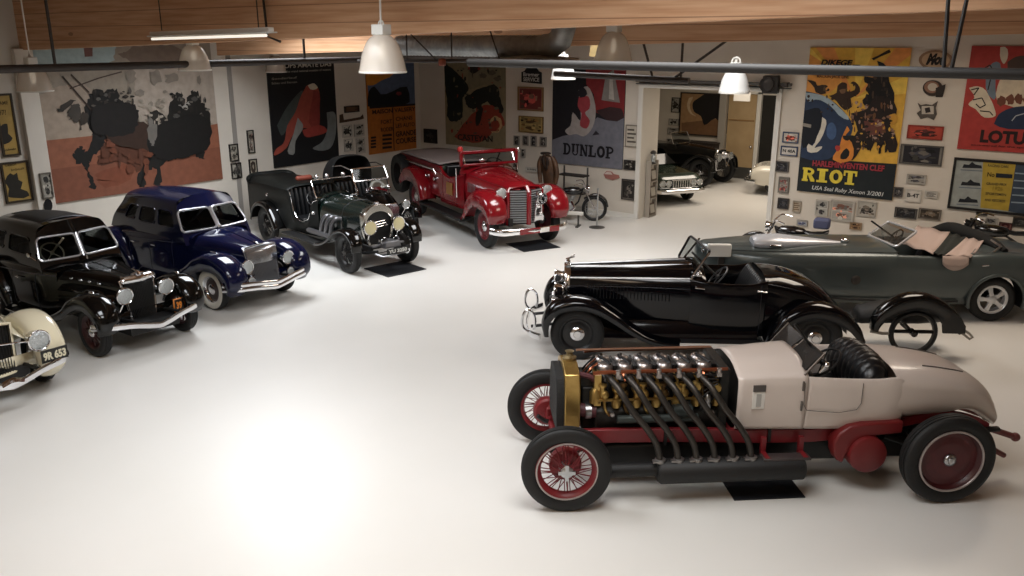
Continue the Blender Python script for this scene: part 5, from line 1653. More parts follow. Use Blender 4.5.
def long_special():
    car = thing('long_special_car', 'long grey green open car with five spoke wheels and striped beige seat cloth', 'car', (-2.069, 16.399, 0), R(-146.72))
    pt = mat('grey green enamel', '4a5252', .3, .3, coat=.3, noise=(1.2, '414949', .5))
    bg = mat('pinkish beige cloth', 'a8958c', .8, bump=(20, .2))
    dk = mat('dark green cloth', '1c1f1b', .8)
    r = .385
    w = wheel(car, 0, .68, r, .23, .235, 'five', (M_alloy, M_alloy, M_alloy))
    for x, y in ((0, -.68), (4.0, .62), (4.0, -.62)):
        more_wheel(w, car, x, y)
    b = MB(); b.box((1.9, 0, .4), (4.6, .8, .2)); b.tube([(0, -.6, r), (0, .6, r)], .06); b.tube([(4.0, -.6, r), (4.0, .6, r)], .05); b.build('chassis', M_under, car)
    # very long bonnet tapering to a narrow nose
    def hs(x, hw, zb, zs, zt):
        return half(x, (hw*.9, zb), (hw*.99, zb + .16), (hw, zs - .32), (hw*.985, zs - .12), (hw*.9, zs + .01), (hw*.68, zt - .03), (hw*.34, zt), (0, zt + .005))
    S1 = Surf([hs(1.62, .80, .28, 1.10, 1.20), hs(2.3, .80, .28, 1.10, 1.21), hs(3.0, .78, .3, 1.09, 1.20), hs(3.6, .73, .34, 1.08, 1.19), hs(4.1, .62, .4, 1.07, 1.18), hs(4.5, .46, .5, 1.06, 1.16), hs(4.78, .26, .62, 1.04, 1.14), hs(4.86, .14, .72, 1.0, 1.10)])
    b = MB(); S1.mesh(b, 5, 5, cap1=True); bon = b.build('bonnet', pt, car, 60)
    strip('panel_seam', S1.line(0, 5.4, 4.35, 1, .004), .006, mat('seam grey', '141717', .5), bon); strip('panel_seam', S1.line(0, 5.4, 4.35, -1, .004), .006, mat('seam grey', '141717', .5), bon)
    b = MB(); b.rings([[V((x, .26 + w_*math.cos(a), z + h*max(-.3, math.sin(a)))) for a in [2*PI*k/18 for k in range(18)]] for x, w_, z, h in ((3.95, .20, 1.2, .1), (3.85, .24, 1.2, .14), (3.55, .24, 1.21, .15), (3.2, .18, 1.21, .11), (2.8, .1, 1.21, .07), (2.45, .03, 1.21, .03))])
    b.build('air_scoop', mat('silver white', 'c4c7cd', .3, .3), bon, 60)
    b = MB(); b.box((3.6, .5, 1.2), (.2, .05, .04)); b.build('scoop_catch', M_chrome, bon, bevel=.01)
    b = MB(); b.ball((2.35, .2, 1.24), .08, .05, .045); b.build('filler_cap', M_chrome, bon)
    b = MB(); b.lathe([(0, .03), (.06, .03), (.08, .015), (.08, 0)], (2.3, .795, .70), 'y', 20); b.build('side_cap', M_dark, bon)
    b = MB(); b.box((4.55, .54, 1.12), (.40, .1, .22)); b.build('front_lamp_pod', M_white, car, bevel=.02)
    b = MB(); b.box((4.5, .50, .96), (.1, .06, .34)); b.build('pod_bracket', M_dark, car)
    # tub
    def cs(x, hw, zb, zt):
        return half(x, (hw*.9, zb), (hw*.99, zb + .16), (hw, zt - .35), (hw*.985, zt - .1), (hw*.92, zt), (hw*.86, zt), (hw*.84, zt - .06), (hw*.8, .5))
    t = Surf([cs(1.64, .80, .28, 1.12), cs(1.2, .81, .28, 1.11), cs(.8, .82, .28, 1.11), cs(.45, .84, .3, 1.13)])
    b = MB(); t.mesh(b, 4, 4); b.build('body_side', pt, car, 60)
    b = MB(); b.box((1.0, 0, .5), (1.3, 1.3, .05)); b.build('cabin_floor', M_under, car)
    b = MB(); b.box((1.62, 0, 1.0), (.06, 1.3, .3)); b.build('dashboard', M_black, car)
    s = Surf([hs(.47, .84, .30, 1.12, 1.18), hs(.2, .87, .36, 1.15, 1.20), hs(-.15, .88, .44, 1.15, 1.20), hs(-.6, .85, .4, 1.10, 1.16), hs(-1.1, .76, .4, 1.0, 1.06), hs(-1.5, .6, .46, .84, .9), hs(-1.7, .4, .54, .68, .74)])
    b = MB(); s.mesh(b, 12, 9, cap1=True, cut=lambda p: abs(p.y) > .5 and p.x**2 + (p.z - r)**2 < .455**2); b.build('tail', pt, car, 60)
    for sy in (1, -1):
        b = MB(); b.tube([(.455*math.cos(R(a)), sy*.875, r + .455*math.sin(R(a))) for a in range(-15, 196, 10)], .03, 8); b.build('wheel_arch', pt, car)
        b = MB(); b.grid([[V((.45*math.cos(R(a)), sy*y, r + .45*math.sin(R(a)))) for y in (.55, .885)] for a in range(-15, 196, 10)]); b.build('arch_lining', M_under, car)
    windscreen(car, (1.74, -.46, 1.20), (1.60, .54, 1.22), (1.38, -.5, 1.44), (1.28, .5, 1.48), M_alloy, .022, None, None, .1)
    # striped seat cloth and its hanging end
    def pan(a, b_, c, d, n=7):
        a, b_, c, d = V(a), V(b_), V(c), V(d)
        return [[(a*(1-u) + b_*u)*(1-v) + (d*(1-u) + c*u)*v + V((0, 0, .018*math.sin(11*v + 3*u) - .03*math.sin(PI*u))) for u in [i/n for i in range(n+1)]] for v in [j/n for j in range(n+1)]]
    b = MB(); b.grid(pan((1.40, .25, 1.20), (.72, -.85, 1.30), (.40, -.25, 1.30), (1.08, .76, 1.17))); cl = b.build('seat_cloth', bg, car, 60, solid=.012)
    b = MB(); b.grid(pan((1.08, .76, 1.17), (.40, -.25, 1.30), (.24, .02, 1.28), (.92, .83, 1.15))); b.build('dark_stripe', dk, cl, 60, solid=.012)
    b = MB(); b.grid(pan((.92, .83, 1.15), (.24, .02, 1.28), (.02, .2, 1.26), (.52, .87, 1.15))); b.build('second_stripe', bg, cl, 60, solid=.012)
    b = MB(); b.grid([[V((.96 - .42*u, .855 + .03*v, 1.15 - .24*v*(math.sin(PI*(.12 + .76*u)) ** .6))) for v in (0, .3, .6, 1)] for u in [i/12 for i in range(13)]]); b.build('hanging_end', bg, cl, 60, solid=.012)
    for y in (.36, -.36):
        b = MB(); b.tube([(.75, y, .6), (.62, y, .9), (.56, y, 1.1)], [.2, .22, .16], 14, flat=(1.15, .5)); b.build('seat_back', M_leather, car)
    b = MB(); b.box((1.0, 0, .62), (.6, 1.2, .2)); b.build('seat_cushion', M_leather, car, bevel=.05)
    b = MB()
    b.tube([(.5, -.85, 1.2), (.25, -.7, 1.28), (.12, -.2, 1.30), (-.1, .3, 1.24), (-.16, .6, 1.18)], [.06, .12, .12, .09, .05], 10, sm=4)
    b.build('folded_roof', mat('roof canvas', '0b0c0b', .9), car)
    strip('hood_iron', [(.1, .7, 1.18), (-.1, .55, 1.25), (-.05, .3, 1.3)], .02, M_alu, car)
    steering(car, (1.28, -.38, 1.16), .18, .6)
    strip('waist_badge', [(.32, .885, 1.0), (.22, .888, 1.01)], .012, M_chrome, car)
    strip('sill_line', [(3.2, .77, .42), (2.4, .8, .36), (1.4, .815, .34), (.6, .82, .36)], .02, M_under, car)
    return car
long_special()

def trailer():
    car = thing('black_trailer', 'small black trailer with one open rim wheel and long mudguard behind the black roadster', 'trailer', (-2.49, 13.47, 0), R(-146.72))
    bk = mat('trailer black', '0a0b0c', .12)
    r, tr = .355, .25
    iron = mat('bright iron', '9a9790', .35, .7)
    for y in (.25,):
        o = part('wheel', car); o.location = (0, y, r); o.rotation_euler = (0, 0, 0 if y > 0 else PI)
        b = MB(); b.lathe([(.30, -.04), (.33, -.05), (.355, -.02), (.355, .02), (.33, .05), (.30, .04)], (0, 0, 0), 'y', 48, closed=True); b.build('tyre', M_rubber, o)
        b = MB(); b.lathe([(.30, -.025), (.305, .0), (.30, .025), (.285, .02), (.285, -.02)], (0, 0, 0), 'y', 48, closed=True); b.build('rim', mat('rim pewter', '4d4a46', .4, .6), o)
        b = MB(); b.lathe([(0, -.08), (.05, -.08), (.05, .06), (.03, .08), (0, .08)], (0, 0, 0), 'y', 16); b.tube([(-.29, 0, .02), (.29, 0, .02)], .03, 8); b.tube([(.0, -.01, .0), (.2, -.01, .21)], .022, 6); b.build('hub', bk, o)
    b = MB(); b.tube([(0, -.18, r), (0, .24, r)], .035, 10); b.tube([(.75, -.18, .40), (-.6, -.18, .46)], .03); b.build('chassis', M_under, car)
    fender.sides = (1,)
    for y in (.25,):
        b = MB(); fender(b, [(.60, .40), (.58, .58), (.42, .76), (.2, .88), (-.02, .91), (-.28, .84), (-.52, .68), (-.66, .5), (-.70, .40)], y, [.1, .12, .13, .14, .14, .14, .13, .12, .1], [.03, .05, .07, .08, .08, .07, .06, .05, .03], [.05, .1, .14, .16, .16, .16, .18, .16, .08]); b.build('mudguard', bk, car, 60, solid=.01)
        b = MB(); b.prism([(-.38, .40), (-.70, .40), (-.69, .52), (-.56, .68), (-.36, .82), (-.27, .86), (-.27, .66), (-.35, .54)], 'y', y + .10, y + .135); b.build('mudguard_flap', bk, car)
    fender.sides = (1, -1)
    b = MB()
    sec = [[V((x, -.185 + hw*math.cos(a), zc + h*math.sin(a))) for a in [2*PI*k/18 for k in range(18)]] for x, hw, zc, h in ((.72, .2, .46, .08), (.66, .26, .50, .13), (.3, .28, .55, .17), (-.2, .28, .55, .17), (-.55, .2, .53, .12), (-.64, .08, .52, .05))]
    b.rings(sec); b.build('body', M_under, car, 60)
    strip('tow_loop', [(-.66, .25, .46), (-.82, .25, .36), (-.88, .25, .30), (-.84, .25, .27), (-.72, .25, .36)], .018, iron, car)
    strip('bright_step', [(.62, .22, .36), (.45, .26, .34), (.3, .24, .34)], .025, iron, car)
    return car
trailer()
# ================================================================ closed cars along the left wall
def half3(*pts):
    return [tuple(p) for p in pts]

def saloon(car, pt, q):
    """shared coachwork of the closed thirties cars; q holds the measured proportions"""
    FX, RX, r, tr = q['fx'], q['rx'], q['r'], q['tr']
    dark = mat('cabin dark', '141312', .8)
    b = MB(); b.box(((FX+RX)/2, 0, .38), (FX - RX + .9, .8, .16)); b.tube([(FX, -tr, r), (FX, tr, r)], .045); b.tube([(RX, -tr, r), (RX, tr, r)], .05); b.build('chassis', M_under, car)
    # bonnet
    xg, zg, wg = q['grille']          # x, top z, half width
    xc, zc, wc = q['cowl']
    def hs(t):
        t2 = t ** .8
        x, z, w = xc + (xg - xc)*t, zc + (zg - zc)*t**1.3, wc + (wg - wc)*t2
        return half(x, (w, .48), (w*1.02, .72), (w*.98, z - .2), (w*.84, z - .08), (w*.5, z - .015), (0, z))
    s = Surf([hs(t) for t in (0, .3, .6, .85, 1)])
    b = MB(); s.mesh(b, 5, 5); bon = b.build('bonnet', pt, car, 60)
    strip('centre_hinge', [s.P(.1 + 3.8*i/10, 5, 1) + V((0, 0, .004)) for i in range(11)], .006, q.get('hinge', pt), bon)
    # lower body
    def ls(x, hw, zb, zt, cr_=.03):
        return half(x, (hw*.9, zb), (hw*.97, zb + .1), (hw, (zb+zt)/2), (hw*.985, zt - .12), (hw*.93, zt - .02), (hw*.8, zt + .01), (0, zt + cr_))
    secs = [(xc, wc, .34, zc - .035)] + q['body']
    s2 = Surf([ls(*k) for k in secs])
    b = MB(); s2.mesh(b, 4, 4, cap1=True); body = b.build('body', pt, car, 60)
    for sy in (1, -1):
        strip('waist_moulding', s2.line(.05, len(secs) - 1.6, 3.25, sy, .004), .009, q.get('mould', pt), body)
        for u0 in q['doors']:
            strip('door_seam', [s2.P(u0, v, sy) + V((0, .003*sy, 0)) for v in [.4 + 3.2*i/8 for i in range(9)]], .004, mat('seam black', '1c1d21', .5), body)
        for u0, dx in q['handles']:
            p = s2.P(u0, 2.8, sy)
            b = MB(); b.tube([p, p + V((0, sy*.04, 0)), p + V((dx, sy*.045, 0))], .011, 8); b.build('door_handle', M_chrome, body)
    # cabin
    G = q['cabin']                   # sections rear to front: each list of (x,y,z)
    g = Surf(G)
    holes = q['windows']
    b = MB(); g.mesh(b, 5, 5, holes=holes, cap0=True); cab = b.build('cabin', q.get('roof', pt), car, 60)
    gl = glass('window glass')
    for h in holes:
        for sd in (1, -1):
            b = MB(); g.patch(b, h[0], h[1], h[2], h[3], sd, -.006); w = b.build('side_window', gl, cab, 60)
            strip('window_frame', g.outline(*h, sd, .002, .18), .012, q.get('wframe', pt), w)
    # split or single windscreen between the front pillars
    n = len(G) - 1
    m_fr = q['wsm']
    pts = lambda v, sd: g.P(n, v, sd)
    lo, hi = q['wsv']
    bow = q.get('bow', .06)
    def scr(u, v):                    # u -1..1
        a = g.P(n, lo + (hi - lo)*v, 1)
        return V((a.x + bow*(1 - abs(u)) if q['split'] else a.x + bow*(1 - u*u), a.y*u, a.z))
    # surround above, below and the pillars, then the panes
    b = MB()
    b.grid([[scr(u, 1) for u in [i/8 - 1 for i in range(17)]], [V((g.P(n, hi + .5, 1).x - .0 + bow*.6*(1-abs(u)), g.P(n, hi + .5, 1).y*u, g.P(n, hi + .5, 1).z + .02*(1-abs(u)))) for u in [i/8 - 1 for i in range(17)]], [V((g.P(n, q['vtop'], 1).x, g.P(n, q['vtop'], 1).y*u, g.P(n, g.nv, 1).z - .03*u*u)) for u in [i/8 - 1 for i in range(17)]]])
    b.grid([[scr(u, 0) for u in [i/8 - 1 for i in range(17)]], [V((g.P(n, 0, 1).x + bow*(1-abs(u)), g.P(n, 0, 1).y*u, g.P(n, 0, 1).z - .02)) for u in [i/8 - 1 for i in range(17)]]])
    b.build('screen_surround', q.get('roof', pt), cab, 60)
    if q['split']:
        for sd in (1, -1):
            e0 = .03
            loop = []
            for cu, cv, a0 in ((.88, .8, 0), (e0 + .12, .8, 90), (e0 + .12, .2, 180), (.88, .2, 270)):
                for i in range(6):
                    a = R(a0 + 18*i); loop.append(scr(sd*(cu + .11*math.cos(a)), cv + .18*math.sin(a)) + V((.006, 0, 0)))
            b = MB(); b.tube(loop, q['wsr'], 8, closed=True); o = b.build('windscreen', m_fr, cab)
            b = MB(); b.grid([[scr(sd*u, v) for u in (0.02, .25, .5, .75, .99)] for v in (0, .33, .66, 1)]); b.build('pane', gl, o, 60)
        strip('centre_pillar', [scr(0, 0) + V((.012, 0, 0)), scr(0, 1) + V((.012, 0, 0))], q['wsr']*1.2, m_fr, cab)
    # inside: seats, wheel, dash
    b = MB()
    xw = g.P(n, lo, 1).x
    zb_ = secs[0][3]
    b.box(((xw - 1.9)/2 + .1, 0, zb_ + .035), (xw + 1.4, 1.0, .02)); b.build('cabin_floor', dark, car)
    for x in (xw - .95, xw - 1.75):
        b = MB()
        for y in (.28, -.28):
            b.box((x, y, zb_ + .1), (.14, .5, .3))
        b.build('seat_back', mat('seat cloth', '2a2320', .8), car, bevel=.05, seg=3)
    steering(car, (xw - .36, q.get('swy', -.28), zb_ + .13), .18, .6, q.get('swm', M_black))
    # wings
    b = MB(); fender(b, *q['fw'][:5], pw=.62, na=11); b.build('front_wing', pt, car, 60, solid=.008)
    b = MB(); fender(b, *q['rw'][:5], pw=.62, na=11); b.build('rear_wing', pt, car, 60, solid=.008)
    for sy in (1, -1):
        b = MB(); b.box((q['rb'][0]/2 + q['rb'][1]/2, sy*(tr + .0), .27), (q['rb'][0] - q['rb'][1], .3, .05)); rb = b.build('running_board', pt, car, bevel=.012)
        strip('tread_strip', [(q['rb'][0], sy*(tr + .155), .29), (q['rb'][1], sy*(tr + .155), .29)], .008, M_chrome, rb)
        # catwalk between bonnet and wing
        b = MB()
        b.grid([[V((x, sy*w0, z0)), V((x, sy*(w0 + .12), z0 - .1)), V((x, sy*(tr - .15), z0 - .06))] for x, w0, z0 in q['cat']])
        b.build('catwalk', pt, car, 60, solid=.006)
    b = MB(); b.grid([[V((xg + .06, y, z)) for y in (-.62, -.3, 0, .3, .62)] for z in (.42, .6)]); b.build('apron', pt, car, solid=.01)
    return bon, body, cab

def bumper(car, x, z, hw, dip=.0, h=1.5, r=.035, sweep=.18, twin=0, m=None):
    P = [(x - sweep*1.6, -hw, z), (x - sweep*.7, -hw*.85, z), (x - .02, -hw*.45, z - dip*.3), (x + .02, -.1, z - dip), (x + .03, 0, z - dip*1.15), (x + .02, .1, z - dip), (x - .02, hw*.45, z - dip*.3), (x - sweep*.7, hw*.85, z), (x - sweep*1.6, hw, z)]
    b = MB()
    for k in range(2 if twin else 1):
        b.tube([(p[0], p[1], p[2] + (k - .5)*twin) for p in P], r, 10, sm=4, flat=(.45, h))
    o = b.build('bumper', m or M_chrome, car)
    b = MB(); b.tube([(x - .05, .35, z), (x - .6, .35, z - .05)], .025); b.tube([(x - .05, -.35, z), (x - .6, -.35, z - .05)], .025); b.tube([(x - .1, -.4, z), (x - .1, .4, z)], .02); b.build('bumper_iron', M_under, o)
    return o

def grille(car, x, z0, z1, w0, w1, m_sh, m_bar, nb, rake=.12, horiz=False, head=.0, core=M_black):
    """upright or raked radiator grille: shell outline plus bars"""
    def pt(u, v, d=0.):                 # u -1..1
        w = w0 + (w1 - w0)*v
        return V((x - rake*v - .05*u*u + d, u*w, z0 + (z1 - z0)*v))
    rim = [pt(-1 + .1*i, 0) for i in range(21)] + [pt(1, i/8) for i in range(1, 9)] + [pt(1 - .1*i, 1 + .06*math.sin(PI*i/20)) for i in range(1, 21)] + [pt(-1, 1 - i/8) for i in range(1, 8)]
    b = MB(); b.tube(rim, .022, 8, closed=True); o = b.build('grille', m_sh, car)
    b = MB(); b.grid([[pt(u, v, -.03) for u in (-1, -.5, 0, .5, 1)] for v in (0, .25, .5, .75, 1)]); b.build('core', core, o, 60)
    b = MB()
    for k in range(nb):
        if horiz:
            v = (k + .5)/nb
            b.tube([pt(u, v, .012) for u in (-.98, -.5, 0, .5, .98)], .0075, 6)
        else:
            u = -1 + 2*(k + .5)/nb
            b.tube([pt(u, v, .012) for v in (0.01, .5, .99)], .006, 6)
    b.build('bars', m_bar, o)
    if head:
        b = MB()
        b.grid([[pt(-1 + .2*i, 1 - head + head*j/4, .03 + .012*math.sin(PI*j/4)) for i in range(11)] for j in range(5)] + [[pt(-1 + .2*i, 1.0, -.06) + V((0, 0, .02)) for i in range(11)]])
        b.build('header', m_sh, o, 60)
    return o

def cabin_secs(xr, xb, xf0, xf1, hb, ht, zb, zw0, zw1, zr, rear):
    """rear..front sections of the greenhouse; xr/xb rear lower/upper, xf0/xf1 screen base/top"""
    out = []
    N = 6
    for i in range(N + 1):
        t = i / N
        def X(lo, hi, v):
            return (lo[0] + (lo[1]-lo[0])*t)*(1-v) + (hi[0] + (hi[1]-hi[0])*t)*v
        lo, hi = (xr, xf0), (xb, xf1)
        k = 1 - rear*(1 - t)**3
        kz = 1 - .55*rear*(1 - t)**3
        q = lambda y, z, v: (X(lo, hi, v), y*k, zb + (z - zb)*(kz if v > .9 else 1 - (1-kz)*v))
        out.append([q(hb, zb, 0), q(hb*.985, zw0, .25), q(ht, zw1, .85), q(ht*.88, zr - .065, 1), q(ht*.6, zr - .012, 1), q(0, zr + .012, 1)])
    return out

def blue_saloon():
    car = thing('saloon_car', 'dark blue saloon with whitewall tyres and chrome framed split windscreen', 'car', (-14.30, 9.10, 0), 0)
    pt = mat('navy enamel', '0d1230', .12, spec=.5, noise=(1.2, '0b0f2a', .4))
    white = mat('white sidewall', 'cfcabd', .6)
    FX, RX, r, tr = 1.55, -1.58, .37, .72
    w = wheel(car, FX, tr, r, .17, .225, 'disc', (M_chrome, mat('brown wheel', '3a2f2c', .4), M_chrome), wall=white)
    for x, y in ((FX, -tr), (RX, tr), (RX, -tr)):
        more_wheel(w, car, x, y)
    q = dict(fx=FX, rx=RX, r=r, tr=tr, grille=(1.98, 1.08, .31), cowl=(.86, 1.24, .60), hinge=pt,
             body=[(.5, .70, .3, 1.15), (-.1, .76, .3, 1.12), (-.7, .78, .3, 1.10), (-1.3, .76, .32, 1.06), (-1.8, .68, .36, .96, .05), (-2.2, .55, .4, .78, .05), (-2.45, .3, .45, .6)],
             doors=(1.2, 2.3, 3.4), handles=((2.1, .13), (3.2, .13)),
             cabin=cabin_secs(-1.9, -1.42, .80, .42, .70, .60, 1.05, 1.26, 1.62, 1.84, .16),
             windows=[(1.2, 2.1, 1.12, 1.92), (2.5, 3.9, 1.12, 1.92), (4.2, 5.5, 1.12, 1.92)],
             wsm=mat('bright screen frame', 'c9cace', .2, .7), wsr=.02, wsv=(.95, 2.0), vtop=4, split=True, bow=.10,
             fw=([(2.12, .38), (2.19, .54), (2.13, .74), (1.92, .88), (1.6, .91), (1.25, .82), (.9, .63), (.55, .46), (.2, .34)], .69, [.16, .2, .215, .22, .215, .2, .18, .16, .14], [.08, .11, .12, .12, .12, .1, .08, .05, .02], [.05, .09, .14, .17, .18, .17, .13, .08, .04]),
             rw=([(-.85, .34), (-.98, .6), (-1.2, .84), (-1.5, .96), (-1.85, .90), (-2.15, .72), (-2.4, .45)], .72, [.14, .18, .21, .22, .21, .19, .14], [.05, .09, .12, .13, .12, .1, .06], [.05, .12, .24, .34, .32, .22, .1]),
             rb=(.3, -.9), cat=[(2.02, .28, .86), (1.7, .36, .9), (1.3, .44, .92), (.95, .5, .9)])
    bon, body, cab = saloon(car, pt, q)
    # sloped two-stage grille with a bright head
    grille(car, 2.14, .42, 1.06, .27, .33, mat('grille silver', 'aeb0b4', .22, .9), mat('grille bar', '83858a', .3, .9), 22, .14, False, .42, mat('grille back', '75777b', .4, .7))
    for sy in (1, -1):
        headlamp(car, 2.17, sy*.44, .80, .12, deep=1.5, shell=pt); headlamp(car, 2.24, sy*.42, .56, .075, stem=(2.14, sy*.42, .44))
        b = MB(); b.box((1.62, sy*.69, 1.03), (.2, .03, .025)); b.build('wing_lamp', M_chrome, car, bevel=.008)
    bumper(car, 2.38, .51, .90, .06, 1.1, .035, .2, .085)
    b = MB(); b.tube([(2.0, 0, 1.04), (1.94, 0, 1.1), (1.82, 0, 1.13)], [.02, .012], 8, sm=3); b.build('mascot', M_chrome, bon)
    for x in (.75,):
        strip('scuttle_vent', [(x + .2, -.16, 1.195), (x + .2, .16, 1.195)], .012, M_chrome, bon)
    return car
blue_saloon()

def black_coupe():
    car = thing('black_coupe', 'black saloon with dark red wheels, orange number plate and large roof panel', 'car', (-13.98, 6.66, 0), 0)
    pt = mat('black enamel', '080808', .1, spec=.5)
    FX, RX, r, tr = 1.78, -1.42, .375, .72
    red = mat('oxblood wheel', '3c1519', .4)
    w = wheel(car, FX, tr, r, .17, .25, 'spoke', (red, red, M_chrome))
    for x, y in ((FX, -tr), (RX, tr), (RX, -tr)):
        more_wheel(w, car, x, y)
    q = dict(fx=FX, rx=RX, r=r, tr=tr, grille=(1.86, 1.06, .26), cowl=(.5, 1.12, .58), hinge=pt,
             body=[(.2, .70, .3, 1.09), (-.3, .76, .3, 1.07), (-.8, .77, .3, 1.05), (-1.3, .74, .32, 1.0), (-1.75, .64, .36, .88), (-2.1, .5, .4, .7), (-2.3, .3, .45, .55)],
             doors=(1.2, 2.6), handles=((2.2, .13),),
             cabin=cabin_secs(-2.0, -1.65, .26, -.02, .67, .58, 1.0, 1.2, 1.55, 1.74, .14),
             windows=[(1.4, 2.4, 1.12, 1.92), (3.0, 5.3, 1.12, 1.92)], mould=mat('thin moulding', '55545a', .3, .6),
             wsm=mat('bright screen frame', 'dfe0e4', .18, .6), wsr=.018, wsv=(.95, 2.0), vtop=4, split=True, bow=.10, swm=mat('cream wheel', 'b5ab95', .4),
             fw=([(2.14, .42), (2.19, .56), (2.13, .72), (1.96, .84), (1.7, .86), (1.4, .77), (1.1, .58), (.75, .44), (.4, .33)], .71, [.14, .165, .18, .185, .185, .18, .17, .16, .15], [.06, .09, .1, .1, .1, .09, .07, .05, .02], [.04, .07, .1, .12, .12, .12, .1, .07, .04]),
             rw=([(-.75, .34), (-.86, .6), (-1.05, .82), (-1.35, .92), (-1.7, .86), (-2.0, .68), (-2.25, .42)], .72, [.14, .17, .2, .21, .2, .18, .14], [.05, .09, .12, .13, .12, .1, .06], [.05, .1, .16, .2, .2, .16, .1]),
             rb=(.45, -.8), cat=[(1.92, .24, .86), (1.6, .32, .9), (1.2, .4, .92), (.6, .52, .9)])
    bon, body, cab = saloon(car, pt, q)
    # sliding roof panel with a thin edge bead
    b = MB()
    rows = [[V((-1.4 + 1.2*i/8, y, 1.756 - .05*(y/.38)**2 - .12*max(0, (.6 - i/8))**2 + .012)) for y in (-.38, -.2, 0, .2, .38)] for i in range(9)]
    b.grid(rows); o = b.build('sliding_roof', mat('roof fabric', '161514', .6), car, solid=.008)
    strip('roof_bead', rows[0] + [r_[-1] for r_ in rows[1:]] + rows[-1][::-1][1:] + [r_[0] for r_ in rows[::-1][1:]], .006, mat('thin moulding', '55545a', .3, .6), o)
    grille(car, 1.98, .42, 1.06, .19, .27, M_chrome, mat('black bars', '0d0d0d', .4), 18, .10, False, .0)
    b = MB(); b.grid([[[V((1.93 - .03*abs(u), .29*u, 1.02)), V((1.90 - .02*abs(u), .27*u, 1.10)), V((1.80, .24*u, 1.125))][j] for u in [i/5 - 1 for i in range(11)]] for j in range(3)]); b.build('radiator_cowl', M_chrome, bon, 60, solid=.01)
    b = MB(); b.tube([(1.92, 0, 1.12), (1.86, 0, 1.17), (1.74, 0, 1.19)], [.035, .02, .01], 8, sm=3); b.tube([(1.88, -.1, 1.14), (1.86, 0, 1.16), (1.88, .1, 1.14)], .015, 6); b.build('mascot', M_chrome, bon)
    for sy in (1, -1):
        headlamp(car, 2.0, sy*.34 + .03, .87, .125, stem=(1.9, sy*.36, .62))
        b = MB(); b.ball((1.80, sy*.70, .98), .07, .03, .03); b.build('wing_lamp', M_chrome, car)
    for k in range(4):
        b = MB(); b.box((1.5 - .22*k, -.42 - .03*k, 1.0), (.07, .03, .025)); b.build('bonnet_vent', M_chrome, bon, bevel=.008)
    bumper(car, 2.36, .53, .90, .10, 1.5, .032, .2)
    pl = plate_text(car, '39 UG', (2.13, .56, .56), .3, .18, mat('plate black orange', '1c1410', .5), mat('plate orange', 'd07a28', .4))
    b = MB(); b.grid([[V((2.122, .39, .45)), V((2.122, .73, .45))], [V((2.122, .39, .67)), V((2.122, .73, .67))]]); b.build('plate_backing', mat('plate orange', 'd07a28', .4), car, solid=.004)
    b = MB(); b.ball((-.02, -.72, 1.28), .05, .02, .04); b.tube([(.1, -.66, 1.2), (-.02, -.72, 1.28)], .009); b.build('side_mirror', M_chrome, car)
    return car
black_coupe()

def cream_coupe():
    car = thing('cream_coupe', 'cream coupe with round headlamp and black number plate, cut off at the lower left', 'car', (-13.38, 4.24, 0), 0)
    pt = mat('cream enamel', 'd8cfb4', .2, coat=.8, noise=(1.5, 'd0c6a8', .4))
    FX, RX, r, tr = 1.5, -1.55, .37, .72
    w = wheel(car, FX, tr, r, .17, .23, 'disc', (M_chrome, mat('cream wheel disc', 'cfc6ac', .35), M_chrome))
    for x, y in ((FX, -tr), (RX, tr), (RX, -tr)):
        more_wheel(w, car, x, y)
    q = dict(fx=FX, rx=RX, r=r, tr=tr, grille=(1.86, 1.08, .30), cowl=(.6, 1.16, .58), hinge=pt,
             body=[(.3, .70, .3, 1.12), (-.2, .76, .3, 1.10), (-.8, .77, .3, 1.07), (-1.3, .74, .32, 1.0), (-1.8, .62, .36, .86), (-2.1, .5, .4, .7), (-2.3, .3, .45, .55)],
             doors=(1.2, 2.8), handles=((2.4, .13),), cabin=cabin_secs(-2.0, -1.2, .45, .1, .68, .55, 1.02, 1.18, 1.44, 1.58, .3),
             windows=[(3.0, 5.3, 1.12, 1.92)], wsm=M_chrome, wsr=.02, wsv=(.95, 2.0), vtop=4, split=True, bow=.1,
             fw=([(2.0, .30), (2.12, .46), (2.10, .70), (1.92, .89), (1.62, .96), (1.3, .88), (1.0, .70), (.65, .48), (.25, .34)], .62, [.14, .17, .19, .195, .195, .19, .17, .15, .14], [.08, .1, .11, .12, .12, .1, .08, .05, .02], [.05, .1, .16, .22, .24, .22, .16, .09, .04]),
             rw=([(-.85, .34), (-.98, .6), (-1.2, .86), (-1.5, .98), (-1.85, .92), (-2.15, .72), (-2.4, .45)], .70, [.14, .18, .23, .24, .23, .2, .14], [.05, .09, .13, .14, .13, .1, .06], [.05, .12, .22, .3, .3, .22, .1]),
             rb=(.35, -.9), cat=[(1.9, .28, .9), (1.6, .36, .93), (1.2, .44, .95), (.7, .54, .95)])
    bon, body, cab = saloon(car, pt, q)
    grille(car, 1.98, .40, 1.02, .24, .30, pt, mat('black bars', '0d0d0d', .4), 14, .12)
    for z in (.84,):
        strip('grille_bar', [(2.06, -.5, z - .06), (2.02, 0, z), (2.06, .5, z - .06)], .012, M_chrome, car)
    strip('grille_centre', [(2.0, 0, .4), (1.9, 0, 1.02)], .012, M_chrome, car)
    for sy in (1, -1):
        headlamp(car, 2.2, sy*.46, .82, .135, shell=pt, deep=1.8)
    bumper(car, 2.36, .49, .86, .09, 1.4, .035, .18)
    b = MB(); b.tube([(2.36, -.12, .40), (2.38, 0, .44), (2.36, .12, .40)], .05, 8, sm=3); b.build('bumper_centre', M_chrome, car)
    plate_text(car, '9R 653', (2.27, .60, .60), .34, .17, mat('plate black', '161514', .5), mat('plate cream', 'c9c2a8', .5))
    return car
cream_coupe()
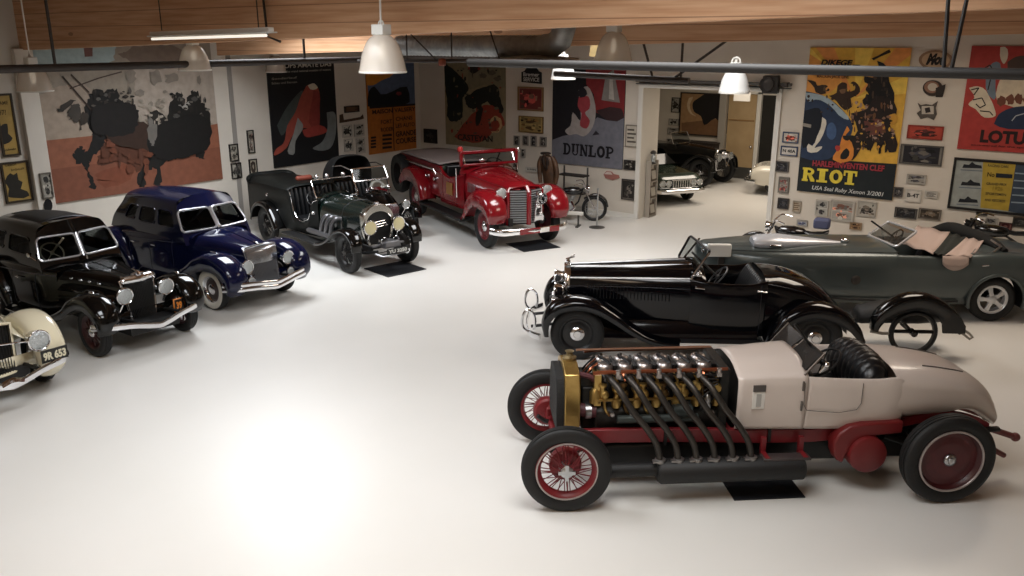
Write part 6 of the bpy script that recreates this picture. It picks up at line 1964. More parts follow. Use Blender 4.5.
# ================================================================ vintage tourer, fire engine and the vehicles at the back
def tourer():
    car = thing('vintage_tourer', 'dark green vintage tourer with big cream headlamps and outside exhausts, beside the blue saloon', 'car', (-14.17, 12.5, 0), R(-12))
    pt = mat('british green', '0c1714', .22, coat=.7)
    fab = mat('green fabric', '060a08', .55, spec=.3, bump=(80, .2))
    bk = mat('black enamel', '080808', .1, spec=.5)
    FX, RX, r, tr = 1.70, -1.85, .43, .70
    w = wheel(car, FX, tr, r, .16, .29, 'wire', (M_black, M_black, M_dark))
    for x, y in ((FX, -tr), (RX, tr), (RX, -tr)):
        more_wheel(w, car, x, y)
    for y in (.6, -.6):
        b = MB(); b.lathe([(0, -.05), (.2, -.05), (.2, .05), (0, .05)], (FX, y, r), 'y', 24); b.build('brake_drum', M_dark, car)
    b = MB()
    for sy in (1, -1):
        b.box((-.3, sy*.38, .5), (4.8, .06, .12)); b.tube([(2.3, sy*.38, .5), (1.7, sy*.4, .38), (1.1, sy*.38, .5)], .03, 8, sm=4)
    b.tube([(FX, -.64, r), (FX, .64, r)], .04); b.tube([(RX, -.64, r), (RX, .64, r)], .05); b.box((0, 0, .45), (3.0, .7, .08)); b.build('chassis', M_under, car)
    s = Surf([half(.25, (.46, .55), (.5, .8), (.5, 1.05), (.44, 1.22), (.24, 1.33), (0, 1.36)), half(.9, (.40, .55), (.44, .8), (.44, 1.03), (.38, 1.2), (.21, 1.31), (0, 1.335)), half(1.66, (.30, .58), (.34, .8), (.35, 1.0), (.31, 1.16), (.17, 1.27), (0, 1.295))])
    b = MB(); s.mesh(b, 5, 5); bon = b.build('bonnet', pt, car, 60)
    strip('centre_hinge', [s.P(2*i/8, 5, 1) + V((0, 0, .004)) for i in range(9)], .007, bk, bon)
    strip('bonnet_strap', [s.P(1.2, v, 1) + V((0, .006, .006)) for v in (1, 2, 3, 4, 5)] + [s.P(1.2, v, -1) + V((0, -.006, .006)) for v in (4, 3, 2, 1)], .012, M_leather, bon, 6)
    for x in (.6, .75):
        b = MB(); b.ball((x, .0, 1.36), .05, .03, .02); b.build('filler_cap', M_chrome, bon)
    out = smooth([(-.27, .50), (-.33, .75), (-.37, 1.0), (-.345, 1.17), (-.24, 1.28), (-.1, 1.335), (0, 1.345), (.1, 1.335), (.24, 1.28), (.345, 1.17), (.37, 1.0), (.33, .75), (.27, .50)] if False else [(-.27, .50, 0), (-.33, .75, 0), (-.37, 1.0, 0), (-.345, 1.17, 0), (-.24, 1.28, 0), (-.1, 1.335, 0), (0, 1.345, 0), (.1, 1.335, 0), (.24, 1.28, 0), (.345, 1.17, 0), (.37, 1.0, 0), (.33, .75, 0), (.27, .50, 0)], 3)
    out = [(p.x, p.y) for p in out]
    inn = [(y*.8, .52 + (z - .5)*.80) for y, z in out]
    X = lambda o, x: [V((x, p[0], p[1])) for p in o]
    b = MB(); b.rings([X([(y*.98, z - .01) for y, z in out], 1.64), X(out, 1.70), X(out, 1.78), X([(y*.95, z*.985) for y, z in out], 1.80), X(inn, 1.80), X(inn, 1.74)], True, False, False); ra = b.build('radiator_shell', mat('nickel', 'b9b5ae', .2, 1), car, 40)
    b = MB(); b.prism(inn, 'x', 1.70, 1.765); b.build('radiator_core', mat('radiator core', '0e0e0e', .7, bump=(90, .6)), ra)
    b = MB(); b.lathe([(.05, 1.34), (.055, 1.38), (.02, 1.40), (0, 1.4)], (1.73, 0, 0), 'z', 14); b.build('radiator_cap', M_chrome, ra)
    for k in range(3):
        strip('badge_bar', [(1.82, -.16 + .05*k, .98 - .05*k), (1.82, .12 + .05*k, 1.0 - .05*k)], .01, M_chrome, ra)
    cream = mat('cream lens', 'cfc59a', .25, coat=.6, bump=(30, .4))
    for sy in (1, -1):
        headlamp(car, 2.0, sy*.34, .93, .145, stem=(1.9, sy*.36, .6), lens=cream, deep=1.2)
        b = MB(); b.ball((1.65, sy*.62, .89), .07, .035, .035); b.build('wing_lamp', M_chrome, car)
        b = MB(); b.lathe([(.0, -.1), (.05, -.08), (.05, .04), (.08, .08), (.075, .085)], (2.12, sy*.14, .66), 'x', 14); b.f = [f for f in b.f if len(f) == 4]; b.build('horn', M_chrome, car)
    b = MB(); b.prism([(-.2, .52), (.2, .52), (.16, .66), (-.16, .66)], 'x', 2.0, 2.3); b.tube([(2.1, -.38, .56), (2.1, .38, .56)], .03); b.build('supercharger', mat('dull alloy', '77777a', .35, .8), car, bevel=.03)
    strip('front_apron', [(2.1, -.3, .42), (2.25, -.25, .38), (2.25, .25, .38), (2.1, .3, .42)], .05, M_alu, car, flat=(1.3, .5))
    plate_text(car, 'YU 3250', (2.36, .06, .47), .52, .12, M_black, mat('plate silver', 'bdbdb8', .4))
    b = MB(); b.tube([(2.3, -.4, .47), (2.33, .4, .47)], .012); b.build('plate_bar', M_dark, car)
    # wings: open, close to the tyre
    b = MB(); fender(b, [(2.1, .50), (2.08, .68), (1.95, .83), (1.7, .88), (1.42, .80), (1.15, .62), (.85, .48), (.55, .42)], .72, [.12, .13, .14, .14, .14, .14, .14, .14], [.03, .04, .05, .05, .05, .04, .03, .02], .03); b.build('front_wing', bk, car, 60, solid=.008)
    b = MB(); fender(b, [(-1.2, .42), (-1.35, .64), (-1.55, .86), (-1.85, .94), (-2.15, .88), (-2.35, .7), (-2.43, .5)], .72, .15, .06, .05); b.build('rear_wing', bk, car, 60, solid=.008)
    for sy in (1, -1):
        b = MB(); b.box((-.2, sy*.7, .42), (1.5, .28, .04)); b.build('running_board', M_under, car, bevel=.01)
    # outside exhaust: three flexible pipes into a box on the near side
    b = MB()
    for k in range(3):
        x = 1.05 - .2*k
        P = smooth([(x, -.44, .98), (x - .02, -.54, .99), (x - .08, -.6, .9), (x - .14, -.62, .72), (x - .18, -.62, .62)], 6)
        b.tube(P, [.048, .05, .048, .05, .048], 10)
    b.build('exhaust_pipe', mat('dull alloy', '77777a', .35, .8), car)
    b = MB(); b.lathe([(0, -.05), (.05, -.04), (.06, .1), (.06, .95), (0, 1.0)], (0, -.64, .60), 'x', 14); b.build('exhaust_box', mat('dull alloy', '77777a', .35, .8), car)
    # tub with low cut sides
    def bs(x, hw, zb, zt):
        return half(x, (hw*.95, zb), (hw, zb + .2), (hw*1.01, (zb+zt)/2), (hw, zt - .05), (hw - .02, zt), (hw - .05, zt), (hw - .07, zt - .05), (hw - .08, .55))
    t = Surf([bs(.25, .52, .46, 1.28), bs(.05, .56, .46, 1.2), bs(-.12, .6, .46, .80), bs(-.5, .62, .46, .72), bs(-.72, .63, .46, .9), bs(-.85, .63, .46, 1.30), bs(-1.4, .64, .46, 1.33), bs(-2.2, .64, .5, 1.33), bs(-3.0, .60, .56, 1.30)])
    b = MB(); t.mesh(b, 4, 4); b.build('body_side', fab, car, 60)
    b = MB(); b.prism([(-.58, .5), (.58, .5), (.59, 1.30), (-.59, 1.30)], 'x', -3.06, -2.99); b.build('tail_panel', fab, car)
    b = MB(); b.box((-1.3, 0, .52), (3.0, 1.05, .05)); b.build('cabin_floor', M_under, car)
    s2 = Surf([half(.27, (.5, 1.2), (.43, 1.28), (.24, 1.36), (0, 1.38)), half(.05, (.52, 1.18), (.45, 1.28), (.25, 1.37), (0, 1.39))]); b = MB(); s2.mesh(b, 4, 4); b.build('scuttle', pt, car, 60)
    for x in (-.95,):
        b = MB(); seat_back(b, x, .55, 1.36, .54, .1, 10, .13); b.build('seat_back', M_leather, car, 60)
        b = MB(); b.box((x + .25, 0, .66), (.45, 1.04, .2)); b.build('seat_cushion', M_leather, car, bevel=.04)
    strip('coaming', [t.P(u, 4, -1) + V((0, 0, .01)) for u in (.3, 1, 1.6, 2, 2.6, 3, 3.5, 4, 4.5, 5)], .009, M_chrome, car)
    strip('coaming', [t.P(u, 4, 1) + V((0, 0, .01)) for u in (.3, 1, 1.6, 2, 2.6, 3, 3.5, 4, 4.5, 5)], .014, M_chrome, car)
    # tonneau and folded hood over the rear
    b = MB(); ss = Surf([half(-.95, (.63, 1.32), (.5, 1.38), (.25, 1.41), (0, 1.41)), half(-1.7, (.64, 1.33), (.5, 1.40), (.25, 1.43), (0, 1.44)), half(-3.02, (.61, 1.30), (.5, 1.38), (.25, 1.41), (0, 1.42))]); ss.mesh(b, 4, 4); b.build('tonneau_cover', fab, car, 60, solid=.01)
    b = MB(); b.tube([(-2.9, -.6, 1.3), (-3.02, -.55, 1.36), (-3.06, 0, 1.4), (-3.02, .55, 1.36), (-2.9, .6, 1.3)], [.06, .07, .08, .07, .06], 12, sm=4); b.build('folded_hood', fab, car)
    b = MB(); b.box((-3.2, -.1, 1.26), (.12, .8, .12)); b.box((-3.2, -.1, 1.12), (.12, .7, .14)); b.build('luggage_rolls', mat('grey canvas', '5d5a55', .7), car, bevel=.03)
    b = MB(); b.box((-1.5, .1, 1.48), (.14, .4, .12)); b.build('headrest', mat('rust leather', '7a3a2a', .6), car, bevel=.05, seg=3)
    wsn = windscreen(car, (.2, .52, 1.30), (.2, -.52, 1.30), (-.05, .5, 1.66), (-.05, -.5, 1.66), M_chrome, .014, None, None, .1)
    for y in (.3, -.1, -.35):
        b = MB(); b.ball((-.06, y, 1.72), .05, .05, .05); b.tube([(-.05, y, 1.62), (-.06, y, 1.72)], .01); b.build('spot_lamp', M_chrome, car)
    steering(car, (-.32, -.26, 1.18), .2, .7)
    b = MB(); b.lathe([(.27, -.07), (.38, -.075), (.4, 0), (.38, .075), (.27, .07)], (-3.26, 0, .78), 'x', 36, closed=True); b.build('spare_tyre', M_rubber, car)
    b = MB(); b.lathe([(0, -.03), (.27, -.05), (.27, .05), (0, .06)], (-3.26, 0, .78), 'x', 24); b.build('spare_cover', fab, car)
    for x, z in ((-1.9, 1.12), (-1.45, .8), (-2.3, .7)):
        b = MB(); b.ball((x, -.655, z), .035, .025, .05); b.build('door_handle', M_chrome, car)
    b = MB(); b.lathe([(0, .05), (.035, .05), (.05, .0), (.03, -.05)], (.12, -.56, .98), 'y', 12); b.build('side_lamp', M_chrome, car)
    return car
tourer()

def open_two_seater():
    car = thing('open_two_seater', 'small black open vintage car with white steering wheel, tucked behind the dark green vintage tourer', 'car', (-14.95, 14.30, 0), R(-14))
    bk = mat('black enamel', '080808', .1, spec=.5)
    white = mat('ivory', 'd8d4ca', .35)
    r, tr = .38, .58
    w = wheel(car, .85, tr, r, .12, .27, 'wire', (M_black, M_black, M_chrome), n=20)
    for x, y in ((.85, -tr), (-1.2, tr), (-1.2, -tr)):
        more_wheel(w, car, x, y)
    b = MB(); b.box((-.2, 0, .45), (2.4, .6, .1)); b.tube([(.85, -.55, r), (.85, .55, r)], .035); b.tube([(-1.2, -.55, r), (-1.2, .55, r)], .04); b.build('chassis', M_under, car)
    s = Surf([half(.3, (.38, .5), (.42, .8), (.36, 1.02), (0, 1.1)), half(.6, (.34, .5), (.38, .8), (.32, .95), (0, 1.0)), half(.92, (.26, .52), (.3, .72), (.25, .85), (0, .9))]); b = MB(); s.mesh(b, 4, 4); b.build('bonnet', bk, car, 60)
    b = MB(); b.prism([(-.24, .5), (.24, .5), (.27, .75), (.2, .88), (-.2, .88), (-.27, .75)], 'x', .9, .97); b.build('radiator', M_chrome, car, bevel=.02)
    for sy in (1, -1):
        headlamp(car, 1.08, sy*.38, .84, .1, stem=(1.0, sy*.3, .6))
    t = Surf([half(x, (hw*.9, .45), (hw, .7), (hw, zt - .1), (hw - .03, zt), (hw - .06, zt - .05), (hw - .07, .55)) for x, hw, zt in ((.3, .44, 1.02), (-.1, .5, .9), (-.5, .52, .95), (-.9, .52, 1.15), (-1.3, .48, 1.15))]); b = MB(); t.mesh(b, 4, 4); b.build('body_side', bk, car, 60)
    b = MB(); b.prism([(-.46, .5), (.46, .5), (.46, 1.15), (-.46, 1.15)], 'x', -1.34, -1.28); b.build('tail_panel', bk, car)
    b = MB(); seat_back(b, -.7, .6, 1.2, .44, .12, 8, .12); b.box((-.4, 0, .62), (.5, .86, .16)); b.build('seat', M_leather, car, 60)
    # raised black hood behind the seats: a rounded canvas shell on hoops
    b = MB()
    hs = [half(x, (.50, 1.1), (.54, 1.35), (.5, 1.6), (.38, 1.76), (.2, 1.81), (0, 1.82)) for x in (-.75, -1.0)] + [half(-1.3, (.48, 1.1), (.52, 1.3), (.46, 1.5), (.36, 1.62), (.2, 1.68), (0, 1.69)), half(-1.45, (.4, 1.1), (.42, 1.2), (.38, 1.3), (.3, 1.38), (.16, 1.42), (0, 1.43))]
    h = Surf(hs); h.mesh(b, 4, 4, cap1=True); b.build('canvas_hood', mat('hood canvas', '0e0e0e', .85), car, 60, solid=.015)
    windscreen(car, (.16, .46, 1.34), (.16, -.46, 1.34), (.02, .44, 1.62), (.02, -.44, 1.62), M_chrome, .022, None, None, .06)
    for sy in (1, -1):
        strip('screen_stay', [(.24, sy*.46, 1.0), (.16, sy*.46, 1.34)], .016, M_chrome, car); strip('hood_iron', [(.04, sy*.46, 1.6), (-.4, sy*.48, 1.66), (-.8, sy*.5, 1.6)], .014, M_chrome, car)
    strip('tall_lever', [(-.05, .62, .8), (-.12, .62, 1.2), (-.22, .6, 1.56)], .022, M_chrome, car)
    b = MB()
    c, rot = V((.02, .26, 1.06)), Matrix.Rotation(-.35, 3, 'Y')
    b.tube([rot @ V((0, .2*math.cos(2*PI*i/28), .2*math.sin(2*PI*i/28))) + c for i in range(28)], .034, 8, closed=True)
    for a in (.6, 2.7, 4.7):
        b.tube([c, rot @ V((0, .2*math.cos(a), .2*math.sin(a))) + c], .015, 6)
    b.tube([c, c + rot @ V((.5, 0, 0))], .018)
    b.build('steering_wheel', white, car)
    b = MB(); b.box((.2, .1, 1.1), (.05, .6, .14)); b.ball((.3, .38, 1.14), .06); b.ball((.35, -.1, 1.16), .05); b.build('brass_fittings', M_chrome, car)
    b = MB(); fender(b, [(1.25, .5), (1.2, .72), (.85, .82), (.5, .7), (.2, .45)], tr + .02, .1, .03, .02); b.build('front_wing', bk, car, solid=.008)
    b = MB(); fender(b, [(-.8, .5), (-.95, .75), (-1.2, .82), (-1.5, .72), (-1.65, .5)], tr + .02, .1, .03, .02); b.build('rear_wing', bk, car, solid=.008)
    return car
open_two_seater()

def fire_truck():
    car = thing('fire_truck', 'bright red vintage open fire truck with silver slatted grille and grey covered hose bed', 'truck', (-13.30, 16.5, 0), R(-26))
    red = mat('fire red', '780f18', .18, coat=.4, noise=(1.5, '6c0c14', .4))
    dkr = mat('fire red dark', '5c1218', .4)
    FX, RX, r, tr = 2.08, -2.15, .50, .84
    w = wheel(car, FX, tr - .05, r, .2, .30, 'disc_holes', (dkr, dkr, M_chrome))
    for x, y in ((FX, -tr + .05), (RX, tr - .05), (RX, -tr + .05)):
        more_wheel(w, car, x, y)
    b = MB()
    for sy in (1, -1):
        b.box((-.4, sy*.4, .62), (5.9, .1, .18))
    b.tube([(FX, -.75, r), (FX, .75, r)], .05); b.tube([(RX, -.75, r), (RX, .75, r)], .07); b.box((-.3, 0, .6), (5.2, .75, .1)); b.build('chassis', M_under, car)
    s = Surf([half(.75, (.66, .7), (.70, 1.0), (.70, 1.3), (.62, 1.48), (.34, 1.6), (0, 1.63)), half(1.3, (.58, .65), (.61, 1.0), (.61, 1.26), (.54, 1.43), (.3, 1.55), (0, 1.58)), half(1.9, (.47, .6), (.50, 1.0), (.50, 1.24), (.44, 1.38), (.25, 1.5), (0, 1.53)), half(2.36, (.38, .55), (.42, 1.0), (.42, 1.22), (.37, 1.34), (.2, 1.43), (0, 1.46)), half(2.5, (.33, .55), (.37, 1.0), (.37, 1.18), (.32, 1.27), (.18, 1.33), (0, 1.36))])
    b = MB(); s.mesh(b, 5, 5); bon = b.build('bonnet', red, car, 60)
    strip('centre_strip', [s.P(.2 + 3.3*i/8, 5, 1) + V((0, 0, .004)) for i in range(9)], .01, red, bon)
    for sy in (1, -1):
        strip('bonnet_seam', s.line(.1, 3.4, 3.0, sy, .003), .006, dkr, bon)
        b = MB()
        for k in range(6):
            p = s.P(.25 + .1*k, 2.1, sy); q = s.P(.25 + .1*k, 1.3, sy); b.tube([p + V((0, .01*sy, 0)), q + V((0, .01*sy, 0))], .012, 5)
        b.build('side_vent', mat('vent silver', '6d6668', .35, .7), bon)
    # V-shaped grille in two slatted faces with a red spine
    slat = mat('grille slat', 'aaadaf', .3, .7)
    gr = part('grille', car)
    b = MB(); b.grid([[V((2.46, -.42, z)), V((2.60, 0, z)), V((2.46, .42, z))] for z in (.56, 1.34)]); b.build('core', mat('grille dark', '1b1d1d', .5), gr, flat=True)
    for sy in (1, -1):
        b = MB()
        for k in range(14):
            z = .60 + .053*k
            b.rings([[V((2.625 - .14*u, sy*(.06 + .34*u), z)), V((2.655 - .14*u, sy*(.06 + .34*u), z + .012)), V((2.655 - .14*u, sy*(.06 + .34*u), z + .03)), V((2.62 - .14*u, sy*(.06 + .34*u), z + .035))] for u in (0, 1)])
        b.build('slats', slat, gr, flat=True)
    b = MB(); b.tube([(2.64, 0, .56), (2.64, 0, 1.3), (2.54, 0, 1.40)], .06, 8); b.build('spine', red, gr)
    b = MB(); b.tube([(2.46, -.43, .55), (2.46, -.43, 1.3), (2.40, -.38, 1.37), (2.5, 0, 1.42), (2.40, .38, 1.37), (2.46, .43, 1.3), (2.46, .43, .55)], .045, 8); b.build('surround', red, gr)
    # siren, bell and plate hung at the front on the far side
    b = MB(); b.lathe([(0, -.1), (.08, -.1), (.1, 0), (.13, .12), (.12, .13)], (2.72, .24, 1.16), 'x', 18); b.f = [f for f in b.f if len(f) == 4]; b.ball((2.7, .2, .98), .07); b.ball((2.7, .28, .8), .06); b.tube([(2.66, .14, .62), (2.68, .2, 1.3)], .025); b.tube([(2.66, .34, .62), (2.64, .3, 1.3)], .02); b.box((2.68, .24, .7), (.05, .22, .1)); b.build('siren', M_chrome, car)
    for sy in (1, -1):
        headlamp(car, 2.42, sy*.58, 1.27, .125, stem=(2.3, sy*.58, 1.05))
        b = MB(); b.ball((2.62, sy*.84, .86), .07, .06, .07); b.build('marker_lamp', M_lens, car)
    b = MB(); fender(b, [(2.64, .66), (2.66, .86), (2.54, 1.06), (2.3, 1.18), (2.0, 1.2), (1.7, 1.1), (1.45, .9), (1.25, .66), (1.05, .5)], .80, [.2, .24, .26, .27, .27, .25, .23, .2, .18], [.07, .1, .12, .13, .13, .11, .08, .04, .02], [.1, .16, .2, .24, .26, .24, .2, .12, .06]); b.build('front_wing', red, car, 60, solid=.01)
    b = MB(); fender(b, [(-1.3, .55), (-1.42, .85), (-1.7, 1.12), (-2.15, 1.22), (-2.6, 1.12), (-2.9, .85)], .84, .22, .1, [.1, .2, .25, .28, .25, .15]); b.build('rear_wing', red, car, 60, solid=.01)
    b = MB(); b.tube([(2.66, -.98, .50), (2.82, -.85, .48), (2.9, -.4, .47), (2.9, .4, .47), (2.82, .85, .48), (2.66, .98, .50)], .07, 8, sm=4, flat=(.4, 1)); bu = b.build('bumper', M_chrome, car)
    b = MB(); b.box((2.93, -.12, .47), (.03, .5, .13)); b.box((2.93, .5, .47), (.03, .26, .12)); b.build('centre_plate', red, bu, bevel=.01)
    b = MB(); b.box((2.935, .26, .47), (.02, .22, .1)); b.build('number_plate', M_white, bu)
    # cab: scuttle, doors, framed screen with thick red header
    b = MB(); ss = Surf([half(.8, (.68, 1.3), (.64, 1.48), (.36, 1.62), (0, 1.65)), half(.45, (.72, 1.3), (.70, 1.55), (.4, 1.68), (0, 1.70))]); ss.mesh(b, 4, 4); b.build('scuttle', red, car, 60)
    windscreen(car, (.68, .66, 1.70), (.68, -.66, 1.70), (.54, .66, 1.93), (.54, -.66, 1.93), M_chrome, .016, None, None, .12)
    b = MB(); b.box((.54, 0, 1.97), (.1, 1.5, .08)); b.box((.61, .74, 1.82), (.08, .07, .36)); b.box((.61, -.74, 1.82), (.08, .07, .36)); b.box((.68, 0, 1.69), (.1, 1.46, .06)); b.build('screen_frame', red, car, bevel=.015)
    b = MB(); b.lathe([(.06, 0), (.075, .06), (.05, .12), (0, .13)], (.52, -.72, 2.0), 'z', 14); b.build('beacon', mat('red lens', 'b32a2a', .2, coat=1), car)
    b = MB(); b.lathe([(.05, 0), (.06, .06), (.04, .1), (0, .11)], (.6, .8, 1.92), 'z', 12); b.tube([(.62, .74, 1.9), (.6, .8, 1.98)], .015); b.build('spot_lamp', M_chrome, car)
    b = MB(); b.ball((.75, -.25, 1.80), .06, .09, .05); b.build('mirror', M_chrome, car); strip('mirror_arm', [(.72, -.25, 1.66), (.75, -.25, 1.8)], .012, M_chrome, car)
    steering(car, (.25, .35, 1.6), .22, .9)
    def bs(x, hw, zb, zt):
        return half(x, (hw*.96, zb), (hw, zb + .15), (hw, zt - .1), (hw, zt - .03), (hw - .02, zt), (hw - .05, zt), (hw - .06, zt - .05), (hw - .06, .75))
    t = Surf([bs(.75, .72, .62, 1.5), bs(.4, .76, .62, 1.42), bs(.0, .79, .62, 1.33), bs(-.4, .80, .62, 1.40), bs(-.6, .80, .62, 1.52)]); b = MB(); t.mesh(b, 4, 4); b.build('cab_side', red, car, 60)
    b = MB(); b.box((.05, 0, .78), (1.4, 1.4, .06)); b.build('cab_floor', M_under, car)
    b = MB(); b.box((-.45, 0, 1.3), (.18, 1.36, .5)); b.box((-.15, 0, 1.05), (.5, 1.36, .16)); b.build('bench_seat', M_leather, car, bevel=.04)
    for sy in (1, -1):
        b = MB(); b.box((.02, sy*.806, 1.04), (.36, .01, .3)); b.build('door_emblem', mat('gold leaf', 'a3743a', .35, .5), car)
        strip('door_seam', [(.4, sy*.79, 1.38), (.38, sy*.80, .7), (-.38, sy*.815, .7), (-.4, sy*.81, 1.36)], .006, dkr, car)
        strip('grab_rail', [(.5, sy*.82, .9), (.5, sy*.83, 1.6)], .02, M_chrome, car)
        b = MB(); b.box((-.2, sy*.86, .46), (2.6, .34, .06)); b.build('running_board', mat('board black', '121212', .5), car, bevel=.01)
    # hose body with covered bed and open rails
    b = MB(); b.box((-2.05, 0, 1.04), (2.9, 1.56, .7)); b.build('hose_body', red, car, bevel=.06, seg=3)
    b = MB(); b.rings([[V((-.62, y, z)) for y, z in ((-.8, 1.36), (.8, 1.36), (.8, 1.50), (-.8, 1.50))], [V((-3.5, y, z)) for y, z in ((-.8, 1.36), (.8, 1.36), (.8, 1.52), (-.8, 1.52))]]); b.build('bed_rim', dkr, car, bevel=.02)
    b = MB(); b.grid([[V((-.66 - 2.8*i/10, -.76 + 1.52*j/8, 1.54 + .05*math.sin(PI*j/8) + .01*math.sin(i*2.1 + j))) for j in range(9)] for i in range(11)]); b.build('hose_bed_cover', mat('grey tarpaulin', '8f8380', .8, bump=(12, .3)), car, 60, solid=.02)
    for sy in (1, -1):
        strip('hand_rail', [(-.7, sy*.86, 1.3), (-.75, sy*.9, 1.42), (-3.3, sy*.9, 1.42), (-3.4, sy*.86, 1.3)], .022, M_chrome, car)
        for x in (-.9, -1.5, -2.1):
            b = MB(); b.lathe([(0, .06), (.05, .06), (.06, .0)], (x, sy*.78, 1.15), 'y', 12, None if sy > 0 else Matrix.Rotation(PI, 3, 'Z')); b.build('gauge_cap', M_chrome, car)
        b = MB(); b.lathe([(.30, -.1), (.5, -.12), (.54, 0), (.5, .12), (.30, .1)], (-3.15, sy*.9, 1.0), 'y', 30, closed=True) if sy < 0 else b.box((-2.6, .8, 1.3), (.2, .04, .1)); b.build('hose_reel', M_rubber, car)
    b = MB(); b.tube([(-.55, -.7, 1.42), (-.75, -.55, 1.5), (-1.0, -.6, 1.52)], .05); b.build('green_hose', mat('green hose', '2f4a3c', .6), car)
    return car
fire_truck()

def motorcycle(name, label, loc, rz, sc=1., tank='101012', chromey=True):
    car = thing(name, label, 'motorcycle', loc, rz, 'motorcycles along the back wall')
    body = mat('tank ' + tank, tank, .2, coat=.8)
    r = .33*sc
    for x in (.72, -.68):
        o = part('wheel', car); o.location = (x*sc, 0, r)
        b = MB(); b.lathe([(r*.76, -.04), (r*.88, -.06), (r, -.03), (r, .03), (r*.88, .06), (r*.76, .04)], (0, 0, 0), 'y', 40, closed=True); b.build('tyre', M_rubber, o)
        b = MB(); b.lathe([(r*.76, -.035), (r*.78, 0), (r*.76, .035), (r*.72, .02), (r*.72, -.02)], (0, 0, 0), 'y', 40, closed=True); b.build('rim', M_chrome, o)
        b = MB()
        for i in range(18):
            a = 2*PI*i/18; b.tube([(.04*math.cos(a + .8), .03*(-1)**i, .04*math.sin(a + .8)), (r*.73*math.cos(a), 0, r*.73*math.sin(a))], .004, 4)
        b.lathe([(0, -.06), (.045, -.06), (.045, .06), (0, .06)], (0, 0, 0), 'y', 14); b.build('spokes', M_alu, o)
    S_ = lambda *p: [tuple(c*sc for c in q) for q in p]
    b = MB(); b.tube(S_((.42, 0, .86), (.3, 0, .5), (.1, 0, .28), (-.3, 0, .28), (-.68, 0, .33)), .022*sc); b.tube(S_((.42, 0, .84), (0, 0, .76), (-.3, 0, .6), (-.68, 0, .33)), .02*sc); b.build('frame', M_black, car)
    b = MB()
    for y in (.08, -.08):
        b.tube(S_((.72, y, .33), (.52, y, .72), (.44, y*.8, .92)), .02*sc)
    b.build('fork', M_chrome if chromey else M_black, car)
    b = MB(); b.tube(S_((.2, .36, .98), (.36, .3, 1.02), (.44, .1, .96), (.44, -.1, .96), (.36, -.3, 1.02), (.2, -.36, .98)), .014*sc, sm=3); b.build('handlebar', M_chrome, car)
    b = MB(); b.rings([[V((x*sc, w*math.cos(a)*sc, (.78 + h*math.sin(a))*sc)) for a in [2*PI*k/14 for k in range(14)]] for x, w, h in ((.38, .05, .05), (.3, .11, .1), (.1, .13, .11), (-.08, .09, .08), (-.14, .03, .03))]); b.build('fuel_tank', body, car)
    b = MB(); b.rings([[V((x*sc, w*math.cos(a)*sc, (z + .035*math.sin(a))*sc)) for a in [2*PI*k/12 for k in range(12)]] for x, w, z in ((-.06, .04, .80), (-.2, .1, .78), (-.4, .14, .80), (-.5, .08, .84))]); b.build('saddle', M_leather, car)
    b = MB(); b.box((0, 0, .36*sc), (.36*sc, .22*sc, .2*sc))
    for x, a in ((.08, 20), (-.08, -20)):
        for k in range(5):
            b.lathe([(0, 0), (.085*sc, 0), (.085*sc, .018*sc), (0, .018*sc)], ((x + math.sin(R(a))*.05*k)*sc, 0, (.45 + .045*k)*sc), 'z', 14)
    b.build('engine', M_alu if chromey else M_dark, car, bevel=.01)
    b = MB(); b.tube(S_((.12, -.1, .52), (.2, -.16, .36), (0, -.17, .24), (-.5, -.18, .24), (-.95, -.18, .27)), .035*sc, sm=3); b.build('exhaust', M_chrome, car)
    fender.sides = (1,)
    b = MB(); fender(b, [(x*sc, z*sc) for x, z in ((1.06, .38), (1.0, .56), (.72, .70), (.45, .58))], 0, .07*sc, .03*sc, .03*sc); b.build('front_mudguard', body, car, 60, solid=.006); b = MB(); fender(b, [(x*sc, z*sc) for x, z in ((-.36, .55), (-.68, .70), (-.98, .56), (-1.05, .32))], 0, .08*sc, .03*sc, .03*sc); b.build('rear_mudguard', body, car, 60, solid=.006)
    fender.sides = (1, -1)
    headlamp(car, .56*sc, 0, .84*sc, .09*sc, stem=(.46*sc, 0, .8*sc), shell=M_chrome if chromey else M_black)
    b = MB(); b.tube(S_((-.05, .1, .26), (-.12, .26, .01)), .014*sc); b.build('kick_stand', M_chrome, car)
    return car
motorcycle('motorcycle', 'black and chrome vintage motorcycle under the grey and red hooded figure poster', (-11.95, 18.5, 0), R(30), 1.0)
motorcycle('motorcycle', 'dark motorcycle at the right edge, mostly hidden behind the long grey green car', (-2.05, 19.1, 0), R(178), 1.15, '141615', False)
def hot_cycle():
    car = motorcycle('motorcycle', 'black motorcycle with round headlamp behind the long grey green car, right of the doorway', (-5.3, 16.75, 0), R(-172), 1.12)
    b = MB(); b.box((-.42, 0, 1.1), (.3, .24, .2)); b.build('tool_bag', mat('blue grey bag', '4b5170', .7), car, bevel=.04)
    strip('crash_bar', [(.3, .1, .3), (.35, .42, .5), (.3, .36, .85)], .02, M_chrome, car)
    return car
hot_cycle()

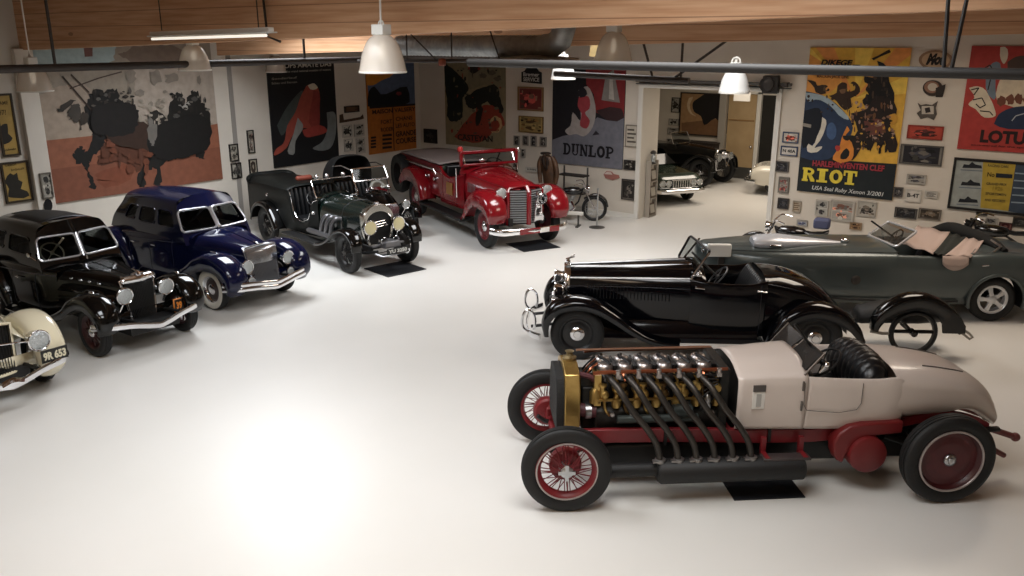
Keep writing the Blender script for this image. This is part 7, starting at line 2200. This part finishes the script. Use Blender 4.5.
# rail on feet and base-plated post by the motorcycle
st = thing('stanchion', 'slim chrome stanchion on a round base in front of the black and chrome motorcycle', 'stanchion', (-10.84, 18.2, 0), 0)
b = MB(); b.lathe([(.2, 0), (.2, .012), (.06, .03), (.03, .05), (0, .05)], (0, 0, 0), 'z', 24); b.build('base', M_grey, st)
b = MB(); b.lathe([(.022, .04), (.022, .95), (.032, .96), (.032, 1.0), (0, 1.01)], (0, 0, 0), 'z', 14); b.build('post', M_alu, st)
rl = thing('barrier_rail', 'low white barrier rail on short feet before the black and chrome motorcycle', 'barrier', (-11.75, 17.85, 0), R(18))
b = MB(); b.box((0, 0, .34), (1.25, .05, .09)); b.build('rail', M_white, rl, bevel=.01)
for x in (-.5, .5):
    b = MB(); b.box((x, 0, .16), (.04, .04, .3)); b.box((x, 0, .015), (.08, .3, .03)); b.build('foot', M_grey, rl)
rk = thing('wall_rack', 'grey rack of two dark shelves on posts left of the motorcycle', 'rack', (-12.2, 19.2, 0), 0)
for z in (.62, 1.08):
    b = MB(); b.box((0, 0, z), (.8, .3, .04)); b.build('shelf', M_dark, rk)
for x in (-.37, .37):
    b = MB(); b.box((x, .1, .65), (.035, .035, 1.3)); b.build('post', M_grey, rk)
# leather jacket on a stand
jk = thing('leather_jacket', 'brown leather jacket hanging on a stand behind the red fire truck', 'jacket', (-12.72, 18.75, 0), R(10))
bj = mat('brown leather', '5a3d26', .5, noise=(5, '3c291b', .9), bump=(10, .5))
b = MB()
rg = []
for z, hw, dp, sh in ((.82, .17, .10, .06), (.9, .19, .11, .05), (1.1, .18, .11, .02), (1.3, .19, .11, -.01), (1.46, .2, .1, -.03), (1.56, .17, .09, -.05), (1.62, .08, .07, -.06)):
    rg.append([V((sh + hw*math.cos(a)*(1 + .06*math.sin(5*a + z*7)), dp*math.sin(a), z)) for a in [2*PI*k/24 for k in range(24)]])
b.rings(rg); b.build('body', bj, jk, 70)
for sx in (1, -1):
    b = MB(); b.tube([(sx*.15 - .04, 0, 1.57), (sx*.22 - .02, -.02, 1.42), (sx*.25 + .02, -.05, 1.15), (sx*.22 + .04, -.1, .88)], [.06, .07, .065, .05], 12, sm=4); b.build('sleeve', bj, jk)
b = MB(); b.tube([(-.08, -.1, 1.66), (-.2, -.02, 1.66), (-.08, .08, 1.66), (.04, 0, 1.66), (-.04, -.1, 1.64)], .03, 8, sm=3); b.build('collar', mat('dark fur', '2c2019', .9), jk)
for sx in (1, -1):
    b = MB(); b.grid([[V((-.05 + sx*.015, -.10, 1.6)), V((-.05 + sx*.09, -.11, 1.56))], [V((-.03 + sx*.02, -.125, 1.4)), V((-.03 + sx*.1, -.12, 1.44))], [V((-.01 + sx*.01, -.125, 1.22)), V((-.01 + sx*.04, -.125, 1.26))]]); b.build('lapel', mat('dark fur', '2c2019', .9), jk, solid=.02)
b = MB(); b.tube([(0, 0, .03), (0, 0, .8)], .02); b.lathe([(0, 0), (.2, 0), (.2, .02), (0, .04)], (0, 0, 0), 'z', 20); b.build('stand', M_dark, jk)

# drip mats
M_mat = mat('drip mat', '14171d', .6, bump=(60, .2))
for lab, cx, cy, L_, W_, rz in (('black drip mat on the floor beneath the cream and red racing car', -2.86, 8.28, .76, 1.0, 41.3), ('black drip mat on the floor under the nose of the dark green vintage tourer', -12.1, 12.23, .9, .95, -12), ('black drip mat on the floor under the nose of the red fire truck', -11.0, 15.62, .9, .95, -26)):
    b = MB(); b.box((0, 0, .006), (L_, W_, .012)); o = b.build('drip_mat', M_mat, bevel=.003); o.location = (cx, cy, 0); o.rotation_euler = (0, 0, R(rz))
    tag(o, lab, 'mat', 'black drip mats')

# ---------------------------------------------------------------- vehicles in the far room
def annex_car(name, label, loc, rz, colr, lamps=2, grill=True, z0=1.4):
    car = thing(name, label, 'car', loc, rz)
    pt = mat('annex ' + colr, colr, .2, coat=.8)
    w = wheel(car, 1.3, .66, .33, .18, .2, 'disc', (M_chrome, M_dark, M_chrome), n=16)
    for x, y in ((1.3, -.66), (-1.25, .66), (-1.25, -.66)):
        more_wheel(w, car, x, y)
    def sc(x, hw, zb, zs, zt):
        return half(x, (hw*.9, zb), (hw*.99, zb + .12), (hw, zs - .2), (hw*.97, zs - .05), (hw*.84, zs + .03), (hw*.4, zt), (0, zt))
    s = Surf([sc(-2.1, .7, .36, .76, .8), sc(-1.8, .8, .3, .84, .88), sc(-.8, .83, .26, .88, .94), (sc(.5, .83, .26, .86, .93)), sc(1.4, .82, .28, .83, .88), sc(1.9, .76, .32, .78, .82), sc(2.05, .7, .36, .7, .73)])
    b = MB(); s.mesh(b, 4, 4, cap0=True, cap1=True); b.build('body', pt, car, 60)
    g = Surf(cabin_secs(-1.5, -1.0, .55, .1, .74, .56, .88, .96, 1.22, z0, .2)); hs = [(1.0, 3, 1.1, 1.9), (3.3, 5.4, 1.1, 1.9)]
    b = MB(); g.mesh(b, 4, 4, holes=hs, cap0=True); cb = b.build('cabin', pt, car, 60)
    for h in hs:
        for sd in (1, -1):
            b = MB(); g.patch(b, *h, sd, -.004); b.build('side_window', M_dkglass, cb, 60)
    b = MB(); b.grid([[V((g.P(6, v, 1).x + .05*(1-u*u), g.P(6, v, 1).y*u, g.P(6, v, 1).z)) for u in (-1, -.5, 0, .5, 1)] for v in (.9, 1.5, 2.0)]); b.build('windscreen', M_dkglass, cb, 60)
    b = MB(); b.tube([(1.9, -.84, .42), (2.16, -.7, .42), (2.22, 0, .42), (2.16, .7, .42), (1.9, .84, .42)], .05, 8, sm=4, flat=(.6, 1.2)); b.build('bumper', M_chrome, car)
    for sy in (1, -1):
        for k in range(lamps):
            headlamp(car, 2.08, sy*(.6 - .2*k), .64, .09)
    if grill:
        b = MB()
        for k in range(8):
            b.box((2.1, -.26 + .075*k, .62), (.03, .02, .2))
        b.box((2.1, 0, .73), (.05, .64, .025)); b.box((2.1, 0, .51), (.05, .64, .025)); b.build('grille', M_chrome, car)
    b = MB(); b.tube([(-2.1, -.75, .42), (-2.2, 0, .42), (-2.1, .75, .42)], .05, 8, sm=4); b.build('rear_bumper', M_chrome, car)
    return car
annex_car('green_saloon', 'dark green car with chrome bumper and paired lamps in the far room', (-12.2, 23.35, 0), R(-34), '18281f', 2)
annex_car('white_car', 'small white car half hidden behind the right jamb of the doorway', (-7.75, 26.3, 0), R(-165), 'd5d0c2', 1, False)
def annex_vintage():
    car = thing('black_vintage_car', 'black vintage car with large bare wheels behind the dark green car in the far room', 'car', (-12.75, 26.3, 0), R(-8))
    bk = mat('black enamel', '080808', .1, spec=.5)
    w = wheel(car, 1.5, .66, .46, .16, .32, 'wire', (M_black, M_black, M_chrome), n=18)
    for x, y in ((1.5, -.66), (-1.3, .66), (-1.3, -.66)):
        more_wheel(w, car, x, y)
    s = Surf([half(x, (hw*.9, .5), (hw, .8), (hw*.96, zt - .2), (hw*.7, zt - .04), (0, zt)) for x, hw, zt in ((-2.0, .4, 1.0), (-1.5, .6, 1.2), (-.5, .62, 1.22), (.3, .52, 1.25), (1.2, .4, 1.2), (1.75, .32, 1.15))]); b = MB(); s.mesh(b, 4, 4, cap0=True, cap1=True); b.build('body', bk, car, 60)
    b = MB(); b.prism([(-.3, .5), (.3, .5), (.34, .95), (.24, 1.18), (-.24, 1.18), (-.34, .95)], 'x', 1.74, 1.84); b.build('radiator', M_chrome, car, bevel=.03)
    for sy in (1, -1):
        headlamp(car, 1.95, sy*.34, .95, .12, stem=(1.85, sy*.3, .6))
    b = MB(); fender(b, [(1.98, .5), (1.9, .85), (1.5, 1.0), (1.1, .85), (.7, .5), (0, .4)], .68, .12, .04, .03); fender(b, [(-.8, .42), (-.95, .8), (-1.3, .98), (-1.7, .85), (-1.85, .5)], .68, .13, .04, .03); b.build('wing', bk, car, 60, solid=.01)
    windscreen(car, (.3, .5, 1.25), (.3, -.5, 1.25), (.15, .48, 1.6), (.15, -.48, 1.6), M_chrome, .014)
    return car
annex_vintage()
# dark cabinet below the moon painting
cb = thing('dark_cabinet', 'dark low cabinet under the brown moon painting in the far room', 'cabinet', (-12.55, Y2 - .3, 0), 0)
mcb = mat('dark cabinet', '2b231d', .6)
b = MB(); b.box((0, 0, .58), (1.6, .5, 1.1)); b.box((0, 0, 1.15), (1.66, .54, .05)); b.build('carcass', mcb, cb, bevel=.01)
for x in (-.4, .4):
    b = MB(); b.box((x, -.26, .58), (.74, .02, 1.0)); d_ = b.build('door', mat('cabinet door', '382d25', .5), cb, bevel=.006); b = MB(); b.ball((x*.2, -.285, .6), .02); b.build('knob', M_chrome, d_)
# narrow shelf unit with a lamp just inside the left jamb of the doorway
sh = thing('jamb_shelf', 'narrow shelf unit with small frames standing inside the left side of the doorway', 'shelf', (DL + .12, YB + .5, 0), 0)
b = MB()
for y in (-.2, .2):
    b.box((-.03, y, .75), (.13, .025, 1.5))
for z in (.04, .5, .95, 1.4):
    b.box((-.03, 0, z), (.13, .4, .025))
b.build('shelves', mat('shelf grey', '9a9287', .6), sh)
for k, z in enumerate((.06, .52, .97)):
    tg = MB(); tg.box((DL + .12, YB + .5, z + .16), (.03, .3, .3), (0, -8, 0)); o = tg.build('picture_frame', mat('frame brown', '4a3c30', .5)); tg2 = MB(); tg2.box((DL + .14, YB + .5, z + .16), (.012, .22, .22), (0, -8, 0)); tg2.build('print', mat('print pale', '9c968a', .6), o)
    tag(o, 'small brown framed picture on the %s shelf inside the doorway' % ('bottom', 'middle', 'upper')[k], 'picture')
lm = thing('jamb_lantern', 'small dark lantern on top of the narrow shelf inside the doorway', 'lantern', (DL + .10, YB + .5, 1.415), 0)
b = MB(); b.lathe([(0, 0), (.08, 0), (.09, .03), (.06, .05), (.06, .06)], (0, 0, 0), 'z', 14); b.lathe([(.06, .26), (.09, .28), (.05, .34), (0, .36)], (0, 0, 0), 'z', 14); b.build('body', M_dark, lm)
b = MB(); b.lathe([(.055, .06), (.07, .16), (.055, .26)], (0, 0, 0), 'z', 14); b.build('glass', M_lens, lm)
# ---------------------------------------------------------------- light: area lamps under the added skylights, all out of view
def area(name, loc, size, power, col='ffffff', rot=(0, 0, 0), spread=150):
    l = bpy.data.lights.new(name, 'AREA')
    l.shape = 'RECTANGLE'
    l.size, l.size_y = size
    l.energy = power
    l.color = lin(col)[:3]
    l.spread = R(spread)
    o = bpy.data.objects.new(name, l)
    COL.objects.link(o)
    o.location = loc
    o.rotation_euler = rot
    return o

PW = [178, 168, 20, 100, 205, 150, 290]
HUE = ['f7faff', 'fdfcfb', 'fffaf2', 'ffdcb4', 'fefcfb', 'ffecd6', 'f6faff']
PA = 145
for n, k in enumerate(SKY):
    zc = CZ((k[0] + k[1]) / 2)
    area('added_skylight_light', ((k[0]+k[1])/2, (k[2]+k[3])/2, zc - .06), (k[1]-k[0] - .2, k[3]-k[2] - .2), PW[n], HUE[n], spread=168 if n in (1, 3, 5) else 145)
area('added_annex_light', (-9.3, 24, 4.55), (3, 3), PA, 'fff0de')  # unseen area lamp added to brighten the far room
w = bpy.data.worlds.new('world')
SC.world = w
w.use_nodes = True
w.node_tree.nodes['Background'].inputs[0].default_value = lin('cfd8e0')
w.node_tree.nodes['Background'].inputs[1].default_value = .3
SC.view_settings.view_transform = 'Standard'
SC.view_settings.look = 'None'
SC.view_settings.gamma = 1
SC.view_settings.exposure = 0.12
SC.cycles.use_denoising = True
SC.cycles.max_bounces = 6
SC.cycles.diffuse_bounces = 4
SC.cycles.sample_clamp_indirect = 6
